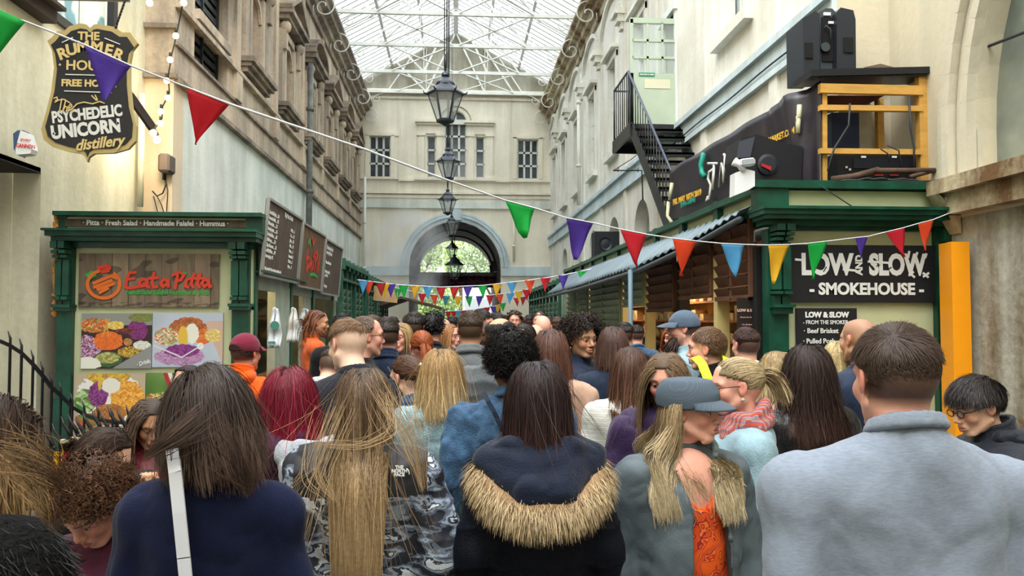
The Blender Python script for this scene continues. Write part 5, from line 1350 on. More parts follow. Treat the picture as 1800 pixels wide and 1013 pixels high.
m = MB(); a,b = T_(1442,182,8.3),T_(1558,165,8.3); m.prism([T_(1440,168,8.2),T_(1555,168,8.2),T_(1540,176,8.2),T_(1470,188,8.2),T_(1440,186,8.2)],(0,.3,0)); m.build('underside_board',mat('brown_boards',(92,52,40)),tf)
# dark drapes, shutter, gear behind the frame
m = MB(); m.prism([T_(1462,198,8.2),T_(1510,198,8.2),T_(1511,262,8.2),T_(1462,262,8.2)],(0,.2,0)); tag(m.build('equipment_case',mat('navy_case',(22,34,62),.6),loc=tuple(T_(1486,262,8.2))),'navy blue flight case behind the timber frame rails','case')
rk = thing('amplifier_rack','black amplifier rack under the lowest rail of the timber frame','amplifier',tuple(T_(1540,305,8.0)))
m = MB(); a,b = T_(1468,312,8.0),T_(1606,272,8.0); m.box((a.x,7.95,3.09),(b.x,8.3,b.z)); m.build('rack_case',mat('rack_black',(20,20,24),.5),rk)
m = MB(); a,b = T_(1500,296,7.94),T_(1603,280,7.94); m.box((a.x,7.93,a.z),(b.x,7.95,b.z)); m.build('front_panel',mat('rack_blue_black',(30,36,48),.4),rk)
m = MB()
for x,y in ((1518,276),(1572,276),(1488,294),(1494,298)): p = T_(x,y,7.93); m.cbox(p,(.05 if y < 290 else .02,.01,.02))
m.build('white_label',M_letter,rk)
m = MB()
for x in (1545,1572): p = T_(x,308,7.93); m.cbox(p,(.09,.01,.012))
m.build('red_light_strip',mat('red_strip',(200,50,40),.5),rk)
m = MB(); m.tube([T_(1462,316,7.75),T_(1500,311,7.75),T_(1545,299,7.75)],.035,8); m.tube([T_(1540,300,7.7),T_(1650,300,7.7)],.028,8); m.tube([T_(1600,311,7.66),T_(1655,296,7.75)],.022,8)
tag(m.build('log_branches',mat('dark_bark',(88,68,58),.9,var=.4,vscale=12),loc=tuple(T_(1540,311,7.75))),'brown rough branches lying along the smokehouse roof edge','branch')
m = MB(); rg = random.Random(2)
for (x0_,y0_,x1_,y1_) in ((1448,320,1675,318),(1460,322,1560,314),(1560,316,1672,322)):
    m.tube([T_(x0_ + (x1_ - x0_) * k / 12,y0_ + (y1_ - y0_) * k / 12 + rg.uniform(-3,3),7.62) for k in range(13)],.012,5)
m.tube([T_(1494,182,7.75),T_(1492,220,7.75),T_(1466,262,7.75),T_(1455,300,7.7)],.010,6); m.tube([T_(1598,170,7.75),T_(1601,230,7.75),T_(1607,262,7.75),T_(1606,300,7.75)],.010,6); m.tube([T_(1548,262,7.75),T_(1560,270,7.75),T_(1565,286,7.75)],.008,5); m.tube([T_(1560,256,7.75),T_(1580,265,7.75),T_(1584,296,7.75)],.008,5)
m.tube([T_(1440,325,7.5),T_(1470,345,7.5),T_(1505,368,7.5)],.006,5); m.tube([T_(1665,326,7.5),T_(1660,348,7.5),T_(1640,366,7.5)],.006,5)
tag(m.build('loose_cables',mat('tangled_cable',(44,48,52),.6),loc=tuple(T_(1560,318,7.62))),'tangle of dark cables along the smokehouse roof and frame','cable')
m = MB(); m.prism([T_(1626,150,8.05),T_(1640,140,8.05),T_(1656,170,8.05),T_(1648,222,8.05),T_(1630,222,8.05)],(0,.2,0)); tag(m.build('draped_tarpaulin',mat('black_tarp',(28,30,34),.5,bump=.5,bscale=8),loc=tuple(T_(1640,222,8.05))),'black tarpaulin bundle beside the timber frame post','tarpaulin')
m = MB()
for k in range(7): m.tube([at(1680 + 34 * math.cos(q) * (1 - k * .05),195 + k * 3 - 34 * math.sin(q) * (1 - k * .03),8.0) for q in np.linspace(.2,2.9,14)],.016,6)
m.tube([at(1659,200,8.2),at(1656,280,8.2),at(1660,318,8.2)],.03,6)
tag(m.build('cable_coil',mat('coil_black',(36,34,38),.6),loc=tuple(at(1680,215,8.0))),'thick coil of black cable hung beside the cream pipe','cable')
m = MB(); m.prism([at(1558,148,8.4),at(1578,120,8.4),at(1548,112,8.4),at(1520,118,8.4),at(1508,148,8.4)],(0,.05,0)); tag(m.build('round_lid',mat('brown_lid',(110,92,78),.7),loc=tuple(at(1540,148,8.4))),'brown rounded board leaning behind the platform right of the loudspeaker','board')
m = MB(); m.prism([at(1692,228,7.55),at(1708,228,7.55),at(1708,296,7.55),at(1692,300,7.55)],(0,.05,0))
tag(m.build('junction_box',mat('beige_box',(206,192,166),.7),loc=tuple(at(1706,300,7.9))),'beige junction box beside the arched window moulding','junction box')
m = MB(); m.box((at(1624,0,8.4).x,8.4,at(0,138,8.4).z),(at(1648,0,8.4).x,8.505,at(0,104,8.4).z)); tag(m.build('steel_bracket',M_grime,loc=tuple(at(1636,138,8.4))),'grey steel bracket plate where the overhead cable is fixed','bracket')
m = MB(); m.tube([at(1605,127,8.2),at(1700,96,7.25),at(1800,57,6.5),at(1880,25,5.8)],.014,6); tag(m.build('overhead_cable',mat('tangled_cable',(44,48,52)),loc=tuple(at(1605,127,8.2))),'black cable rising from the bracket past the arched window','cable')
# aprons / shirts hung at the pitta hatch
Msh = mat('white_cotton',(216,222,226),.8,bump=.3,bscale=10)
def hung(px,py0,py1,w,Y,lab,print_=False):
    a = at(px,py0,Y); hh = (py1 - py0) / 1400 * Y; wd = w / 1400 * Y; V = []; n = 12
    for i in range(n + 1):
        f = i / n; ww = wd * (.28 + .72 * min(1,f * 1.6)) * (1 if f < .9 else .95)
        for j in range(9):
            g = -.5 + j / 8; V.append((a.x + g * ww,Y + .04 * math.sin(g * 14 + f * 3) * (.4 + f) + .02 * math.sin(f * 12),a.z - hh * f - .03 * abs(g) * (1 - f)))
    F = [(i * 9 + j,i * 9 + j + 1,(i + 1) * 9 + j + 1,(i + 1) * 9 + j) for i in range(n) for j in range(8)]
    m = MB(); m.sm = True; m._add(V,F); o = m.build('hanging_shirt',Msh,loc=(a.x,Y,a.z)); o.modifiers.new('t','SOLIDIFY').thickness = .012
    tag(o,lab,'shirt','white shirts hung at the pitta stall hatch')
    if print_:
        k = MB(); k.lathe([(.05,0),(.05,.004)],(a.x + .02,Y - .08,a.z - hh * .45),14,'y'); k.build('green_print',mat('print_green',(70,130,116),.7),o)
        k = MB(); k.box((a.x - .05,Y - .09,a.z - hh * .9),(a.x + .03,Y - .085,a.z - hh * .84)); k.build('green_print',mat('print_green',(70,130,116),.7),o)
hung(483,540,610,24,9.25,'white printed shirt hung nearest the pitta stall pilaster',True); hung(515,540,600,22,10.6,'white shirt hung second along the pitta stall hatch'); hung(536,542,585,26,11.6,'crumpled white shirt hung third along the hatch, by the cook')
# smoke drifting from the pitched canopy: a real puff of volume
m = MB(); m.ball((at(720,470,26.5).x,26.5,3.6),(1.5,1.6,1.9),12)
sk = m.build('smoke',None or mat('smoke_tmp',(200,200,200)),loc=(at(720,470,26.5).x,26.5,2.0)); tag(sk,'thin grey smoke drifting up from the canopy left of the arch','smoke',kind='stuff')
sm_ = bpy.data.materials.new('smoke_volume'); sm_.use_nodes = True; nt = sm_.node_tree; nt.nodes.clear()
o_ = nt.nodes.new('ShaderNodeOutputMaterial'); v_ = nt.nodes.new('ShaderNodeVolumePrincipled'); v_.inputs['Color'].default_value = (.8,.82,.84,1)
tc_ = nt.nodes.new('ShaderNodeTexCoord'); n_ = nt.nodes.new('ShaderNodeTexNoise'); n_.inputs['Scale'].default_value = 1.1; n_.inputs['Detail'].default_value = 3; rp_ = nt.nodes.new('ShaderNodeValToRGB')
rp_.color_ramp.elements[0].position = .42; rp_.color_ramp.elements[1].position = .68; rp_.color_ramp.elements[1].color = (.55,.55,.55,1)
nt.links.new(tc_.outputs['Object'],n_.inputs['Vector']); nt.links.new(n_.outputs['Fac'],rp_.inputs[0]); nt.links.new(rp_.outputs[0],v_.inputs['Density']); nt.links.new(v_.outputs[0],o_.inputs['Volume'])
sk.data.materials.clear(); sk.data.materials.append(sm_)
scn.cycles.volume_step_rate = 4; scn.cycles.volume_bounces = 1
# ------------------------------------------------------------------ implicit-surface modelling of bodies, heads, hands and clothes
import openvdb
def smin(a,b,k): 
    h = np.clip(.5 + .5 * (b - a) / k,0,1); return b + (a - b) * h - k * h * (1 - h)
class SDF:
    """a soft union of tapered capsules and ellipsoids, meshed as one continuous skin"""
    def __init__(self): self.p = []
    def cap(self,a,b,ra,rb=None,k=.03,sub=False,fl=None): self.p.append(('c',np.array(a,float),np.array(b,float),ra,rb if rb is not None else ra,k,sub,fl)); return self
    def ell(self,c,r,k=.03,sub=False,M=None): self.p.append(('e',np.array(c,float),np.array(r,float),M,None,k,sub,None)); return self
    def half(self,fn): self.p.append(('f',fn)); return self
    def mesh(self,h,pad=None):
        lo,hi = np.full(3,1e9),np.full(3,-1e9)
        for q in self.p:
            if q[0] == 'f' or q[6]: continue
            if q[0] == 'c': r = max(q[3],q[4]); lo = np.minimum(lo,np.minimum(q[1],q[2]) - r); hi = np.maximum(hi,np.maximum(q[1],q[2]) + r)
            else: r = q[2].max(); lo = np.minimum(lo,q[1] - r); hi = np.maximum(hi,q[1] + r)
        m = 3.2 * h + .012; lo -= m; hi += m; n = np.ceil((hi - lo) / h).astype(int) + 1
        D = np.full(n,.08,np.float32); ax = [lo[i] + h * np.arange(n[i]) for i in range(3)]
        for q in self.p:
            if q[0] == 'f':
                X,Y,Z = np.meshgrid(*ax,indexing='ij',sparse=True); D = np.maximum(D,q[1](X,Y,Z)).astype(np.float32); continue
            k = q[5]; 
            if q[0] == 'c': r = max(q[3],q[4]); a = np.minimum(q[1],q[2]) - r; b = np.maximum(q[1],q[2]) + r
            else: r = q[2].max(); a = q[1] - r; b = q[1] + r
            mg = max(k,.01) + 3 * h
            i0 = np.clip(((a - mg - lo) / h).astype(int),0,n - 1); i1 = np.clip(((b + mg - lo) / h).astype(int) + 2,1,n)
            if (i1 <= i0).any(): continue
            X,Y,Z = np.meshgrid(*[ax[i][i0[i]:i1[i]] for i in range(3)],indexing='ij',sparse=True)
            if q[0] == 'c':
                A,B,ra,rb = q[1],q[2],q[3],q[4]; d = B - A; L = max((d * d).sum(),1e-12)
                PX_,PY_,PZ_ = X - A[0],Y - A[1],Z - A[2]
                t = np.clip((PX_ * d[0] + PY_ * d[1] + PZ_ * d[2]) / L,0,1)
                ex,ey,ez = PX_ - d[0] * t,PY_ - d[1] * t,PZ_ - d[2] * t
                if q[7]: ey = ey / q[7]
                s = np.sqrt(ex * ex + ey * ey + ez * ez) - (ra + (rb - ra) * t)
            else:
                X_,Y_,Z_ = X - q[1][0],Y - q[1][1],Z - q[1][2]
                if q[3] is not None:
                    M = q[3]; X_,Y_,Z_ = (M[0][0] * X_ + M[0][1] * Y_ + M[0][2] * Z_,M[1][0] * X_ + M[1][1] * Y_ + M[1][2] * Z_,M[2][0] * X_ + M[2][1] * Y_ + M[2][2] * Z_)
                r3 = q[2]; u = np.sqrt((X_ / r3[0]) ** 2 + (Y_ / r3[1]) ** 2 + (Z_ / r3[2]) ** 2)
                g = np.sqrt((X_ / r3[0] ** 2) ** 2 + (Y_ / r3[1] ** 2) ** 2 + (Z_ / r3[2] ** 2) ** 2)
                s = u * (u - 1) / np.maximum(g,1e-6)
            sl = tuple(slice(i0[i],i1[i]) for i in range(3))
            if q[6]: D[sl] = -smin(-D[sl],s,k)
            else: D[sl] = smin(D[sl],s,k)
        g = openvdb.FloatGrid(.08); g.copyFromArray(np.ascontiguousarray(D,dtype=np.float32))
        v,f = g.convertToQuads(0.0)
        return v.astype(np.float64) * h + lo,f[:,::-1].astype(np.int64)
def vnormals(V,F):
    n = np.zeros_like(V); fn = np.cross(V[F[:,2]] - V[F[:,0]],V[F[:,3]] - V[F[:,1]])
    for i in range(4): np.add.at(n,F[:,i],fn)
    return n / np.maximum(np.linalg.norm(n,axis=1),1e-12)[:,None]
def fbm(P,s,seed,st=(1,1,1),oct_=3):
    r = np.random.default_rng(seed); o = np.zeros(len(P)); a = 1.0; Q = P * np.array(st) * s
    for k in range(oct_):
        for j in range(3):
            d = r.normal(size=3); d /= np.linalg.norm(d); e = r.normal(size=3); e /= np.linalg.norm(e)
            o += a * np.sin(Q @ d * 1.0 + r.random() * 6.28 + 1.3 * np.sin(Q @ e * .8 + r.random() * 6.28)) / 3
        Q = Q * 2.03; a *= .5
    return o
def folds(V,F,amp,s,seed,st=(1,1,1)):
    """cloth folds: ridged noise pushed along the surface normal"""
    N = vnormals(V,F); q = fbm(V,s,seed,st,3); r = 1 - 2 * np.abs(q); r = np.clip(r,-1,1)
    return V + N * (amp * r)[:,None]
def Rz(a): c,s = math.cos(a),math.sin(a); return np.array([[c,-s,0],[s,c,0],[0,0,1]])
def Rx(a): c,s = math.cos(a),math.sin(a); return np.array([[1,0,0],[0,c,-s],[0,s,c]])
def Ry(a): c,s = math.cos(a),math.sin(a); return np.array([[c,0,s],[0,1,0],[-s,0,c]])
# ------------------------------------------------------------------ head template (local: x right, y forward, z up, origin mid-head, 0.235 high)
def head_template(h,fem=False,kid=False):
    S = SDF(); A = np.array
    S.ell((0,-.014,.034),(.0745,.094,.083),.02)
    S.ell((0,-.05,.005),(.062,.06,.06),.03)
    jw = .052 if fem else .057
    S.ell((0,.025,-.035),(jw,.062,.06),.03)
    for s in (-1,1):
        S.cap((s * .056,-.004,-.05),(s * .022,.062,-.094 if fem else -.097),.014,.013,.03)
        S.ell((s * .040,.058,-.022),(.021,.022,.022),.025)
        S.cap((s * .014,.082,.026),(s * .044,.068,.024),.010 if fem else .013,.010,.018)
    S.ell((0,.066,-.096),(.020 if fem else .025,.018,.016),.02)
    S.cap((0,.061,.040),(0,.050,.068),.026,.026,.04)
    for s in (-1,1): S.ell((s * .031,.094,.003),(.019,.014,.012),.012,sub=True)
    S.cap((0,.084,.014),(0,.106,-.026),.0085,.0105 if fem else .0125,.014)
    for s in (-1,1): S.ell((s * .0115,.096,-.032),(.0085,.010,.0075),.006)
    S.ell((0,.083,-.060),(.026,.016,.019),.015)
    S.cap((-.018,.090,-.056),(0,.0985,-.0535),.0045,.0062,.005); S.cap((.018,.090,-.056),(0,.0985,-.0535),.0045,.0062,.005)
    S.cap((-.016,.089,-.067),(0,.0955,-.0685),.005,.0078,.005); S.cap((.016,.089,-.067),(0,.0955,-.0685),.005,.0078,.005)
    if h < .004:
        S.cap((-.021,.094,-.0605),(0,.1055,-.0605),.0016,.0018,.003,sub=True); S.cap((.021,.094,-.0605),(0,.1055,-.0605),.0016,.0018,.003,sub=True)
    for s in (-1,1):  # lids
        S.ell((s * .031,.0745,.0035),(.0145,.0135,.0118),.004)
        S.ell((s * .031,.0875,.0025),(.0125,.0075,.0042),.003,sub=True)
    for s in (-1,1):  # ears
        M = Rz(s * .35) @ Rx(.2)
        S.ell((s * .0775,-.010,.000),(.007,.0185,.031),.006,M=M.T.tolist())
        S.ell((s * .085,-.004,.004),(.006,.0095,.017),.005,sub=True,M=M.T.tolist())
    nr = (.048,.052) if fem else (.056,.062)
    S.cap((0,-.022,-.06),(0,-.040,-.17),nr[0],nr[1],.03)
    S.cap((0,-.040,-.17),(0,-.045,-.20),nr[1],nr[1] - .004,.03)
    return S.mesh(h)
_HT = {}
def head_mesh(fem,lod):
    k = (fem,lod)
    if k not in _HT: _HT[k] = head_template({0: .0028,1: .0052,2: .009}[lod],fem)
    return _HT[k]
SKIN = {'fair': (236,188,164),'pink': (232,172,152),'tan': (206,156,124),'brown': (124,80,58),'pale': (240,204,184)}
def skin_colours(P,tone,brow=(70,50,38),lips=None,stubble=None,fade=None,beard=None):
    """colour of each point of the head in head coordinates (linear)"""
    c = np.tile(np.array(lin(SKIN[tone])[:3]),(len(P),1)); x,y,z = P.T; ax = np.abs(x)
    def mixc(mask,col,a): 
        w = np.clip(mask,0,1)[:,None] * a; c[:] = c * (1 - w) + np.array(lin(col)[:3]) * w
    g = lambda cx,cy,cz,r: np.exp(-(((ax - cx) ** 2 + (y - cy) ** 2 + (z - cz) ** 2) / r ** 2))
    blush = tuple(min(255,v * f) for v,f in zip(SKIN[tone],(.98,.80,.80)))
    mixc(g(.042,.07,-.025,.026),blush,.7); mixc(g(0,.112,-.030,.014),blush,.6); mixc((ax > .072) & (y < .02) & (z > -.04),blush,.6)
    lipc = lips or tuple(v * f for v,f in zip(SKIN[tone],(.84,.62,.60)))
    lm = (ax < .0225 - np.abs(z + .061) * .8) & (np.abs(z + .061) < .0135) & (y > .088); mixc(lm * 1.0,lipc,.85)
    mixc((np.abs(z + .0605) < .0018) & (ax < .022) & (y > .086),(90,45,42),.7)
    arc = .0275 - ((ax - .030) / .03) ** 2 * .006
    mixc((np.abs(z - arc) < .0042) & (ax > .012) & (ax < .048) & (y > .05),brow,.8)
    lid = (np.abs(z - .0075) < .0022) & (np.abs(ax - .031) < .0145) & (y > .07); mixc(lid,(50,34,30),.8)
    mixc(g(.031,.082,.004,.012),tuple(v * .8 for v in SKIN[tone]),.35)
    if stubble: mixc(((z < -.035) & (y > -.0) & (z > -.12)) * (1 - lm),stubble,.35)
    if fade: 
        m = np.clip((z - -.045) / .09,0,1) * (y < .045 + .0 * z) * (ax > .0); m = np.where((ax > .068) & (np.abs(y + .008) < .022) & (z < .034),0,m); mixc(m,fade,.55)
    if beard: w_ = np.clip((z + .066) / .03,0,1) * np.clip((.002 - y) / .02,0,1) * (z < .03); w_ = np.where((ax > .070) & (y > -.032),0,w_); mixc(w_,beard,.92)
    return c
M_skin = None
def skin_mat():
    global M_skin
    if M_skin is None:
        M_skin = mat('skin',(255,255,255),.5,attr='tone',var=.06,vscale=60,spec=.35,bump=.05,bscale=220)
        b = M_skin.node_tree.nodes['Principled BSDF']; b.inputs['Subsurface Weight'].default_value = .0
    return M_skin
# ------------------------------------------------------------------ hands
def hand_sdf(S,wrist,d,palm_n,side,pose='relaxed',sc=1.0):
    """adds palm, four fingers and thumb. d = direction of the hand, palm_n = palm normal, side=+1 thumb along (d x palm_n)"""
    W_ = np.array(wrist,float); d = np.array(d,float); d /= np.linalg.norm(d); n = np.array(palm_n,float); n -= d * (n @ d); n /= np.linalg.norm(n)
    t = np.cross(d,n) * side
    P = lambda a,b,c_: W_ + (d * a + t * b + n * c_) * sc
    curl = {'relaxed': (.25,.5,.5),'grip': (1.0,1.2,.9),'flat': (.05,.1,.1),'point': (.4,.7,.6)}[pose]
    for i,b in enumerate((.030,.010,-.010,-.029)):
        S.cap(P(.0,b * .55,0),P(.082 - .004 * abs(i - 1),b,0),.0145 * sc,.0105 * sc,.014)
        L = (.042,.048,.044,.034)[i]; r = (.0088,.0090,.0085,.0075)[i] * sc
        p = P(.086 - .004 * abs(i - 1),b * 1.08,0); a = 0
        for j,f in enumerate((1.0,.62,.5)):
            a += curl[j] * (1 + .12 * i); dd = d * math.cos(a) + n * math.sin(a) + t * b * 1.2
            q = p + dd * L * f * sc; S.cap(p,q,r * (1 - .08 * j),r * (.92 - .1 * j),.004); p = q
    p = P(.022,.026,.006); a = P(.052,.052,.018); S.cap(p,a,.0145 * sc,.0105 * sc,.012)
    b_ = P(.078,.056 if pose != 'grip' else .040,.030); S.cap(a,b_,.0100 * sc,.0092 * sc,.004); S.cap(b_,P(.100,.052 if pose != 'grip' else .028,.036),.0092 * sc,.0072 * sc,.004)
def frame_between(a,b): d = np.array(b) - np.array(a); return d / np.linalg.norm(d)
# ------------------------------------------------------------------ hair
def scalp_points(n,rng_,front=.54,nape=-.80,temple=.25):
    """unit directions covering the hairy part of the skull"""
    out = []
    while sum(len(o) for o in out) < n:
        d = rng_.normal(size=(n * 2,3)); d /= np.linalg.norm(d,axis=1)[:,None]
        x,y,z = d.T
        ok = hairy(x,y,z,front,nape); out.append(d[ok])
    return np.concatenate(out)[:n]
def hairy(x,y,z,front=.54,nape=-.80):
    lim = np.where(y > .25,.10 + (y - .25) * (front - .10) / .55,np.where(y > -.1,-.12 + (y + .1) * .63,nape + (y + 1) * .42))
    lim = np.where((y > -.15) & (y <= .25) & (np.abs(x) > .6),np.maximum(lim,-.05),lim)
    return z > lim
C_SK = np.array([0,-.014,.034]); R_SK = np.array([.0765,.097,.085])
def locks(P,N,seg,width,rng_,taper=.25,tri=True):
    """P (n,seg,3) centre lines -> slender three-sided locks of hair; returns V, F4, per-vertex lock id and height along the lock"""
    n = len(P); T = np.gradient(P,axis=1); T /= np.maximum(np.linalg.norm(T,axis=2),1e-9)[:,:,None]
    B = np.cross(T,N); B /= np.maximum(np.linalg.norm(B,axis=2),1e-9)[:,:,None]; O = np.cross(B,T)
    f = np.linspace(0,1,seg)[None,:,None]; w = width[:,None,None] * (np.minimum(1,.5 + f * 3)) * (1 - (1 - taper) * np.clip((f - .55) / .45,0,1) ** 1.5)
    a = P + B * w; b = P - B * w; c = P + O * w * .22
    V = np.stack([a,c,b],2).reshape(n * seg * 3,3)
    base = (np.arange(n)[:,None] * seg + np.arange(seg - 1)[None,:]).ravel() * 3
    F = np.concatenate([np.stack([base + i,base + (i + 1) % 3,base + 3 + (i + 1) % 3,base + 3 + i],1) for i in range(2)])
    lid = np.repeat(np.arange(n),seg * 3); ft = np.tile(np.repeat(np.linspace(0,1,seg),3),n)
    return V,F,lid,ft
def grow(style,Mh,oh,sc,coll,rng_,n,seg,length,width,flow,gravity=1.0,spread=.0,curl=0.0,curlf=30,lift=.004,front=.54,part=None,jit=.25,wind=(0,0,0),lenvar=.12,tipcut=None,mask=None,stiff=.0,clump=0,converge=None,gather=None,gap=0):
    """comb locks over the skull and let them fall; coll = list of (centre, radii) to stay outside of, all in person space"""
    d = scalp_points(n,rng_,front=front)
    if mask is not None: d = d[mask(d[:,0],d[:,1],d[:,2])]
    n = len(d)
    L = length(d) if callable(length) else np.full(n,length); L = L * (1 + lenvar * (rng_.random(n) - .5) * 2)
    p0 = C_SK + d * (R_SK + .002)
    p = (p0 * sc) @ Mh.T + oh; nrm = (d / R_SK); nrm /= np.linalg.norm(nrm,axis=1)[:,None]; nw = nrm @ Mh.T
    fl = flow(d); fl = fl / np.maximum(np.linalg.norm(fl,axis=1),1e-6)[:,None]
    fl = fl - nrm * (fl * nrm).sum(1)[:,None]; fl = (fl / np.maximum(np.linalg.norm(fl,axis=1),1e-6)[:,None]) @ Mh.T
    v = fl + nw * stiff + rng_.normal(size=(n,3)) * jit * .4; v /= np.linalg.norm(v,axis=1)[:,None]
    ps = [p.copy()]; ns = [nw.copy()]; step = (L / (seg - 1))[:,None]; lf = lift * (.3 + rng_.random(n)[:,None] * 1.0)
    sub = 2; wv = np.array(wind,float)
    ph = rng_.random(n) * 6.28; bias = rng_.normal(size=(n,3)) * spread
    for i in range(1,seg):
        for s_ in range(sub):
            f = i / seg
            v = v + (np.array([0,0,-1.0]) * gravity + wv * f + bias) * (.28 + .4 * f) * (step / .018) * .5
            v /= np.linalg.norm(v,axis=1)[:,None]
            p = p + v * step / sub
            for cc_ in coll:
                c_,r_ = cc_[0],cc_[1]; q = (p - c_) / r_
                if len(cc_) > 2:   # shoulders and back: slide off along the depth only, so that the fall keeps its width
                    hz = np.clip(1 - q[:,0] ** 2 - q[:,2] ** 2,0,1); lim_ = np.sqrt(hz) * r_[1] + lf[:,0]; dy = p[:,1] - c_[1]; sg = np.where(dy > cc_[2],1.0,-1.0); ins = (np.abs(dy) < lim_) & (hz > 0)
                    p[:,1] = np.where(ins,c_[1] + sg * lim_,p[:,1]); continue
                l = np.linalg.norm(q,axis=1); ins = l < 1 + lf[:,0] / r_.min()
                if ins.any():
                    tgt = c_ + q / np.maximum(l,1e-6)[:,None] * r_ * (1 + lf / r_.min())
                    mv = tgt - p; p = np.where(ins[:,None],tgt,p)
                    gn = (p - c_) / r_ ** 2; gn /= np.maximum(np.linalg.norm(gn,axis=1),1e-6)[:,None]
                    vv = v - gn * np.minimum(0,(v * gn).sum(1))[:,None]; v = np.where(ins[:,None],vv / np.maximum(np.linalg.norm(vv,axis=1),1e-6)[:,None],v)
        ps.append(p.copy()); g = p - oh; g[:,2] *= .3; ns.append(g / np.maximum(np.linalg.norm(g,axis=1),1e-6)[:,None])
    P = np.stack(ps,1); N = np.stack(ns,1)
    if converge and converge[1]: f = np.linspace(0,1,seg)[None,:] ** 1.6; P[:,:,0] = P[:,:,0] - (P[:,:,0] - converge[0]) * converge[1] * f
    if gap: f = np.linspace(0,1,seg)[None,:]; sg_ = np.sign(d[:,0])[:,None]; rel = (P[:,:,0] - converge[0]) * sg_; P[:,:,0] = np.where(f > .25,converge[0] + sg_ * np.maximum(rel,gap * np.clip((f - .25) * 2.5,0,1) + .10 * (ph / 6.28)[:,None] * np.clip(f * 1.5,0,1)),P[:,:,0])
    if gather is not None: f = np.linspace(0,1,seg)[None,:,None] ** 2.2; P = P + (gather + rng_.normal(size=(n,1,3)) * .008 - P) * f
    if clump:
        root = P[:,0]; c_idx = rng_.choice(n,clump,replace=False); dist = ((root[:,None] - root[c_idx][None]) ** 2).sum(2); own = c_idx[dist.argmin(1)]
        f = np.linspace(0,1,seg)[None,:,None] ** 1.3 * .55; P = P * (1 - f) + P[own] * f
    if curl:
        f = np.linspace(0,1,seg)[None,:]; a = ph[:,None] + f * (L[:,None] * curlf); T = np.gradient(P,axis=1); T /= np.maximum(np.linalg.norm(T,axis=2),1e-9)[:,:,None]
        B = np.cross(T,N); B /= np.maximum(np.linalg.norm(B,axis=2),1e-9)[:,:,None]; O = np.cross(B,T); k = curl * np.minimum(1,f * 4)
        P = P + B * (np.cos(a) * k)[:,:,None] + O * (np.sin(a) * k)[:,:,None]
    w = width * (.6 + .8 * rng_.random(n))
    return locks(P,N,seg,w,rng_)
def hair_cap(Mh,oh,sc,off,front=.54,res=40,mask=None,bumpy=0.0,seed=0,nape=-.80):
    """scalp shell that closes the gaps between locks"""
    th = np.linspace(0,math.pi,res); ph = np.linspace(0,2 * math.pi,res * 2,endpoint=False); T,Q = np.meshgrid(th,ph,indexing='ij')
    d = np.stack([np.sin(T) * np.cos(Q),np.sin(T) * np.sin(Q),np.cos(T)],2).reshape(-1,3)
    ok = hairy(d[:,0],d[:,1],d[:,2],front,nape)
    if mask is not None: ok &= mask(d[:,0],d[:,1],d[:,2])
    o = off * (1 + bumpy * fbm(d,9,seed)) if not callable(off) else off(d)
    o = np.where(ok,o,-.006)
    P = C_SK + d * (R_SK + np.array(o)[:,None]); P = (P * sc) @ Mh.T + oh
    m = res * 2; i = np.arange((res - 1) * m); a = (i // m) * m + i % m; b = (i // m) * m + (i % m + 1) % m
    F = np.stack([b,a,a + m,b + m],1); keep = ok[F].any(1); return P,F[keep]
def hair_material():
    if 'hair' in MATS: return MATS['hair']
    m = mat('hair',(255,255,255),.5,attr='strand',var=.25,vscale=90,spec=.24)
    m.node_tree.nodes['Principled BSDF'].inputs['Anisotropic'].default_value = .3
    return m
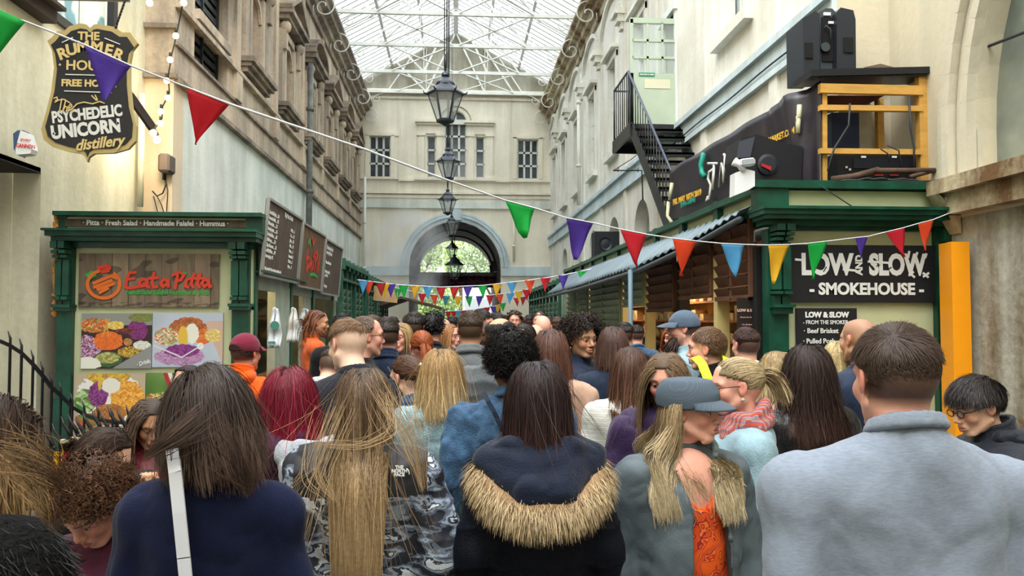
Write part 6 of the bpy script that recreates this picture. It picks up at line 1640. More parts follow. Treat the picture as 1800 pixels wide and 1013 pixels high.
# ------------------------------------------------------------------ a whole person
def unit(v): v = np.array(v,float); return v / np.linalg.norm(v)
def mesh_obj(name,V,F,m,parent,attrs=None,smooth=True):
    me = mesh_np(name,V,F,smooth=smooth,attrs=attrs)
    for x in (m if isinstance(m,(list,tuple)) else [m]): me.materials.append(x)
    o = bpy.data.objects.new(name,me); COL.objects.link(o); o.parent = parent; ROOT[o.name] = ROOT.get(parent.name,(0,0,0)); return o
def cloth(name,col,**k):
    d = dict(rough=.85,var=.12,vscale=14,bump=.25,bscale=160,sheen=.15,spec=.15); d.update(k); return mat(name,col,**d)
PEOPLE = []; SEATED = []
def person(label,px,top,Y,yaw=0,H=None,fem=False,tone='fair',width=1.0,lean=0,head=(0,0,0),arms=None,lod=1,clothes=None,trousers=None,hair=None,brow=(70,50,38),
           stubble=None,fade=None,group=None,headscale=1.0,seat=False,extras=None,bust=False,shoes=(40,38,38),hands=('relaxed','relaxed'),neck_up=0.0,shift=0.0,floor_z=0.0,lips=None,shoulder_drop=0.0,glow=None):
    """px, top: where the top of the hair shows; Y: distance down the market. yaw 0 looks away from the viewer, 90 = to the left"""
    P_ = at(px,top,Y); topz = P_.z
    hair = hair or {}; vol = hair.get('vol',.012)
    ya = R(yaw)
    # standing height follows from where the crown shows, unless seated or leaning
    k_drop = 0
    Hb = H if H else (topz - vol - floor_z) 
    s = Hb / 1.75
    hs = headscale * s * (1.0 if not fem else .985)
    base = Vector((P_.x,Y,floor_z))
    root = thing('person',label,'person',(0,0,0),group); 
    la = R(lean)
    hipz = .94 * s
    if seat: hipz = .50 * s
    dz = hipz - .94 * s
    def up(p):  # lean the upper body about the hips
        p = np.array(p,float); p = p * s + np.array([0,0,dz]); q = p - np.array([0,0,hipz]); q = Rx(-la) @ q if p[2] > hipz else q; return q + np.array([0,0,hipz])
    sw = (.172 if fem else .192) * width
    sh = [up((-sw,-.012,1.395 - shoulder_drop)),up((sw,-.012,1.395 - shoulder_drop))]
    neckb = up((0,-.040,1.495)); 
    hy,hp,hr = [R(a) for a in head]   # yaw (+ = left), pitch (+ = down), roll
    Mh = Rz(hy) @ Rx(-hp) @ Ry(hr)
    pivot = np.array([0,-.035,-.150 * 1.0]) * hs
    hc0 = neckb + np.array([0,.005,neck_up])
    oh = hc0 - Mh @ pivot
    # shift root so the crown lands under its pixel and, when leaning, at its height
    Mz = Rz(ya)
    crown = oh + Mh @ (np.array([0,-.014,.117]) * hs)
    crown_top = oh + (np.array([0,0,max((Mh @ (C_SK + R_SK * np.array(u_)))[2] for u_ in ((0,0,1),(0,.7,.7),(0,-.7,.7)))]) * hs)
    cw = Mz @ (oh + Mh @ (C_SK * hs))
    zfix = topz - vol - crown_top[2]
    root.location = (P_.x - cw[0] + shift,Y - cw[1],zfix if (seat or H or lean) else max(-.05,zfix))
    zoff = root.location.z
    if abs(zoff) > .001:   # keep feet on the ground: legs grow or shrink instead
        root.location.z = 0
    ROOT[root.name] = (0,0,0); root.rotation_euler = (0,0,ya)
    def lift(p): p = np.array(p,float); p[2] += zoff * np.clip(p[2] / max(hipz,.1),0,1); return p
    for a_ in (sh,): 
        for i in range(2): a_[i] = lift(a_[i])
    neckb = lift(neckb); oh = oh + np.array([0,0,zoff]); hipz2 = hipz + zoff
    U = lambda p: lift(up(p))
    # arms
    arms = arms or {}
    el,wr = [None,None],[None,None]
    for i,sd in enumerate((-1,1)):
        a = arms.get('L' if sd < 0 else 'R')
        if a: el[i],wr[i] = U(a[0]),U(a[1])
        else: el[i],wr[i] = U((sd * (sw + .055),-.03,1.15)),U((sd * (sw + .065),.03,.905))
    hips = [np.array([-.088 * s,0,hipz2]),np.array([.088 * s,0,hipz2])]
    if seat:
        kn = [np.array([-.12 * s,.44 * s,hipz2]),np.array([.12 * s,.44 * s,hipz2])]; an = [np.array([-.12 * s,.42 * s,.09]),np.array([.12 * s,.42 * s,.09])]
    else:
        kn = [np.array([-.095 * s,.015,hipz2 * .53]),np.array([.095 * s,.015,hipz2 * .53])]; an = [np.array([-.10 * s,-.02,.09]),np.array([.10 * s,-.02,.09])]
    hv = {0: .0075,1: .011,2: .019}[lod]
    # ---- body: torso, arms, legs, hands as one skin + head at finer grain
    B = SDF(); g = s
    B.cap(U((0,0,1.0)),U((0,-.005,1.30)),.085 * g,.090 * g,.03)
    for sx in (-1,1): B.cap(U((sx * .05,0,1.0)),U((sx * .055,-.01,1.30)),.08 * g,.082 * g,.03)
    B.cap(sh[0],sh[1],.042 * g,.042 * g,.03); B.ell(neckb + np.array([0,.02,-.05]),(.055 * g,.045 * g,.06 * g),.03)
    if bust: B.ell(U((0,.004,1.375)),(.13 * g,.088 * g,.14 * g),.05)
    for i in range(2):
        B.cap(sh[i],el[i],.047 * g,.036 * g,.03); B.cap(el[i],wr[i],.036 * g,.025 * g,.02)
        B.cap(hips[i],kn[i],.078 * g,.052 * g,.04); B.cap(kn[i],an[i],.052 * g,.036 * g,.02); B.cap(an[i] + np.array([0,-.03,-.03]),an[i] + np.array([0,.13,-.055]),.036 * g,.026 * g,.02)
    bv,bf = B.mesh(max(.014,hv * 1.5))
    hvs,hfs = head_mesh(fem,lod)
    colr = skin_colours(hvs,tone,brow,lips,stubble,fade,tuple(v * .8 for v in hair['col']) if hair.get('style') in ('short','curly') and not fade else None)
    HV = (hvs * hs) @ Mh.T + oh
    # blend the neck stub back to the neck base so a turned head still grows out of the body
    w = np.clip((-.10 - hvs[:,2]) / .08,0,1)[:,None] ** 1.0
    straight = hvs * hs + (neckb - pivot)
    straight[:,2] = np.minimum(straight[:,2],(neckb[2] + .06))
    HV = HV * (1 - w) + (straight - np.array([0,0,0])) * w
    vs,fs,cs = [bv,HV],[bf,hfs + len(bv)],[np.tile(np.array(lin(SKIN[tone])[:3]) * .95,(len(bv),1)),colr]
    for i,sd in enumerate((-1,1)):
        Hd = SDF(); dd = unit(wr[i] - el[i])
        hn = arms.get('palmL' if sd < 0 else 'palmR',(-sd * .9,.1,0)); hd = arms.get('dirL' if sd < 0 else 'dirR',None)
        d2 = unit(hd) if hd is not None else dd
        if abs(np.dot(unit(hn),d2)) > .95: hn = (0,1,.2)
        Hd.cap(wr[i] - dd * .05,wr[i] + d2 * .01,.025 * g,.022 * g,.02)
        t_ = np.cross(unit(d2),unit(np.array(hn) - unit(d2) * np.dot(unit(d2),hn))); sgn = 1 if (t_[1] + t_[2] * .3) > 0 else -1
        hand_sdf(Hd,wr[i] + d2 * .012,d2,hn,sgn,hands[i],s * (.92 if fem else 1.02))
        v_,f_ = Hd.mesh({0: .004,1: .0075,2: .012}[lod]); o_ = sum(len(q) for q in vs); vs.append(v_); fs.append(f_ + o_); cs.append(np.tile(np.array(lin(SKIN[tone])[:3]),(len(v_),1)))
    body = mesh_obj('body',np.vstack(vs),np.vstack(fs),skin_mat(),root,{'tone': np.vstack(cs)})
    # eyes
    ctx_W = lambda px_,py_,Yw: np.array(Rz(-ya) @ (np.array(at(px_,py_,Yw)) - np.array(root.location)))
    if lod < 2 and not hair.get('noeyes'):
        for sd in (-1,1):
            m = SDF(); c_ = oh + Mh @ (np.array([sd * .031,.0735,.0025]) * hs); r_ = .0128 * hs
            th,q = np.meshgrid(np.linspace(0,math.pi,13),np.linspace(0,2 * math.pi,20,endpoint=False),indexing='ij')
            dl = np.stack([np.sin(th) * np.cos(q),np.cos(th),np.sin(th) * np.sin(q)],2).reshape(-1,3)
            cc = np.tile(np.array([.75,.72,.70]),(len(dl),1)); cc[dl[:,1] > .80] = np.array(lin((80,70,56))[:3]); cc[dl[:,1] > .95] = .01
            i = np.arange(12 * 20); a = i; b_ = (i // 20) * 20 + (i + 1) % 20; FF = np.stack([a,b_,b_ + 20,a + 20],1)
            mesh_obj('eye',(dl * r_) @ Mh.T + c_,FF,mat('eye',(255,255,255),.15,attr='tone'),root,{'tone': cc})
    ctx = dict(W=ctx_W,root=root,s=s,g=g,U=U,sh=sh,el=el,wr=wr,neckb=neckb,hips=hips,kn=kn,an=an,oh=oh,Mh=Mh,hs=hs,hipz=hipz2,lod=lod,hv=hv,fem=fem,width=width,sw=sw,fwd=np.array([0,math.cos(la),-math.sin(la)]),lean=la)
    # ---- trousers and shoes
    if trousers is not None:
        T = SDF(); tc = trousers
        T.ell(np.array([0,-.01,hipz2 + .03]),(.165 * g,.125 * g,.13 * g),.04)
        for i in range(2): T.cap(hips[i],kn[i],.098 * g,.068 * g,.05); T.cap(kn[i],an[i] + np.array([0,0,.0]),.068 * g,.055 * g,.03)
        v,f = T.mesh(max(.014,hv * 1.4)); v = folds(v,f,.004,16,3,(1,1,.8)); mesh_obj('trousers',v,f,tc,root)
        for i in range(2):
            Z = SDF(); a = an[i]; Z.cap(a + np.array([0,-.045,-.045]),a + np.array([0,.13,-.058]),.042 * g,.034 * g,.03); Z.half(lambda X,Y_,Z_: -(Z_ - .002) + 0 * X + 0 * Y_)
            v,f = Z.mesh(.011); mesh_obj('shoe',v,f,mat('shoe_%d' % shoes[0],shoes,.5),root)
    for fn in (clothes or []): fn(ctx)
    if hair.get('style'): do_hair(ctx,hair)
    for fn in (extras or []): fn(ctx)
    PEOPLE.append(root)
    if seat: SEATED.append((root.location.copy(),ya,hipz2 - .10 * s))
    return root
# ------------------------------------------------------------------ garments
def top(m,puff=0.0,hem=.86,seed=1,fold=.006,foldscale=14,sleeves=True,sleeve_end=1.0,neck=.0,quilt=None,belly=0.0,name='jacket',collar='crew',hip=None,cm=None,sleeve_puff=0.0,mat_attr=None,chest=0.0,cuffs=True,scoop=None):
    """upper garment over the torso and arms"""
    def fn(c):
        s,U,g = c['s'],c['U'],c['g']; w = c['width']; T = SDF(); p = puff
        cx = (.062 if c['fem'] else .075) * w
        for sx in (-1,1): T.cap(U((sx * cx,-.005,1.20)),U((sx * cx,-.012,1.33)),(.108 + p) * g,(.112 + p) * g,.06)
        T.cap(U((0,.01 + chest,1.28)),U((0,.015,1.10)),(.118 + p + belly * .4) * g,(.112 + p + belly) * g,.05)
        hx = (.075 if c['fem'] else .065) * w; hr = hip if hip is not None else (.118 if c['fem'] else .112)
        for sx in (-1,1): T.cap(U((sx * hx * .8,0,1.12)),np.append(U((sx * hx,0,.95))[:2],max(.1,U((0,0,hem))[2] + .06) if hem > .94 else U((0,0,hem))[2] + .07),(.095 + p + belly * .5) * g,(hr + p) * g,.06)
        T.ell(c['neckb'] + np.array([0,.012,-.075]) * g,((.115 + p) * g,(.088 + p) * g,(.075 + p * .3) * g),.05)
        T.cap(c['neckb'] + np.array([0,-.004,-.07]),c['neckb'] + np.array([0,.0,-.006]),.080 * g,.070 * g,.03)
        for sx in (0,1): T.cap(U(((sx * 2 - 1) * .055,-.01,1.36)),c['sh'][sx] + np.array([0,0,-.012]),(.090 + p * .8) * g,(.056 + p * .7) * g,.06)
        for i in range(2):
            T.cap(c['sh'][i],c['neckb'] + np.array([0,-.005,-.040]),(.056 + p * .6) * g,(.064 + neck) * g,.05)
            if sleeves:
                e = c['el'][i]; wv = c['el'][i] + (c['wr'][i] - c['el'][i]) * sleeve_end
                T.cap(c['sh'][i],e,(.060 + p * .8 + sleeve_puff * .8) * g,(.050 + p * .9 + sleeve_puff) * g,.04)
                if sleeve_end > .05: T.cap(e,wv,(.050 + p * .8 + sleeve_puff) * g,(.038 + p * .6 + sleeve_puff * .7) * g,.03)
            else: T.cap(c['sh'][i],c['sh'][i] + (c['el'][i] - c['sh'][i]) * .55,(.062 + p) * g,(.058 + p) * g,.04)
        if scoop: T.ell(c['neckb'] + np.array(scoop[0]),scoop[1],.02,sub=True)
        hz = U((0,0,hem))[2]
        T.half(lambda X,Y_,Z_: np.where(np.sqrt(X * X + Y_ * Y_) < .235 * g * max(1,w),(hz - Z_),-1.0) + 0 * X)
        v,f = T.mesh(c['hv'])
        if quilt:
            N = vnormals(v,f); z = v[:,2] + .12 * np.abs(v[:,0]) * quilt[2] + .006 * np.sin(v[:,0] * 40)
            wv_ = np.abs(np.sin(z * math.pi / quilt[0])); v = v + N * (quilt[1] * (np.power(wv_,.45) - .7))[:,None]
        if fold and c['lod'] < 2: 
            v = folds(v,f,fold,foldscale,seed,(1,1,.75)); v = folds(v,f,fold * .45,foldscale * 2.3,seed + 7,(1,1,.6))
        attrs = None
        if mat_attr: attrs = {'tone': mat_attr(v,c)}
        o = mesh_obj(name,v,f,m,c['root'],attrs); c['top'] = o
        n = c['neckb']; g2 = c['g']
        if collar:
            K = SDF(); q = 20
            if collar == 'crew': rr,hh,th,tl = .070,.018,.009,.25
            elif collar == 'high': rr,hh,th,tl = .068,.045,.012,.1
            elif collar == 'shirt': rr,hh,th,tl = .070,.030,.010,.3
            elif collar == 'lapel': rr,hh,th,tl = .078,.030,.016,.35
            for k in range(q):
                a,b = 2 * math.pi * k / q,2 * math.pi * (k + 1) / q
                pt = lambda a_,z_,r_: n + np.array([r_ * math.cos(a_) * g2,r_ * math.sin(a_) * g2 + .004,z_ - .022 * math.sin(a_) - .008])
                K.cap(pt(a,.02,rr + .006),pt(b,.02,rr + .006),th,th,.008); K.cap(pt(a,.02 + hh * .5,rr),pt(b,.02 + hh * .5,rr),th * .9,th * .9,.008); K.cap(pt(a,.02 + hh,rr),pt(b,.02 + hh,rr),th * .7,th * .7,.008)
            v,f = K.mesh(min(.007,c['hv'])if c['lod'] < 2 else .011); mesh_obj('collar',v,f,cm or m,c['root'])
        if cuffs and sleeves and c['lod'] < 2 and sleeve_end > .8:
            for i in range(2):
                K = SDF(); d = unit(c['wr'][i] - c['el'][i]); e = c['el'][i] + (c['wr'][i] - c['el'][i]) * sleeve_end; K.cap(e - d * .04,e + d * .004,(.041 + p * .3) * g,(.040 + p * .3) * g,.01); v,f = K.mesh(.008); mesh_obj('cuff',v,f,cm or m,c['root'])
    return fn
def hood(m,up_=0.0,size=1.0,dz=0,fur=None,lining=None,off=(0,0,0),name='hood',seed=2):
    """a hood lying on the back of the shoulders"""
    def fn(c):
        n = c['neckb']; g = c['g'] * size; K = SDF(); o = np.array(off)
        P = lambda x,y,z: n + np.array([x,y,z + dz]) * g + o
        K.cap(P(-.085,.02,.0),P(-.09,-.06,-.01),.035 * g,.045 * g,.05); K.cap(P(.085,.02,.0),P(.09,-.06,-.01),.035 * g,.045 * g,.05)
        K.cap(P(-.09,-.07,-.02),P(0,-.115,-.07),.048 * g,.060 * g,.05); K.cap(P(.09,-.07,-.02),P(0,-.115,-.07),.048 * g,.060 * g,.05); K.cap(P(0,-.10,-.02),P(0,-.12,-.12),.06 * g,.05 * g,.05)
        K.ell(P(0,-.06,.055),(.06 * g,.05 * g,.05 * g),.03,sub=True)
        v,f = K.mesh(c['hv'] * .9); v = folds(v,f,.008,15,seed); v = folds(v,f,.004,34,seed + 4); mesh_obj(name,v,f,m,c['root'])
    return fn
def do_hair(c,h):
    oh,Mh,hs,lod,root = c['oh'],c['Mh'],c['hs'],c['lod'],c['root']; rng_ = np.random.default_rng(h.get('seed',1)); st_ = h['style']
    col = np.array(lin(h['col'])[:3]); col2 = np.array(lin(h.get('col2',h['col']))[:3]); n = c['neckb']; g = c['g']
    yd = max(1.0,root.location.y / 2.3) if lod == 0 else 1.0; dens = {0: 1.0 / yd,1: .20,2: .05}[lod] * h.get('dens',1); wk = {0: .85 * yd ** .6,1: 2.2,2: 4.5}[lod]; sk = {0: 1.0,1: .6,2: .4}[lod]
    coll = [(oh + Mh @ (C_SK * hs),(R_SK + .003) * hs),(oh + Mh @ (np.array([0,.02,-.035]) * hs),np.array([.060,.07,.07]) * hs),(n + np.array([0,0,.0]),np.array([.072,.075,.11]) * g)]
    pf = h.get('puff',.0)
    coll += [(n + np.array([0,.0,-.175]) * g,np.array([.235 * c['width'] + pf,.112 + pf,.165 + pf * .5]) * g,h.get('split',.02)),(c['U']((0,0,1.22)),np.array([.165 + pf,.130 + pf,.28]) * g,h.get('split',.02))]
    V = []; F = []; ID = []; FT = []; base = 0
    def add(r):
        nonlocal base
        v,f,i,t = r; V.append(v); F.append(f + sum(len(q) for q in V[:-1])); ID.append(i + base); FT.append(t); base += int(i.max()) + 1 if len(i) else 0
    back = lambda d: np.stack([d[:,0] * .6,-.8 - 0 * d[:,1],-.3 + 0 * d[:,2]],1)
    capoff = .006
    if st_ == 'long':
        capoff = lambda d: .006 + .011 * np.clip(d[:,1],0,1)
        part = h.get('part',0.0)
        tz = lambda d: np.clip(d[:,2] * 1.3,0,1) * np.clip(d[:,1] * 1.2 + .9,.12,1)
        fl = lambda d: np.stack([np.sign(d[:,0] - part) * .75 * tz(d) + .12 * d[:,0],-.45 - .35 * (1 - tz(d)) + 0 * d[:,1],-.15 - .8 * (1 - tz(d))],1)
        if h.get('down'): fl = lambda d: np.stack([d[:,0] * .5,d[:,1] * .2 - .15,-1 + 0 * d[:,2]],1)
        if h.get('backcomb'): fl = lambda d: np.stack([d[:,0] * .8,-1 + 0 * d[:,1],-.4 + 0 * d[:,2]],1)
        Lf = lambda d: h['len'] + d[:,2] * .10 + .05 * np.clip(d[:,2],0,1) + .03 * np.clip(d[:,1],0,1)
        add(grow(st_,Mh,oh,hs,coll,rng_,int(h.get('n',6500) * dens),max(6,int(h.get('seg',14) * sk)),Lf,h.get('w',.0013) * wk,fl,gravity=h.get('gravity',1.0),spread=h.get('spread',.06),curl=h.get('curl',.0),curlf=h.get('curlf',30),lift=h.get('lift',.008),jit=h.get('jit',.2),wind=h.get('wind',(0,0,0)),lenvar=h.get('lenvar',.1),mask=h.get('mask'),converge=(n[0],h.get('conv',0)),gap=h.get('gap',0),front=h.get('front',.54),clump=int(h.get('clump',0) * max(.3,dens))))
        # a few loose flyaway hairs
        if lod == 0: add(grow(st_,Mh,oh,hs,coll,rng_,120,14,Lf,.0008,fl,gravity=.8,spread=.25,lift=.02,jit=.5,wind=h.get('wind',(0,0,0)),lenvar=.3,mask=h.get('mask')))
    elif st_ == 'short':
        L = h.get('len',.03); dirv = h.get('dir',(0,.6,.3))
        fl = lambda d: np.stack([d[:,0] * .5 + dirv[0],dirv[1] * np.clip(d[:,2] * 1.4,-.3,1) - .5 * (1 - np.clip(d[:,2],0,1)),-1.1 * (1 - np.clip(d[:,2],0,1)) + dirv[2] * .2],1)
        Lf = lambda d: L * np.where(d[:,2] > .35,1.0,h.get('sides',.35)) + 0 * d[:,0]
        if lod >= 1 and not h.get('mask'): h['capmask'] = None; h['mask'] = lambda x,y,z: z > .15
        add(grow(st_,Mh,oh,hs,coll[:1],rng_,int(h.get('n',9000) * dens),5,Lf,h.get('w',.0010) * wk,fl,gravity=.3,spread=.08,lift=h.get('lift',.005),jit=h.get('jit',.22),stiff=h.get('stiff',.04),lenvar=.35,mask=h.get('mask'),front=h.get('front',.54),curl=h.get('curl',0),curlf=h.get('curlf',60)))
        capoff = h.get('cap',.004)
    elif st_ == 'curly':
        L = h.get('len',.07)
        fl = lambda d: np.stack([d[:,0],d[:,1] * .6 + .2,d[:,2] * .2 - .2],1)
        add(grow(st_,Mh,oh,hs,coll[:1],rng_,int(h.get('n',1500) * dens),14,L,h.get('w',.002) * wk,fl,gravity=.25,spread=.35,lift=.02,jit=1.0,stiff=h.get('stiff',1.0),lenvar=.4,curl=h.get('curl',.009),curlf=h.get('curlf',190),front=h.get('front',.54)))
        capoff = h.get('cap',.02)
    elif st_ == 'updo':
        fl = lambda d: np.stack([-d[:,0] * .2,-1 + 0 * d[:,0],.25 - .5 * d[:,2]],1)
        add(grow(st_,Mh,oh,hs,coll[:1],rng_,int(4500 * dens),8,lambda d: .10 + .03 * d[:,1],.002 * wk,fl,gravity=-.05,spread=.04,lift=.006,jit=.12,lenvar=.1,gather=oh + Mh @ (np.array(h.get('tie',(0,-.115,.02))) * hs)))
        tie = oh + Mh @ (np.array(h.get('tie',(0,-.115,.02))) * hs); k = int(h.get('tn',500) * dens) + 30
        rr = rng_.normal(size=(k,3)) * .008; L = h.get('tail',.22); seg = 14; P = np.zeros((k,seg,3)); p = tie + rr; v = np.tile(Mh @ np.array([0,-1,.35]),(k,1)) + rng_.normal(size=(k,3)) * .12; LL = L * (1 - .35 * rng_.random(k))
        for i in range(seg):
            P[:,i] = p; v = v + np.array([0,0,-1]) * .22; v /= np.linalg.norm(v,axis=1)[:,None]; p = p + v * (LL / seg)[:,None]
        N = np.tile(np.array([0,-1,.2]),(k,seg,1)) + rng_.normal(size=(k,1,3)) * .5
        a = rng_.random((k,1)) * 6 + np.linspace(0,1,seg)[None] * L * h.get('curlf',20); P = P + np.stack([np.cos(a),np.sin(a),0 * a],2) * h.get('curl',.003)
        add(locks(P,N,seg,.0024 * wk * (.6 + .8 * rng_.random(k)),rng_))
    elif st_ == 'dreads':
        fl = lambda d: np.stack([d[:,0] * .8,-1 + 0 * d[:,1],-.4 + 0 * d[:,2]],1)
        add(grow(st_,Mh,oh,hs,coll,rng_,70,14,lambda d: .30 + 0 * d[:,0],.0075,fl,gravity=.8,spread=.12,lift=.01,jit=.3,lenvar=.25,curl=.004,curlf=40))
    if 'beard' in h:
        bc = h['beard']; k = int((700 if lod == 0 else 320 if lod == 1 else 120)); q = rng_.random((k,2))
        a = (q[:,0] - .5) * 2.5; p0 = np.stack([np.sin(a) * .056,.02 + np.cos(a) * .062,-.05 - .05 * q[:,1] * (.5 + .5 * np.cos(a))],1)
        seg = 6; P = np.zeros((k,seg,3)); out = np.stack([np.sin(a) * .25,np.cos(a) * .45,-np.ones(k)],1) + rng_.normal(size=(k,3)) * .2; out /= np.linalg.norm(out,axis=1)[:,None]
        for i in range(seg): P[:,i] = p0 + out * bc * i / (seg - 1)
        Pw = (P * hs) @ Mh.T + oh; N = np.tile((np.stack([np.sin(a),np.cos(a),0 * a],1) @ Mh.T)[:,None],(1,seg,1)); add(locks(Pw,N,seg,np.full(k,.0022 * wk),rng_))
    if V:
        V = np.vstack(V); F = np.vstack(F); ID = np.concatenate(ID); FT = np.concatenate(FT)
        r1 = rng_.random(ID.max() + 1); sh_ = (.7 + .6 * rng_.random(ID.max() + 1))[ID]
        mixf = np.clip((FT - h.get('ombre',.5)) * 2.2 * (1 if 'col2' in h else 0) + (r1[ID] - .5) * h.get('streak',.8) * (1 if 'col2' in h else 0),0,1)[:,None]
        nv_ = len(ID); cc = (col * (1 - mixf) + col2 * mixf) * sh_[:,None] * (.72 + .5 * rng_.random((ID.max() + 1) * 3)[ID * 3 + np.arange(nv_) % 3])[:,None]
        if 'stubblec' in h: pass
        nb = len(V)
    else: V = np.zeros((0,3)); F = np.zeros((0,4),int); cc = np.zeros((0,3)); nb = 0
    if not h.get('nocap'):
        cv,cf = hair_cap(Mh,oh,hs,capoff,res=34 if lod < 2 else 18,bumpy=h.get('bumpy',.0),seed=3,mask=h['capmask'] if 'capmask' in h else h.get('mask'),front=h.get('front',.54))
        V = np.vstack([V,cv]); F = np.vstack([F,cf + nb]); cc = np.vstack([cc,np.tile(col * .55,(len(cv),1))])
    mesh_obj('hair',V,F,hair_material(),root,{'strand': cc})
def curtain(c,Vp,wid,col,col2,name='hair_lock',n=60,seed=1,w=.002):
    """an extra swept lock bundle along a path (person space)"""
    rng_ = np.random.default_rng(seed); P0 = np.array(Vp,float); seg = 16; t = np.linspace(0,1,seg); k = np.linspace(0,1,len(P0)); path = np.stack([np.interp(t,k,P0[:,i]) for i in range(3)],1)
    for _ in range(3): path[1:-1] = (path[:-2] + path[1:-1] * 2 + path[2:]) / 4
    off = rng_.normal(size=(n,1,3)) * wid * (1 + .8 * np.sin(t * 2.6 + 1))[None,:,None]; a = rng_.random((n,1)) * 6; P = path[None] + off * (1 - .5 * t[None,:,None]) + .004 * np.sin(a + t[None] * 7)[:,:,None]
    N = np.tile(np.array([0,-1.0,.3]),(n,seg,1)); V,F,ID,FT = locks(P,N,seg,np.full(n,w) * (.6 + .8 * rng_.random(n)),rng_)
    m = rng_.random(n)[ID][:,None]; cc = (np.array(lin(col)[:3]) * (1 - m) + np.array(lin(col2)[:3]) * m) * (.6 + .6 * rng_.random(n))[ID][:,None]
    mesh_obj(name,V,F,hair_material(),c['root'],{'strand': cc})
def cap_hat(m,brim=.075,dirr=0.0,band=None,name='cap',tall=.0,mb=None,off=.013,gap=None,low=0.0,flat=False):
    """peaked cap on the head; dirr turns the peak (degrees, 0 = forward)"""
    def fn(c):
        hs,Mh,oh = c['hs'],c['Mh'],c['oh']; q = R(dirr); Q = Rz(q)
        th = np.linspace(0,math.pi * .56,22); ph = np.linspace(0,2 * math.pi,56,endpoint=False); T,PH = np.meshgrid(th,ph,indexing='ij')
        d = np.stack([np.sin(T) * np.cos(PH),np.sin(T) * np.sin(PH),np.cos(T)],2).reshape(-1,3)
        if flat: d2 = d.copy(); zz = np.clip(d[:,2],-1,.72); zz = np.where(d[:,2] > .72,.72 + (d[:,2] - .72) * .35,zz); d2[:,2] = zz; rad = np.where(d[:,2] > .2,1.0,1.0); d = d2 * np.array([1.06,1.06,1.0])
        P = np.array([0,-.014,.036 + low]) + d * (R_SK + off + tall * np.clip(d[:,2:3],0,1)); 
        seam = np.abs(((PH.ravel() / (math.pi / 3)) % 1) - .5) > .47; P = P - d * (seam * .0012)[:,None]
        P[:,2] += -.006 * np.cos(2 * PH.ravel()) * (T.ravel() > 1.2)
        n_ = 56; i = np.arange(21 * n_); a = i; b = (i // n_) * n_ + (i + 1) % n_; F = np.stack([a,a + n_,b + n_,b],1)
        W_ = (P * hs) @ Mh.T + oh; o = mesh_obj(name,W_,F,m,c['root']); md = o.modifiers.new('t','SOLIDIFY'); md.thickness = .003
        # peak
        u,v = np.meshgrid(np.linspace(-1.15,1.15,25),np.linspace(0,1,9),indexing='ij'); u = u.ravel(); v = v.ravel()
        rim = np.stack([np.sin(u) * (R_SK[0] + off),np.cos(u) * (R_SK[1] + off),0 * u],1); ext = np.cos(u * .95) ** .6 * brim
        Pk = rim + np.stack([np.sin(u) * .25,np.cos(u) * 1.0,-.12 - .42 * np.abs(np.sin(u)) ** 1.5 * .5],1) * (ext * v)[:,None]; Pk[:,2] += -.03 * v * v * (1) * .4 + .012 - .008 * v
        Pk = Pk @ Q.T + np.array([0,-.014,.036 + low + R_SK[2] * math.cos(math.pi * .52) * 1.0 + .004]); i = np.arange(24 * 8); a = (i // 8) * 9 + i % 8; F = np.stack([a,a + 9,a + 10,a + 1],1)
        o2 = mesh_obj('cap_peak',(Pk * hs) @ Mh.T + oh,F,mb or m,o); md = o2.modifiers.new('t','SOLIDIFY'); md.thickness = .004
        if band:
            vb = []; 
            for k in range(56):
                q2 = 2 * math.pi * k / 56
                for z_ in (-.004,.010,.024): dd = np.array([math.cos(q2),math.sin(q2),0]); vb.append(np.array([0,-.014,.036 + low]) + dd * (R_SK + off + .003) * math.cos(z_ * 5) + np.array([0,0,z_ - .006]))
            i = np.arange(56 * 2); a = (i // 2) * 3 + i % 2; b = (((i // 2) + 1) % 56) * 3 + i % 2; F = np.stack([a,b,b + 1,a + 1],1); mesh_obj('cap_band',(np.array(vb) * hs) @ Mh.T + oh,F,band,o)
        if gap:
            vb = []
            for k in range(9):
                q2 = -math.pi / 2 + math.pi + (k - 4) * .13 + q + math.pi
                for z_ in (0.0,.014,.026 * (1 - ((k - 4) / 4.6) ** 2) + .010): dd = np.array([math.cos(q2),math.sin(q2),0]); vb.append(np.array([0,-.014,.038 + low]) + dd * (R_SK + off + .0035) + np.array([0,0,z_ - .012]))
            i = np.arange(8 * 2); a = (i // 2) * 3 + i % 2; b = a + 3; F = np.stack([a,b,b + 1,a + 1],1); mesh_obj('cap_opening',(np.array(vb) * hs) @ Mh.T + oh,F,gap,o)
    return fn
def glasses(m,sun=False,on_head=False):
    def fn(c):
        hs,Mh,oh = c['hs'],c['Mh'],c['oh']; mb = MB(); zz = .004 if not on_head else .085; yy = .100 if not on_head else .062
        T = lambda p: Vector(((np.array(p) * hs) @ Mh.T + oh))
        for s in (-1,1):
            mb.tube([T((s * .033 + .021 * math.cos(q),yy,zz + .015 * math.sin(q))) for q in np.linspace(0,2 * math.pi,15)],.0018,5)
            mb.tube([T((s * .054,yy - .002,zz + .006)),T((s * .072,yy - .03,zz + .008)),T((s * .078,.0,zz + .008))],.0018,5)
        mb.tube([T((-.012,yy + .002,zz + .004)),T((.012,yy + .002,zz + .004))],.0018,5)
        o = mb.build('glasses',m,c['root'])
        lm = glass_mat('lens_clear',(235,240,240),.1,.05) if not sun else mat('sunglass_lens',(40,34,36),.1)
        for s in (-1,1):
            l = MB(); l._add([T((s * .033 + .020 * math.cos(q),yy,zz + .014 * math.sin(q))) for q in np.linspace(0,2 * math.pi,14,endpoint=False)],[tuple(range(14))]); l.build('lens',lm,o)
    return fn
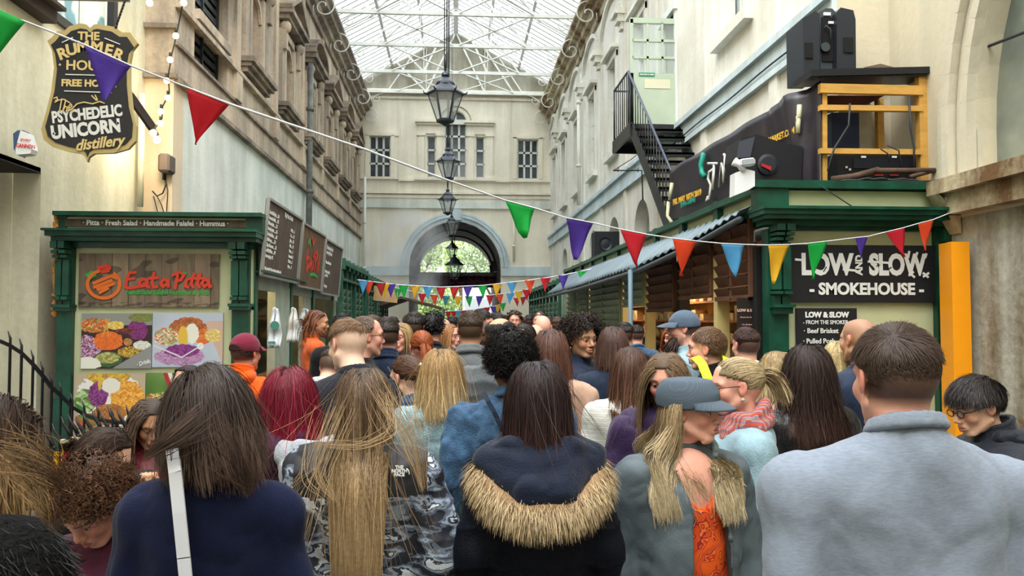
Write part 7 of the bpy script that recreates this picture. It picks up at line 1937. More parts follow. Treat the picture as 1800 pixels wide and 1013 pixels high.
# ------------------------------------------------------------------ cloths with their own patterns
def camo_mat():
    m = bpy.data.materials.new('camo_puffer'); m.use_nodes = True; nt = m.node_tree; b = nt.nodes['Principled BSDF']; b.inputs['Roughness'].default_value = .6
    tc = nt.nodes.new('ShaderNodeTexCoord'); mp = nt.nodes.new('ShaderNodeMapping'); mp.inputs['Scale'].default_value = (1,1,2.2); nt.links.new(tc.outputs['Object'],mp.inputs[0])
    n = nt.nodes.new('ShaderNodeTexNoise'); n.inputs['Scale'].default_value = 11; n.inputs['Detail'].default_value = 3.5; n.inputs['Distortion'].default_value = .5; nt.links.new(mp.outputs[0],n.inputs['Vector'])
    r = nt.nodes.new('ShaderNodeValToRGB'); r.color_ramp.interpolation = 'CONSTANT'; e = r.color_ramp.elements
    e[0].position = 0; e[0].color = lin((30,35,48)); e[1].position = .45; e[1].color = lin((96,108,128))
    for p,c in ((.51,(160,174,194)),(.57,(48,55,70)),(.62,(226,236,248))): q = e.new(p); q.color = lin(c)
    nt.links.new(n.outputs['Fac'],r.inputs[0]); n2 = nt.nodes.new('ShaderNodeTexNoise'); n2.inputs['Scale'].default_value = 120; nt.links.new(tc.outputs['Object'],n2.inputs['Vector'])
    mx = nt.nodes.new('ShaderNodeMixRGB'); mx.blend_type = 'MULTIPLY'; mx.inputs[0].default_value = .5; nt.links.new(r.outputs[0],mx.inputs[1]); nt.links.new(n2.outputs['Fac'],mx.inputs[2])
    # black yoke on the shoulders: a real panel of the garment
    sp = nt.nodes.new('ShaderNodeSeparateXYZ'); nt.links.new(tc.outputs['Object'],sp.inputs[0]); gt = nt.nodes.new('ShaderNodeMath'); gt.operation = 'GREATER_THAN'; gt.inputs[1].default_value = 1.235; nt.links.new(sp.outputs['Z'],gt.inputs[0])
    ab = nt.nodes.new('ShaderNodeMath'); ab.operation = 'ABSOLUTE'; nt.links.new(sp.outputs['X'],ab.inputs[0]); lt = nt.nodes.new('ShaderNodeMath'); lt.operation = 'LESS_THAN'; lt.inputs[1].default_value = .205; nt.links.new(ab.outputs[0],lt.inputs[0])
    mu = nt.nodes.new('ShaderNodeMath'); mu.operation = 'MULTIPLY'; nt.links.new(gt.outputs[0],mu.inputs[0]); nt.links.new(lt.outputs[0],mu.inputs[1])
    m2 = nt.nodes.new('ShaderNodeMixRGB'); m2.inputs[2].default_value = lin((24,26,32)); nt.links.new(mu.outputs[0],m2.inputs[0]); nt.links.new(mx.outputs[0],m2.inputs[1]); nt.links.new(m2.outputs[0],b.inputs['Base Color'])
    return m
def wave_mat(name,cols,scale=20,direction='Z',distort=2.0,rough=.8,noise=6):
    m = bpy.data.materials.new(name); m.use_nodes = True; nt = m.node_tree; b = nt.nodes['Principled BSDF']; b.inputs['Roughness'].default_value = rough; b.inputs['Specular IOR Level'].default_value = .2
    tc = nt.nodes.new('ShaderNodeTexCoord'); w = nt.nodes.new('ShaderNodeTexWave'); w.bands_direction = direction; w.inputs['Scale'].default_value = scale; w.inputs['Distortion'].default_value = distort; w.inputs['Detail'].default_value = 2; w.inputs['Detail Scale'].default_value = noise
    nt.links.new(tc.outputs['Object'],w.inputs['Vector']); r = nt.nodes.new('ShaderNodeValToRGB'); r.color_ramp.interpolation = 'CONSTANT'; e = r.color_ramp.elements
    e[0].position = 0; e[0].color = lin(cols[0]); e[1].position = 1.0 / len(cols); e[1].color = lin(cols[1])
    for i in range(2,len(cols)): q = e.new(i / len(cols)); q.color = lin(cols[i])
    nt.links.new(w.outputs['Fac'],r.inputs[0]); nt.links.new(r.outputs[0],b.inputs['Base Color']); MATS[name] = m; return m
def plaid(name,a,b_,c_,d_,sc=40):
    m = bpy.data.materials.new(name); m.use_nodes = True; nt = m.node_tree; b = nt.nodes['Principled BSDF']; b.inputs['Roughness'].default_value = .9
    tc = nt.nodes.new('ShaderNodeTexCoord'); outs = []
    for dr,cols in (('X',(a,a,b_,c_)),('Z',(d_,a,a,c_))):
        w = nt.nodes.new('ShaderNodeTexWave'); w.bands_direction = dr; w.inputs['Scale'].default_value = sc / 6.28; w.inputs['Distortion'].default_value = 1.0
        nt.links.new(tc.outputs['Object'],w.inputs['Vector']); r = nt.nodes.new('ShaderNodeValToRGB'); e = r.color_ramp.elements; r.color_ramp.interpolation = 'CONSTANT'
        e[0].color = lin(cols[0]); e[1].position = .35; e[1].color = lin(cols[1]); q = e.new(.6); q.color = lin(cols[2]); q = e.new(.85); q.color = lin(cols[3]); nt.links.new(w.outputs['Fac'],r.inputs[0]); outs.append(r)
    mx = nt.nodes.new('ShaderNodeMixRGB'); mx.inputs[0].default_value = .5; nt.links.new(outs[0].outputs[0],mx.inputs[1]); nt.links.new(outs[1].outputs[0],mx.inputs[2]); nt.links.new(mx.outputs[0],b.inputs['Base Color']); MATS[name] = m; return m
C = dict(
    heather=cloth('heather_grey_blue',(128,139,156),vscale=60,var=.12,stretch=(1,1,5),bscale=220,bump=.2),navyb=cloth('navy_blazer',(18,25,54),bump=.12,var=.1,sheen=.05),black=cloth('black_cloth',(22,22,26)),parka=cloth('navy_parka',(12,16,28),rough=.6,sheen=0),
    hoodnavy=cloth('dark_blue_hood',(16,26,48),rough=.7),jean=cloth('dark_jeans',(36,52,78),var=.25,vscale=30),denim=cloth('blue_denim',(62,94,128),var=.3,vscale=26,bump=.4),ldenim=cloth('light_denim',(156,188,200),var=.25,vscale=24,bump=.4),ddenim=cloth('dark_denim',(34,46,66),var=.2,vscale=24),
    orange=cloth('orange_hoodie',(240,96,24)),orangep=cloth('orange_polo',(206,92,40)),purple=cloth('purple_coat',(72,34,62),rough=.6),violet=cloth('violet_jacket',(52,36,74),rough=.5),grey=cloth('grey_wool_coat',(112,118,124)),greyh=cloth('pale_grey_hood',(172,178,190)),puffg=cloth('grey_puffer',(92,98,104),rough=.5),puffk=cloth('black_puffer',(28,34,46),rough=.5),
    tee=cloth('charcoal_tee',(36,40,50)),green=cloth('bottle_green_knit',(34,76,56)),navyj=cloth('navy_jacket',(30,44,70),rough=.6),leather=mat('black_leather',(24,24,28),.35,bump=.3,bscale=30,spec=.5),redl=mat('red_leather',(116,26,38),.45,bump=.3,bscale=30,var=.15),beige=cloth('beige_pink_coat',(190,156,136)),maroon=cloth('maroon_top',(80,34,56)),rain=cloth('slate_raincoat',(86,97,104),rough=.5,var=.08,sheen=0,bump=.1),rainl=cloth('raincoat_lining',(122,140,142),rough=.6),white=cloth('white_cotton',(214,214,210)),lblue=cloth('pale_blue_jacket',(142,172,186)),furk=cloth('black_fur_coat',(8,8,10),sheen=0,bump=.6,bscale=90),caphat=cloth('grey_blue_cap',(84,100,120)),mcap=cloth('maroon_cap',(120,34,60)),hivis=mat('hi_vis_yellow',(220,240,30),.6,emit=None))
C['camo'] = camo_mat(); C['knit'] = wave_mat('white_striped_knit',[(206,206,200),(170,172,170),(216,216,210)],14,'Z',2); C['patt'] = wave_mat('orange_patterned_top',[(226,92,30),(196,56,30),(232,120,46),(150,40,48),(216,80,32)],5,'DIAGONAL',9,noise=3)
C['scarf'] = plaid('plaid_scarf',(170,34,50),(220,160,170),(90,150,170),(200,120,60),170); C['floral'] = mat('mustard_floral',(196,150,40),.8,col2=(150,50,50),vscale=26,lo=.55,hi=.62); C['denimhat'] = wave_mat('grey_denim_cap',[(80,92,106),(74,86,100),(86,98,112)],60,'DIAGONAL',3,noise=10)
skinny = C['jean']; BLK = mat('black_plastic',(16,16,18),.3)
def W3(c,pts,Yw): return [Vector(c['W'](x,y,Yw)) for x,y in pts]
def ribbon(name,m,pts,w,Yw,th=.004,nrm=(0,-1,0)):
    """flat strap through pixels lying at depth Yw (list or number)"""
    def fn(c):
        ys_ = Yw if isinstance(Yw,(list,tuple)) else [Yw] * len(pts); P = [Vector(c['W'](x,y,q)) for (x,y),q in zip(pts,ys_)]; mb = MB()
        loc = Vector(Rz(-c['root'].rotation_euler[2]) @ np.array(nrm))
        for a,b in zip(P[:-1],P[1:]): mb.bar(a,b + (b - a) * .02,w,th,up=tuple(loc))
        mb.build(name,m,c['root'])
    return fn
def scarf(m,tail=True):
    def fn(c):
        n,g = c['neckb'],c['g']; K = SDF(); q = 16
        for j,(rr,zz) in enumerate(((.088,.0),(.080,.035),(.095,-.03))):
            for k in range(q):
                a,b = 2 * math.pi * k / q,2 * math.pi * (k + 1) / q; P = lambda a_: n + np.array([rr * math.cos(a_),rr * math.sin(a_) + .015,zz - .035 * math.sin(a_) + .012 * math.sin(3 * a_ + j)]) * g
                K.cap(P(a),P(b),.024 * g,.024 * g,.015)
        if tail: K.cap(n + np.array([-.04,.10,-.04]),n + np.array([-.06,.14,-.20]),.035,.04,.03,fl=.5)
        v,f = K.mesh(.007); v = folds(v,f,.004,40,3); mesh_obj('scarf',v,f,m,c['root'])
    return fn
def locks_obj(c,name,P,N,w,col,seed=1,col2=None):
    rng_ = np.random.default_rng(seed); V,F,ID,FT = locks(P,N,P.shape[1],w,rng_); r_ = rng_.random(ID.max() + 1)[ID][:,None]
    a = np.array(lin(col)[:3]); b = np.array(lin(col2 or col)[:3]); t = np.clip(FT[:,None] * .9 + (r_ - .5) * .6,0,1); mesh_obj(name,V,F,hair_material(),c['root'],{'strand': (b * (1 - t) + a * t) * (.7 + .5 * r_)})
# ------------------------------------------------------------------ the people nearest the viewer
def cuff_hand_note(c): pass
person('man in a heather grey-blue sweatshirt with short dark hair, seen from behind',1573,563,1.72,tone='pink',width=1.22,lod=0,headscale=1.0,neck_up=-.035,lean=3,head=(0,4,0),
       clothes=[top(C['heather'],puff=.012,fold=.007,foldscale=11,seed=4,collar='crew',belly=.02,name='sweatshirt')],trousers=skinny,
       shoulder_drop=.025,arms={'L': ((-.275,-.05,1.12),(-.27,.10,.90)),'R': ((.275,-.05,1.12),(.27,.10,.90))},
       hair=dict(style='short',col=(66,50,42),len=.034,sides=.3,vol=.014,cap=.006,n=17000,w=.0009,dir=(.5,.5,.1),jit=.12,lift=.004,seed=4))
def raincoat(c):
    """open coat: thick shell with the front parted, orange top beneath"""
    g,U = c['g'],c['U']
    top(C['patt'],puff=-.010,hem=.80,seed=5,fold=.003,sleeves=False,collar=None,name='patterned_top',scoop=((-.015,.10,-.05),(.060,.09,.12)))(c)
    def coat(inner):
        T = SDF(); p = .022 - (.014 if inner else 0)
        for sx in (-1,1): T.cap(U((sx * .06,-.005,1.18)),U((sx * .065,-.012,1.32)),(.112 + p) * g,(.112 + p) * g,.06); T.cap(U((sx * .07,0,1.12)),U((sx * .085,0,.80)),(.105 + p) * g,(.13 + p) * g,.06)
        T.cap(U((0,.02,1.28)),U((0,.02,.85)),(.115 + p) * g,(.13 + p) * g,.05)
        for i in range(2): T.cap(c['sh'][i],c['neckb'] + np.array([0,-.0,-.045]),(.058 + p) * g,(.068 + p) * g,.05)
        if not inner:
            for i in range(2): T.cap(c['sh'][i],c['el'][i],.074 * g,.066 * g,.05); T.cap(c['el'][i],c['wr'][i],.066 * g,.055 * g,.03)
        return T
    T = coat(False); nb = c['neckb']
    # carve the open front (person faces the viewer; +y is her front)
    xo = .0
    T.half(lambda X,Y_,Z_: np.where((Y_ > .02) & (np.abs(X) < .235),(.052 + .030 * np.clip((nb[2] - Z_ - .05) / .5,0,1) + .05 * np.clip((Z_ - nb[2] + .16) / .16,0,1)) - np.abs(X + .035),-1.0) + 0 * Z_)
    v,f = T.mesh(.0055); v = folds(v,f,.010,9,11,(1,1,.8)); v = folds(v,f,.004,24,12); mesh_obj('raincoat',v,f,C['rain'],c['root'])
    # stand-up collar and lapel flaps
    K = SDF(); q = 26
    for k in range(q):
        a0,a1 = math.pi * (.86 + 1.28 * k / q),math.pi * (.86 + 1.28 * (k + 1) / q)
        P = lambda a_,z_,r_: nb + np.array([r_ * math.cos(a_),r_ * math.sin(a_) + .015,z_ - .05 * max(0,math.sin(a_))])
        for z_,r_ in ((-.01,.100),(.015,.104),(.035,.106)): K.cap(P(a0,z_,r_),P(a1,z_,r_),.009,.009,.012)
    v,f = K.mesh(.005); v = folds(v,f,.002,30,5); mesh_obj('collar',v,f,C['rainl'],c['root'])
    for sx in ():
        K = SDF(); K.cap(nb + np.array([sx * .105 - .01,.06,-.03]),nb + np.array([sx * .120 - .03,.125,-.14]),.020,.022,.02,fl=.5); K.cap(nb + np.array([sx * .120 - .03,.125,-.14]),nb + np.array([sx * .105 - .035,.150,-.45]),.020,.010,.02,fl=.5); v,f = K.mesh(.005); v = folds(v,f,.004,30,6 + sx); mesh_obj('lapel',v,f,C['rainl'],c['root'])
    hood(C['rain'],size=1.05,dz=.01)(c)
def necklace(c):
    nb = c['neckb']; m = MB(); m.tube([Vector(nb + np.array([.062 * math.sin(q),.035 + .062 * math.cos(q),-.035 - .03 * math.cos(q)])) for q in np.linspace(-1.8,1.8,20)],.0015,5)
    for k in range(3): p = nb + np.array([-.008 + .008 * k,.100,-.072 - .014 * k]); m.ball(tuple(p),.006,5)
    m.build('necklace',mat('gold_chain',(220,180,110),.3,metal=.9),c['root'])
person('woman in a slate raincoat and grey denim peaked cap facing the viewer',1208,652,2.7,yaw=186,fem=True,tone='pink',lod=0,bust=True,width=1.06,head=(47,0,0),headscale=1.04,
       clothes=[raincoat],trousers=skinny,brow=(120,92,70),
       arms={'L': ((-.25,-.04,1.15),(-.24,.05,.90)),'R': ((.27,-.04,1.14),(.27,.06,.90))},
       hair=dict(style='long',col=(166,142,108),col2=(206,188,152),streak=1.0,ombre=.3,len=.30,vol=.030,part=.0,n=34000,gap=.06,lenvar=.32,w=.0012,spread=.05,lift=.014,clump=200,seed=3,curl=.010,curlf=22,mask=lambda x,y,z: (z < .2) & (y < .12),split=-.3,down=True),
       extras=[cap_hat(C['denimhat'],brim=.072,off=.017,tall=.012,flat=True,low=.002,band=C['denimhat']),necklace])
def fur_hood(c):
    nb = c['neckb']; g = c['g']; rng_ = np.random.default_rng(4); 
    t = np.linspace(-1,1,60); path = np.stack([.178 * np.sin(t * 1.45) / math.sin(1.45),-.165 + .15 * np.abs(t) ** 2.2,-.175 + .105 * np.abs(t) ** 2.0],1) + nb
    K = SDF()
    for a,b in zip(path[:-1:2],path[2::2]): K.cap(a,b,.030,.030,.02)
    v,f = K.mesh(.008); mesh_obj('fur_trim_base',v,f,mat('tan_fur_base',(150,122,90),.9),c['root'])
    n = 14000; k = rng_.integers(0,60,n); o = rng_.normal(size=(n,3)); o /= np.linalg.norm(o,axis=1)[:,None]; P0 = path[k] + o * .026 + rng_.normal(size=(n,3)) * .004
    dirv = o * .9 + np.array([0,-.35,-.75]) + (path[k] - nb) * np.array([1.6,0,0]); dirv /= np.linalg.norm(dirv,axis=1)[:,None]; L = .030 + .045 * rng_.random(n); P = np.zeros((n,6,3)); p = P0.copy(); vv = dirv
    for i in range(6): P[:,i] = p; vv = vv + np.array([0,0,-.16]); vv /= np.linalg.norm(vv,axis=1)[:,None]; p = p + vv * (L / 5)[:,None]
    locks_obj(c,'fur_trim',P,np.repeat(o[:,None],6,1),np.full(n,.0007),(226,202,160),4,(146,116,84))
    K = SDF(); P_ = lambda x,y,z: nb + np.array([x,y,z])
    K.cap(P_(-.10,.03,.005),P_(-.155,-.02,-.04),.035,.045,.05); K.cap(P_(.10,.03,.005),P_(.155,-.02,-.04),.035,.045,.05); K.cap(P_(-.15,-.04,-.05),P_(-.05,-.14,-.12),.048,.05,.05); K.cap(P_(.15,-.04,-.05),P_(.05,-.14,-.12),.048,.05,.05); K.cap(P_(-.05,-.14,-.12),P_(.05,-.14,-.12),.05,.05,.04)
    K.cap(P_(-.09,-.07,.0),P_(.09,-.07,.0),.035,.035,.05); K.cap(P_(-.06,-.10,-.06),P_(.06,-.10,-.06),.045,.045,.04)
    v,f = K.mesh(.006); v = folds(v,f,.007,20,3); mesh_obj('hood',v,f,C['hoodnavy'],c['root'])
person('woman in a navy padded parka with a fawn fur-trimmed hood, seen from behind',945,632,2.5,fem=True,tone='pink',lod=0,width=.93,head=(8,0,0),
       clothes=[top(C['parka'],puff=.014,hem=.72,quilt=(.115,.010,.35),fold=.004,seed=8,collar='high',name='parka',sleeve_puff=.006),fur_hood],trousers=C['black'],
       hair=dict(style='long',col=(42,28,30),col2=(70,42,40),streak=.8,len=.21,vol=.012,n=7500,lift=.012,seed=5,clump=150,spread=.07,puff=.03,part=-.1))
def logo(c):
    g = c['g']; p0 = c['W'](702,829,2.6 - .21); 
    M_ = frame_M(Vector(p0),Vector(Rz(-c['root'].rotation_euler[2]) @ np.array([1,0,0])),(0,0,1))
    for k,t_ in enumerate(('THE','NORTH','FACE')): text(c['root'],t_,.013,M_ @ Matrix.Translation((0,.012 - k * .011,.0)),M_letter,bold=.0006,ext=.001)
    m = MB(); m.tube([Vector(M_ @ Vector((.020 + .009 * math.cos(q) * 1,-.010 + .012 * math.sin(q) * 1.4,.0))) for q in np.linspace(0,math.pi / 2,6)],.0022,5); m.build('logo_mark',M_letter,c['root'])
person('woman with waist-long straight light brown hair over a black and grey camouflage puffer jacket',641,645,2.6,fem=True,tone='fair',lod=0,width=.99,
       clothes=[top(C['camo'],puff=.032,hem=.80,fold=.010,foldscale=13,seed=9,collar='high',cm=C['black'],name='puffer_jacket',sleeve_puff=.016,quilt=(.10,.005,.2))],trousers=C['black'],
       arms={'R': ((.27,-.06,1.13),(.20,.16,1.02)),'L': ((-.235,-.05,1.14),(-.24,.02,.88))},
       hair=dict(style='long',col=(84,64,50),col2=(172,144,106),streak=1.3,ombre=.15,len=.50,conv=.30,vol=.010,n=9000,seg=20,lift=.010,seed=6,clump=220,spread=.02,gravity=1.3,puff=.05,jit=.1,lenvar=.06),extras=[logo,
         lambda c: curtain(c,[c['W'](690,690,2.42),c['W'](700,755,2.36),c['W'](640,785,2.35),c['W'](556,778,2.38)],.016,(150,122,88),(210,182,140),n=18,w=.0005),
         lambda c: curtain(c,[c['W'](676,690,2.44),c['W'](712,750,2.40),c['W'](728,790,2.38),c['W'](745,860,2.36)],.018,(150,122,88),(200,172,132),n=50,w=.0006,seed=2),
         lambda c: curtain(c,[c['W'](600,720,2.44),c['W'](572,790,2.40),c['W'](556,840,2.38),c['W'](590,880,2.36)],.018,(150,122,88),(200,172,132),n=34,w=.0006,seed=3)])
person('woman in a navy blazer with tousled dark brown hair and a white shoulder strap',366,645,2.0,fem=True,tone='fair',lod=0,width=.94,head=(6,0,-3),
       clothes=[top(C['navyb'],puff=.012,hem=.80,fold=.010,foldscale=10,seed=12,collar='lapel',name='blazer')],trousers=C['black'],
       hair=dict(style='long',col=(54,42,38),col2=(96,76,66),streak=.9,len=.12,vol=.014,n=8000,w=.0014,lift=.016,seed=7,clump=120,spread=.14,gravity=.9,wind=(.22,0,0),lenvar=.32,jit=.35,part=-.3),
       extras=[ribbon('shoulder_strap',mat('white_strap',(226,230,238),.45),[(288,782),(303,790),(308,830),(315,900),(323,980),(333,1080),(345,1160)],.028,[1.92,1.865,1.84,1.835,1.835,1.835,1.85],.006),
               lambda c: curtain(c,[c['W'](350,730,1.84),c['W'](300,770,1.82),c['W'](258,800,1.84)],.013,(54,42,38),(96,76,66),n=110,w=.0006),
               lambda c: curtain(c,[c['W'](400,760,1.82),c['W'](425,820,1.81),c['W'](440,866,1.82)],.014,(54,42,38),(96,76,66),n=150,w=.0007,seed=2)])
def fur_coat(c):
    top(C['furk'],puff=.045,hem=.6,fold=.008,foldscale=10,seed=3,collar='high',name='fur_coat',sleeve_puff=.025)(c)
    o = c['top']; me = o.data; n = len(me.vertices); co = np.zeros(n * 3,np.float32); me.vertices.foreach_get('co',co); co = co.reshape(-1,3); rng_ = np.random.default_rng(1); k = rng_.integers(0,n,15000); p = co[k].astype(float); cen = np.array([0,0,0]) + p * np.array([0,0,1]); o_ = p - cen; o_ /= np.maximum(np.linalg.norm(o_,axis=1),1e-6)[:,None]
    P = np.zeros((len(k),4,3)); d = o_ * .8 + np.array([0,0,-.8]) + rng_.normal(size=p.shape) * .35; d /= np.linalg.norm(d,axis=1)[:,None]
    for i in range(4): P[:,i] = p + d * .022 * i / 3
    locks_obj(c,'fur_pile',P,np.repeat(o_[:,None],4,1),np.full(len(k),.0009),(4,4,6),2)
person('woman in a black fur coat with streaky brown hair, cut by the left frame edge',-40,690,1.52,yaw=-42,fem=True,tone='pink',lod=0,width=1.28,shoulder_drop=-.05,head=(0,12,0),lean=8,
       clothes=[fur_coat],trousers=C['black'],
       hair=dict(style='long',col=(50,36,30),col2=(176,142,100),ombre=.35,streak=1.1,len=.10,vol=.012,n=6500,w=.0013,lift=.012,seed=9,clump=90,spread=.08,puff=.03),
       extras=[lambda c: curtain(c,[c['W'](20,800,1.32),c['W'](55,850,1.28),c['W'](78,900,1.26),c['W'](104,938,1.28)],.006,(120,92,64),(168,138,98),n=70,w=.0006,seed=5),
               lambda c: curtain(c,[c['W'](10,790,1.32),c['W'](60,805,1.28),c['W'](100,840,1.27),c['W'](128,888,1.30)],.011,(60,44,34),(140,110,78),n=90,w=.0006,seed=6)])
# ------------------------------------------------------------------ second row
person('curly brown-haired youngster in a maroon top bending forward, beside the black fur coat',163,808,2.55,yaw=172,H=1.66,seat=True,tone='pink',lod=0,head=(-12,40,0),width=.9,brow=(60,42,30),
       clothes=[top(C['maroon'],puff=.008,seed=4)],trousers=skinny,hair=dict(style='curly',col=(70,48,36),col2=(110,76,54),streak=.8,len=.05,vol=.03,n=3600,curl=.009,curlf=260,w=.0016,stiff=1.0))
person('girl with brown hair drawn back, in profile looking down, seated near the railing',184,752,3.05,yaw=-96,H=1.62,seat=True,fem=True,tone='fair',lod=0,head=(0,26,0),width=.95,clothes=[top(C['black'],puff=.01,seed=6)],trousers=skinny,
       hair=dict(style='long',backcomb=True,col=(60,44,36),col2=(88,66,52),streak=.6,len=.16,vol=.008,n=5000,lift=.006,clump=100,seed=4),extras=[])
person('woman in a red leather jacket with wavy hair, lifting food, by the poster',266,700,3.75,yaw=-158,H=1.62,seat=True,fem=True,tone='tan',lod=1,head=(10,22,0),clothes=[top(C['redl'],puff=.012,seed=7,collar='high',name='leather_jacket')],trousers=skinny,
       arms={'L': ((-.22,.16,1.18),(-.04,.30,1.34)),'R': ((.22,.16,1.18),(.04,.30,1.34)),'dirL': (.3,.2,.9),'dirR': (-.3,.2,.9)},hands=('grip','grip'),
       hair=dict(style='long',col=(78,60,50),col2=(140,112,90),streak=1.0,len=.17,vol=.012,n=5000,curl=.006,curlf=26,lift=.014,seed=3))
person('dark-haired person with sunglasses pushed up, mostly hidden behind the navy blazer',334,640,4.6,yaw=150,fem=True,tone='fair',lod=1,clothes=[top(C['maroon'],puff=.01)],trousers=skinny,hair=dict(style='long',col=(50,30,34),len=.25,vol=.01,n=4000),extras=[glasses(BLK,sun=True,on_head=True)])
def hair_back_band(c): pass
person('man in an orange hooded sweatshirt and maroon cap, back to the viewer',431,583,5.1,yaw=-14,tone='pink',lod=1,width=1.14,clothes=[top(C['orange'],puff=.022,seed=5,fold=.010,name='hooded_sweatshirt',collar='high'),hood(C['orange'],size=.8,dz=.01)],trousers=skinny,head=(-12,0,0),
       hair=dict(style='short',col=(66,46,38),len=.02,vol=.022,mask=lambda x,y,z: z < .2),extras=[cap_hat(C['mcap'],dirr=0,brim=.07,gap=mat('cap_gap',(40,26,28),.8))])
person('woman with bright crimson hair in a purple coat with a pale grey hood',508,646,2.95,fem=True,tone='fair',lod=0,yaw=-8,clothes=[top(C['purple'],puff=.022,hem=.75,seed=6,fold=.009,name='coat'),hood(C['greyh'],size=1.05,dz=.0,off=(.10,-.02,-.015),name='grey_hood'),hood(C['purple'],size=.85,dz=.02,off=(-.02,0,0))],trousers=C['black'],
       hair=dict(style='long',col=(112,14,38),col2=(160,28,56),streak=1.0,len=.165,vol=.010,n=7500,w=.0014,lift=.014,seed=8,clump=160,spread=.10,lenvar=.2))
def scalp_fade(x,y,z): return z > .22 + .25 * np.abs(x) - .1 * y
person('young man with a skin-fade haircut and charcoal crew-neck top, head bowed',612,560,3.85,yaw=28,tone='pale',lod=0,head=(14,16,4),neck_up=-.0,clothes=[top(C['tee'],puff=.010,seed=7,name='crew_top',foldscale=12)],trousers=skinny,fade=(150,118,96),
       hair=dict(style='short',col=(134,102,74),col2=(104,78,56),streak=.8,len=.045,vol=.012,mask=scalp_fade,n=9000,dir=(-.4,.8,0),cap=.006),extras=[ribbon('white_collar_edge',mat('white_cotton',(214,214,210)),[(585,690),(650,695)],.01,4.2),lambda c: [mesh_obj('sleeve_stripe',*(lambda K: (K.cap(c['el'][1] + np.array([0,0,.035]),c['el'][1] + np.array([0,.0,.075]),.060,.060,.01),K.mesh(.009))[1])(SDF()),mat('white_cotton',(214,214,210)),c['root'])]])
person('person in a bottle green sweater eating chips, half hidden by the bowed young man',588,610,4.5,yaw=-20,H=1.6,tone='fair',lod=1,head=(0,30,0),clothes=[top(C['green'],puff=.012,seed=3,name='sweater',cm=C['white'],collar='shirt')],trousers=skinny,hair=dict(style='short',col=(60,44,36),vol=.01))
def apron(c):
    K = SDF(); U = c['U']; K.cap(U((0,.055,1.22)),U((0,.06,.55)),.13,.15,.03,fl=.6); K.cap(U((-.08,.05,1.0)),U((-.10,.04,.6)),.10,.12,.03); K.cap(U((.08,.05,1.0)),U((.10,.04,.6)),.10,.12,.03)
    v,f = K.mesh(.012); mesh_obj('apron',v,f,C['black'],c['root'])
    m = MB(); 
    for sx in (-1,1): m.tube([Vector(U((sx * .09,.12,1.28))),Vector(U((sx * .10,.02,1.47))),Vector(U((sx * .05,-.10,1.46)))],.010,6)
    m.build('apron_strap',C['black'],c['root'])
def box_food(c):
    p = Vector(c['W'](577,627,8.15)); m = MB(); m.lathe([(.05,0),(.075,.06)],tuple(p - Vector((0,0,.06))),8)
    o = m.build('food_tray',mat('red_white_tray',(206,60,50),.6),c['root']); q = MB(); rg_ = random.Random(2)
    for k in range(26): a = p + Vector((rg_.uniform(-.06,.06),rg_.uniform(-.05,.05),rg_.uniform(-.01,.02))); q.bar(a,a + Vector((rg_.uniform(-.04,.04),rg_.uniform(-.03,.03),rg_.uniform(.0,.05))),.012)
    q.build('chips',mat('golden_chips',(232,196,110),.6),o)
person('bearded stall cook with dreadlocks, orange polo shirt and dark apron, in profile',556,543,8.35,yaw=-72,tone='tan',lod=1,head=(0,6,0),clothes=[top(C['orangep'],puff=.008,seed=5,sleeve_end=0.0,collar='shirt',name='polo_shirt',cuffs=False),apron],trousers=C['black'],stubble=(90,50,36),
       arms={'L': ((-.20,.05,1.15),(-.06,.33,1.19)),'R': ((.23,.05,1.15),(.10,.32,1.20))},hands=('grip','grip'),
       hair=dict(style='dreads',col=(120,74,50),vol=.02,beard=.05),extras=[glasses(mat('steel_frame',(150,160,176),.2,metal=.6),sun=True,on_head=True),box_food])
person('man in black-rimmed glasses with receding hair, in profile behind the bowed young man',640,556,4.9,yaw=-66,tone='pink',lod=1,clothes=[top(C['black'],puff=.01)],trousers=skinny,hair=dict(style='short',col=(110,90,78),len=.02,vol=.008,front=.85,mask=lambda x,y,z: (y < .35)),extras=[glasses(BLK)])
person('man in a navy zip jacket with neat dark brown hair, back to the viewer',679,555,5.2,tone='pink',lod=1,yaw=4,clothes=[top(C['navyj'],puff=.014,seed=4,collar='high')],trousers=skinny,hair=dict(style='short',col=(50,38,32),len=.03,vol=.016,seed=4))
person('woman with brown hair twisted up by a pale clip, in a denim jacket',717,622,3.9,fem=True,yaw=35,tone='fair',lod=1,head=(10,10,0),clothes=[top(C['denim'],puff=.012,seed=8,collar='shirt')],trousers=skinny,
       hair=dict(style='updo',col=(84,58,46),col2=(120,88,68),streak=.8,vol=.014,tie=(0,-.105,-.02),tail=.12,tn=1400,curl=.014,curlf=60),extras=[lambda c: MB().tube([Vector(c['oh'] + c['Mh'] @ np.array(p)) for p in ((-.01,-.115,.06),(.01,-.13,.02),(.0,-.12,-.01))],.008,6).build('hair_clip',mat('pale_clip',(200,206,190),.3),c['root'])])
person('blonde woman in a pale blue denim jacket and jeans, seen from behind',776,612,3.7,fem=True,yaw=-6,tone='fair',lod=0,clothes=[top(C['ldenim'],puff=.012,hem=.94,seed=9,fold=.008,foldscale=18,collar='shirt',name='denim_jacket')],trousers=cloth('mid_jeans',(58,92,124),var=.2,vscale=30),
       hair=dict(style='long',col=(170,136,92),col2=(218,190,142),streak=1.1,ombre=.3,len=.21,vol=.010,n=6000,clump=160,lift=.012,seed=4,spread=.09))
person('tall man in a grey wool overcoat with cropped brown hair, back to the viewer',827,546,5.3,tone='tan',lod=1,width=1.08,clothes=[top(C['grey'],puff=.022,hem=.55,seed=4,fold=.006,collar='lapel',name='overcoat')],trousers=C['black'],hair=dict(style='short',col=(70,54,42),len=.022,vol=.012,seed=3))
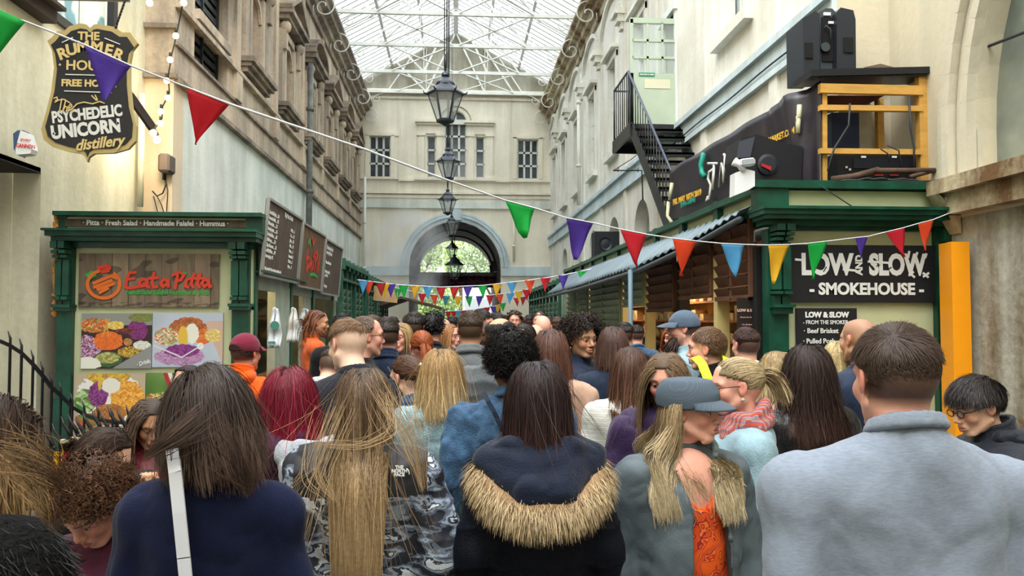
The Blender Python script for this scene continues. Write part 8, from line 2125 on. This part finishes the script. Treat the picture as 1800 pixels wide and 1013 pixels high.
person('balding man with dark side hair in a quilted grey down jacket',880,557,4.6,yaw=-24,tone='tan',lod=1,head=(-14,4,0),clothes=[top(C['puffg'],puff=.028,quilt=(.075,.012,.3),seed=3,collar='high',name='down_jacket')],trousers=skinny,hair=dict(style='short',col=(40,34,34),len=.03,vol=.008,mask=lambda x,y,z: (z < .55) | (np.abs(x) > .62),nocap=False))
def hand_extra(c): pass
person('person with a rounded black afro in a blue denim jacket and yellow floral trousers',898,587,3.5,yaw=4,tone='brown',lod=0,width=1.1,clothes=[top(C['denim'],puff=.020,hem=.86,seed=6,fold=.013,foldscale=17,collar='shirt',name='denim_jacket')],trousers=C['floral'],
       arms={'L': ((-.285,-.05,1.14),(-.31,.02,.92)),'R': ((.25,-.03,1.14),(.25,.05,.90))},hair=dict(style='curly',col=(14,13,18),len=.040,vol=.024,n=5200,curl=.007,curlf=320,w=.0016,stiff=1.2,cap=.018),
       extras=[ribbon('bag_strap',C['ddenim'],[(850,690),(858,706),(868,724),(878,745),(890,775)],.02,[3.40,3.345,3.33,3.33,3.335])])
person('woman with straight chestnut hair in a beige coat, seen from behind',968,577,4.3,fem=True,yaw=-10,tone='fair',lod=1,clothes=[top(C['beige'],puff=.016,hem=.7,seed=4,collar='lapel',name='coat')],trousers=skinny,hair=dict(style='long',col=(86,56,46),col2=(112,74,58),streak=.6,len=.24,vol=.010,n=8000,w=.0016,lift=.012))
person('young man with tousled curly dark hair and moustache looking back at the viewer',1022,553,5.1,yaw=-120,tone='tan',lod=0,head=(-34,0,0),clothes=[top(C['navyj'],puff=.016,seed=4,collar='high')],trousers=skinny,stubble=(70,50,44),hair=dict(style='curly',col=(42,30,28),len=.075,vol=.05,n=2600,curl=.011,curlf=130,w=.0018,stiff=.9))
person('woman with smooth brown shoulder-length hair in a dark denim jacket',1077,572,4.9,fem=True,yaw=6,tone='fair',lod=1,clothes=[top(C['ddenim'],puff=.014,seed=4,collar='shirt',name='denim_jacket')],trousers=skinny,hair=dict(style='long',col=(76,54,48),col2=(100,74,64),streak=.5,len=.14,vol=.012,n=8000,w=.0016))
person('woman with long auburn-brown hair in a white striped knit top',1108,607,3.95,fem=True,yaw=-12,tone='fair',lod=1,clothes=[top(C['knit'],puff=.012,seed=4,name='knit_top')],trousers=skinny,hair=dict(style='long',col=(78,52,42),col2=(116,82,64),streak=.8,len=.21,vol=.012,n=9000,w=.0016,spread=.08,clump=90,lenvar=.2))
person('stall worker in a black top facing out under warm light behind the smokehouse counter',1138,568,13.1,fem=True,yaw=140,tone='pink',lod=1,clothes=[top(C['black'],puff=.006,neck=.0)],trousers=C['black'],hair=dict(style='updo',col=(150,96,56),vol=.008,tail=.08,tn=100))
person('bearded man in a slate blue baseball cap, in profile to the left',1203,543,5.7,yaw=78,tone='pink',lod=1,clothes=[top(C['lblue'],puff=.012,seed=4,collar='shirt')],trousers=skinny,stubble=(60,44,40),hair=dict(style='short',col=(60,44,38),len=.02,vol=.024,beard=.09,mask=lambda x,y,z: z < .2),extras=[cap_hat(C['caphat'],brim=.085)])
person('man with light brown hair in a black and yellow hi-vis jacket, facing left',1246,573,4.3,yaw=38,tone='pink',lod=0,head=(22,2,0),clothes=[top(C['black'],puff=.02,seed=4,collar='high',name='hi_vis_jacket')],trousers=skinny,hair=dict(style='short',col=(120,92,70),col2=(96,72,54),streak=.6,len=.030,vol=.014,n=9000),
       extras=[ribbon('yellow_strap',C['hivis'],[(1222,628),(1234,640),(1244,665),(1250,690),(1254,730)],.05,[4.26,4.17,4.12,4.10,4.10],.006),ribbon('yellow_strap',C['hivis'],[(1275,628),(1279,640),(1284,660)],.04,[4.24,4.16,4.12],.006)])
person('man with cropped reddish-brown hair in a pale top, back turned, beside the hanging menu',1312,574,5.1,yaw=12,tone='pink',lod=1,clothes=[top(C['white'],puff=.01)],trousers=skinny,hair=dict(style='short',col=(66,44,40),len=.025,vol=.012))
person('woman in a violet jacket with fair hair drawn to her shoulders, behind the peaked cap',1171,620,3.3,fem=True,yaw=162,tone='pink',lod=0,head=(-10,14,0),width=1.04,clothes=[top(C['violet'],puff=.024,hem=.75,seed=6,fold=.009,collar='high',name='jacket')],trousers=C['black'],
       arms={'R': ((.27,.02,1.18),(.10,.22,1.16)),'L': ((-.25,-.03,1.14),(-.22,.12,.95)),'dirR': (-.9,.3,-.1)},hair=dict(style='long',col=(120,96,72),col2=(170,144,108),streak=1.0,len=.25,vol=.010,n=7000,lift=.010,clump=160,curl=.004,curlf=16,front=.42))
person('blonde woman with glasses, ponytail and plaid scarf over a pale blue jacket',1297,628,3.05,fem=True,yaw=84,tone='pink',lod=0,head=(0,6,0),clothes=[top(C['lblue'],puff=.016,seed=6,fold=.008,collar=None,name='jacket'),scarf(C['scarf'])],trousers=skinny,brow=(120,96,76),
       hair=dict(style='updo',col=(176,156,122),col2=(206,188,152),streak=1.0,vol=.010,tie=(0,-.105,.045),tail=.2,tn=700,front=.30),extras=[glasses(mat('dark_red_frame',(70,24,30),.3)),lambda c: MB().ball(tuple(c['oh'] + c['Mh'] @ (np.array([-.080,-.005,-.045]) * c['hs'])),.008,6).build('earring',mat('pearl',(180,176,160),.3),c['root'])])
person('blonde woman with wavy loose hair seen from behind, left of the long dark hair',1366,615,4.0,fem=True,yaw=10,tone='fair',lod=1,clothes=[top(C['beige'],puff=.01)],trousers=skinny,hair=dict(style='long',col=(166,142,102),col2=(212,192,148),streak=1.1,len=.14,vol=.012,n=8000,w=.0016,curl=.006,curlf=30))
person('woman with long dark chocolate hair in a black leather jacket, seen from behind',1420,605,3.35,fem=True,yaw=8,tone='fair',lod=0,clothes=[top(C['leather'],puff=.012,seed=6,fold=.007,name='leather_jacket')],trousers=C['black'],hair=dict(style='long',col=(44,30,28),col2=(78,54,46),streak=.9,ombre=.6,len=.28,vol=.012,n=8500,w=.0013,lift=.014,clump=160,spread=.10,lenvar=.15,curl=.004,curlf=18))
person('woman with pale blonde bob near the chalk menu, mostly hidden',1474,598,4.3,fem=True,yaw=-14,tone='fair',lod=1,clothes=[top(C['navyj'],puff=.01)],trousers=skinny,hair=dict(style='long',col=(190,168,120),col2=(226,208,160),streak=.9,len=.12,vol=.01,n=8000,w=.0016))
person('man with a shaved head in a navy jacket, half behind the grey sweatshirt',1512,560,4.1,yaw=16,tone='tan',lod=1,fade=(110,86,74),clothes=[top(C['navyj'],puff=.014)],trousers=skinny,hair=dict(vol=.0))
person('woman with short black hair and glasses in a black down jacket, head bowed',1716,661,2.85,fem=True,yaw=86,tone='fair',lod=0,head=(6,18,0),lean=6,clothes=[top(C['puffk'],puff=.030,quilt=(.085,.010,.3),seed=5,collar='high',name='down_jacket',sleeve_puff=.01),hood(C['puffk'],size=.95,dz=.01)],trousers=C['black'],brow=(40,34,34),
       hair=dict(style='short',col=(34,28,30),col2=(60,54,54),streak=.4,len=.05,sides=.4,vol=.014,n=12000,w=.0012,front=.45,cap=.010,lift=.010),extras=[glasses(BLK)])
# ------------------------------------------------------------------ middle distance
HC = {'dark': (40,32,30),'brown': (78,58,46),'blond': (176,146,100),'ginger': (150,76,40),'grey': (130,124,118),'black': (20,18,22)}
def mid(lab,px,top_y,Y,yaw=0,fem=False,tone='pink',hc='dark',st='short',cl='black',ln=.025,**k):
    h = dict(style=st,col=HC[hc],len=ln,vol=.012,w=.002) if st else dict(vol=.0)
    if st == 'long': h['n'] = 6000; h['w'] = .0018
    if st == 'updo': h['tail'] = .24; h['tn'] = 900
    h.update(k.pop('h',{}))
    ex = k.pop('hd',(0,0,0))
    return person(lab,px,top_y,Y,yaw=yaw,fem=fem,tone=tone,lod=k.pop('lod',1 if Y < 8 else 2),head=ex,clothes=[top(C[cl],puff=.014,seed=int(px))],trousers=skinny,hair=h,**k)
mid('fair-haired person glimpsed between the navy jacket and a dark head',706,566,6.4,fem=True,yaw=160,hc='blond',st='long',ln=.12,cl='grey')
mid('man with thick dark hair and olive collar, back turned, left of the black hood',728,548,6.8,hc='dark',cl='green',ln=.035)
mid('person with jet black hair in a charcoal hooded top',760,551,6.9,hc='black',cl='tee',ln=.04,st='curly',h=dict(len=.03,curl=.004))
mid('bald-headed man far back beside the jet black hair',781,561,9.5,st=None,cl='grey',tone='tan')
mid('woman with a ginger ponytail seen from behind',741,580,5.5,fem=True,yaw=12,hc='ginger',st='updo',cl='black')
mid('woman with strawberry blonde hair glancing back to the right',787,568,7.2,fem=True,yaw=-140,hc='ginger',st='long',ln=.14,cl='grey',hd=(20,0,0),h=dict(col=(168,116,72),col2=(206,160,110)))
mid('young man with dark quiff looking down to the right, behind the grey overcoat',845,543,7.6,yaw=-105,cl='navyj',ln=.035,hd=(0,8,0))
mid('boy-sized person with brown hair and a blue top, behind the young man with the quiff',857,568,6.3,yaw=-30,hc='brown',cl='denim')
mid('man facing right in the crowd below the yellow pennant',872,549,8.4,yaw=-80,hc='dark',cl='grey')
mid('small curly-haired man facing the viewer before the cream wall',905,548,11.5,yaw=175,hc='brown',st='curly',ln=.045,cl='green',h=dict(curl=.005))
mid('woman with dark parted hair, tilted head, behind the afro',922,568,6.1,fem=True,yaw=150,hc='dark',st='long',ln=.14,cl='black')
mid('pink bald-headed man to the right of the parted dark hair',954,555,7.7,st=None,cl='grey',tone='pink',lod=1)
mid('second bald-headed man, lower and nearer, beside the chestnut hair',941,571,6.9,st=None,cl='navyj',tone='pink')
mid('brown-haired man peeking over the bald heads',949,546,10.2,yaw=165,hc='brown',cl='black')
mid('dark figure between the chestnut hair and the curly young man',993,566,6.6,hc='black',cl='black')
mid('dark-haired person behind the woman with smooth brown hair',1098,566,7.5,hc='dark',cl='black')
mid('person in a bright blue top under the awning post',1120,571,9.2,hc='dark',cl='denim',h=dict(col=(40,30,30)))
mid('long-haired woman beside the bearded man, in warm light',1182,572,7.4,fem=True,yaw=150,hc='ginger',st='long',ln=.18,cl='black')
mid('man in a black beanie-dark crop behind the cook',602,550,7.4,hc='black',cl='black')
mid('brown-haired man behind the one in glasses',655,553,6.6,hc='brown',cl='tee',yaw=-30)
far = [(690,556,9.8,'dark','grey'),(718,553,11.2,'brown','navyj'),(747,556,12.2,'dark','maroon'),(770,558,13.5,'brown','green'),(796,556,11.8,'black','grey'),(806,558,15.0,'dark','redl'),(816,553,12.8,'blond','tee'),(858,555,12.4,'dark','navyj'),(866,559,15.5,'brown','beige'),(884,553,13.0,'black','black'),(894,558,16.0,'dark','denim'),(916,556,13.8,'brown','grey'),(930,553,14.6,'dark','tee'),(966,556,13.2,'dark','maroon'),(676,560,14.0,'dark','tee'),(980,556,11.6,'brown','green'),(757,560,17.0,'dark','white'),(782,560,18.5,'brown','navyj'),(828,560,19.0,'dark','grey'),(846,559,21.0,'black','redl'),(877,560,20.0,'brown','white'),(902,560,22.0,'dark','tee'),(738,560,21.5,'blond','beige')]
FARL = ['dark-haired person in grey under the left row of bunting','brown-haired person in navy, far off left of the lanterns','dark head in maroon in the distant crowd under the pitched canopy','distant brown-haired person in green below the lantern line','black-haired person in grey right of the strawberry blonde woman','dark head in red far down the middle','distant fair-haired person left of the tall overcoat man','dark-haired distant person right of the tall overcoat man','distant brown head in beige over the balding man','black-haired distant figure over the balding man','distant dark head in denim left of the small curly-haired man','distant brown head in grey right of the small curly-haired man','distant dark-haired person in charcoal by the cream pier','distant dark head in maroon right of the pink bald man','distant dark head left of the thick-haired man','distant brown head in green by the shuttered stalls','far white-topped figure near the passage mouth, left side','far navy figure near the passage mouth','far grey figure below the low lantern','far red-topped figure right of the low lantern','far white-topped figure near the passage mouth, right side','farthest dark-haired figure on the right of the passage','farthest fair-haired figure on the left of the passage']
for (px,ty,Y,hc,cl),lb in zip(far,FARL): mid(lb,px,ty,Y,hc=hc,cl=cl,lod=2,yaw=(px * 37) % 50 - 25)
# drinks can and cup on the unseen table beside the seated girl
m = MB(); p = at(125,822,3.4); m.lathe([(.028,0),(.033,.01),(.033,.10),(.026,.115)],(p.x,3.4,p.z - .05),16); can = m.build('drink_can',mat('red_can',(196,30,34),.3,metal=.3),loc=(p.x,3.4,p.z - .05)); tag(can,'red drink can on the table beside the curly-haired youngster','can')
tb = thing('snack_table','dark table between the seated youngsters by the railing','table',(p.x + .3,3.2,0)); m = MB(); zt_ = p.z - .05; m.box((p.x - .25,3.0,zt_ - .03),(p.x + .25,3.6,zt_)); m.build('table_top',C['black'],tb)
for dx in (-.2,.2): 
    m = MB(); m.tube([(p.x + dx,3.3,0),(p.x + dx,3.3,zt_)],.02,6); m.build('leg',M_black,tb)
for (lc,ya_,hz_),lb in zip(SEATED,('the curly-haired youngster','the girl in profile','the woman in red leather')):
    st_ = thing('stool','plain dark stool under ' + lb,'stool',(lc.x,lc.y,0)); m = MB(); m.lathe([(.15,hz_ - .03),(.16,hz_ - .01),(.15,hz_)],(lc.x,lc.y,0),16); m.build('seat',C['black'],st_)
    for q_ in range(4):
        m = MB(); a_ = q_ * math.pi / 2 + .8; m.tube([(lc.x + .13 * math.cos(a_),lc.y + .13 * math.sin(a_),0),(lc.x + .09 * math.cos(a_),lc.y + .09 * math.sin(a_),hz_ - .02)],.014,6); m.build('leg',M_black,st_)
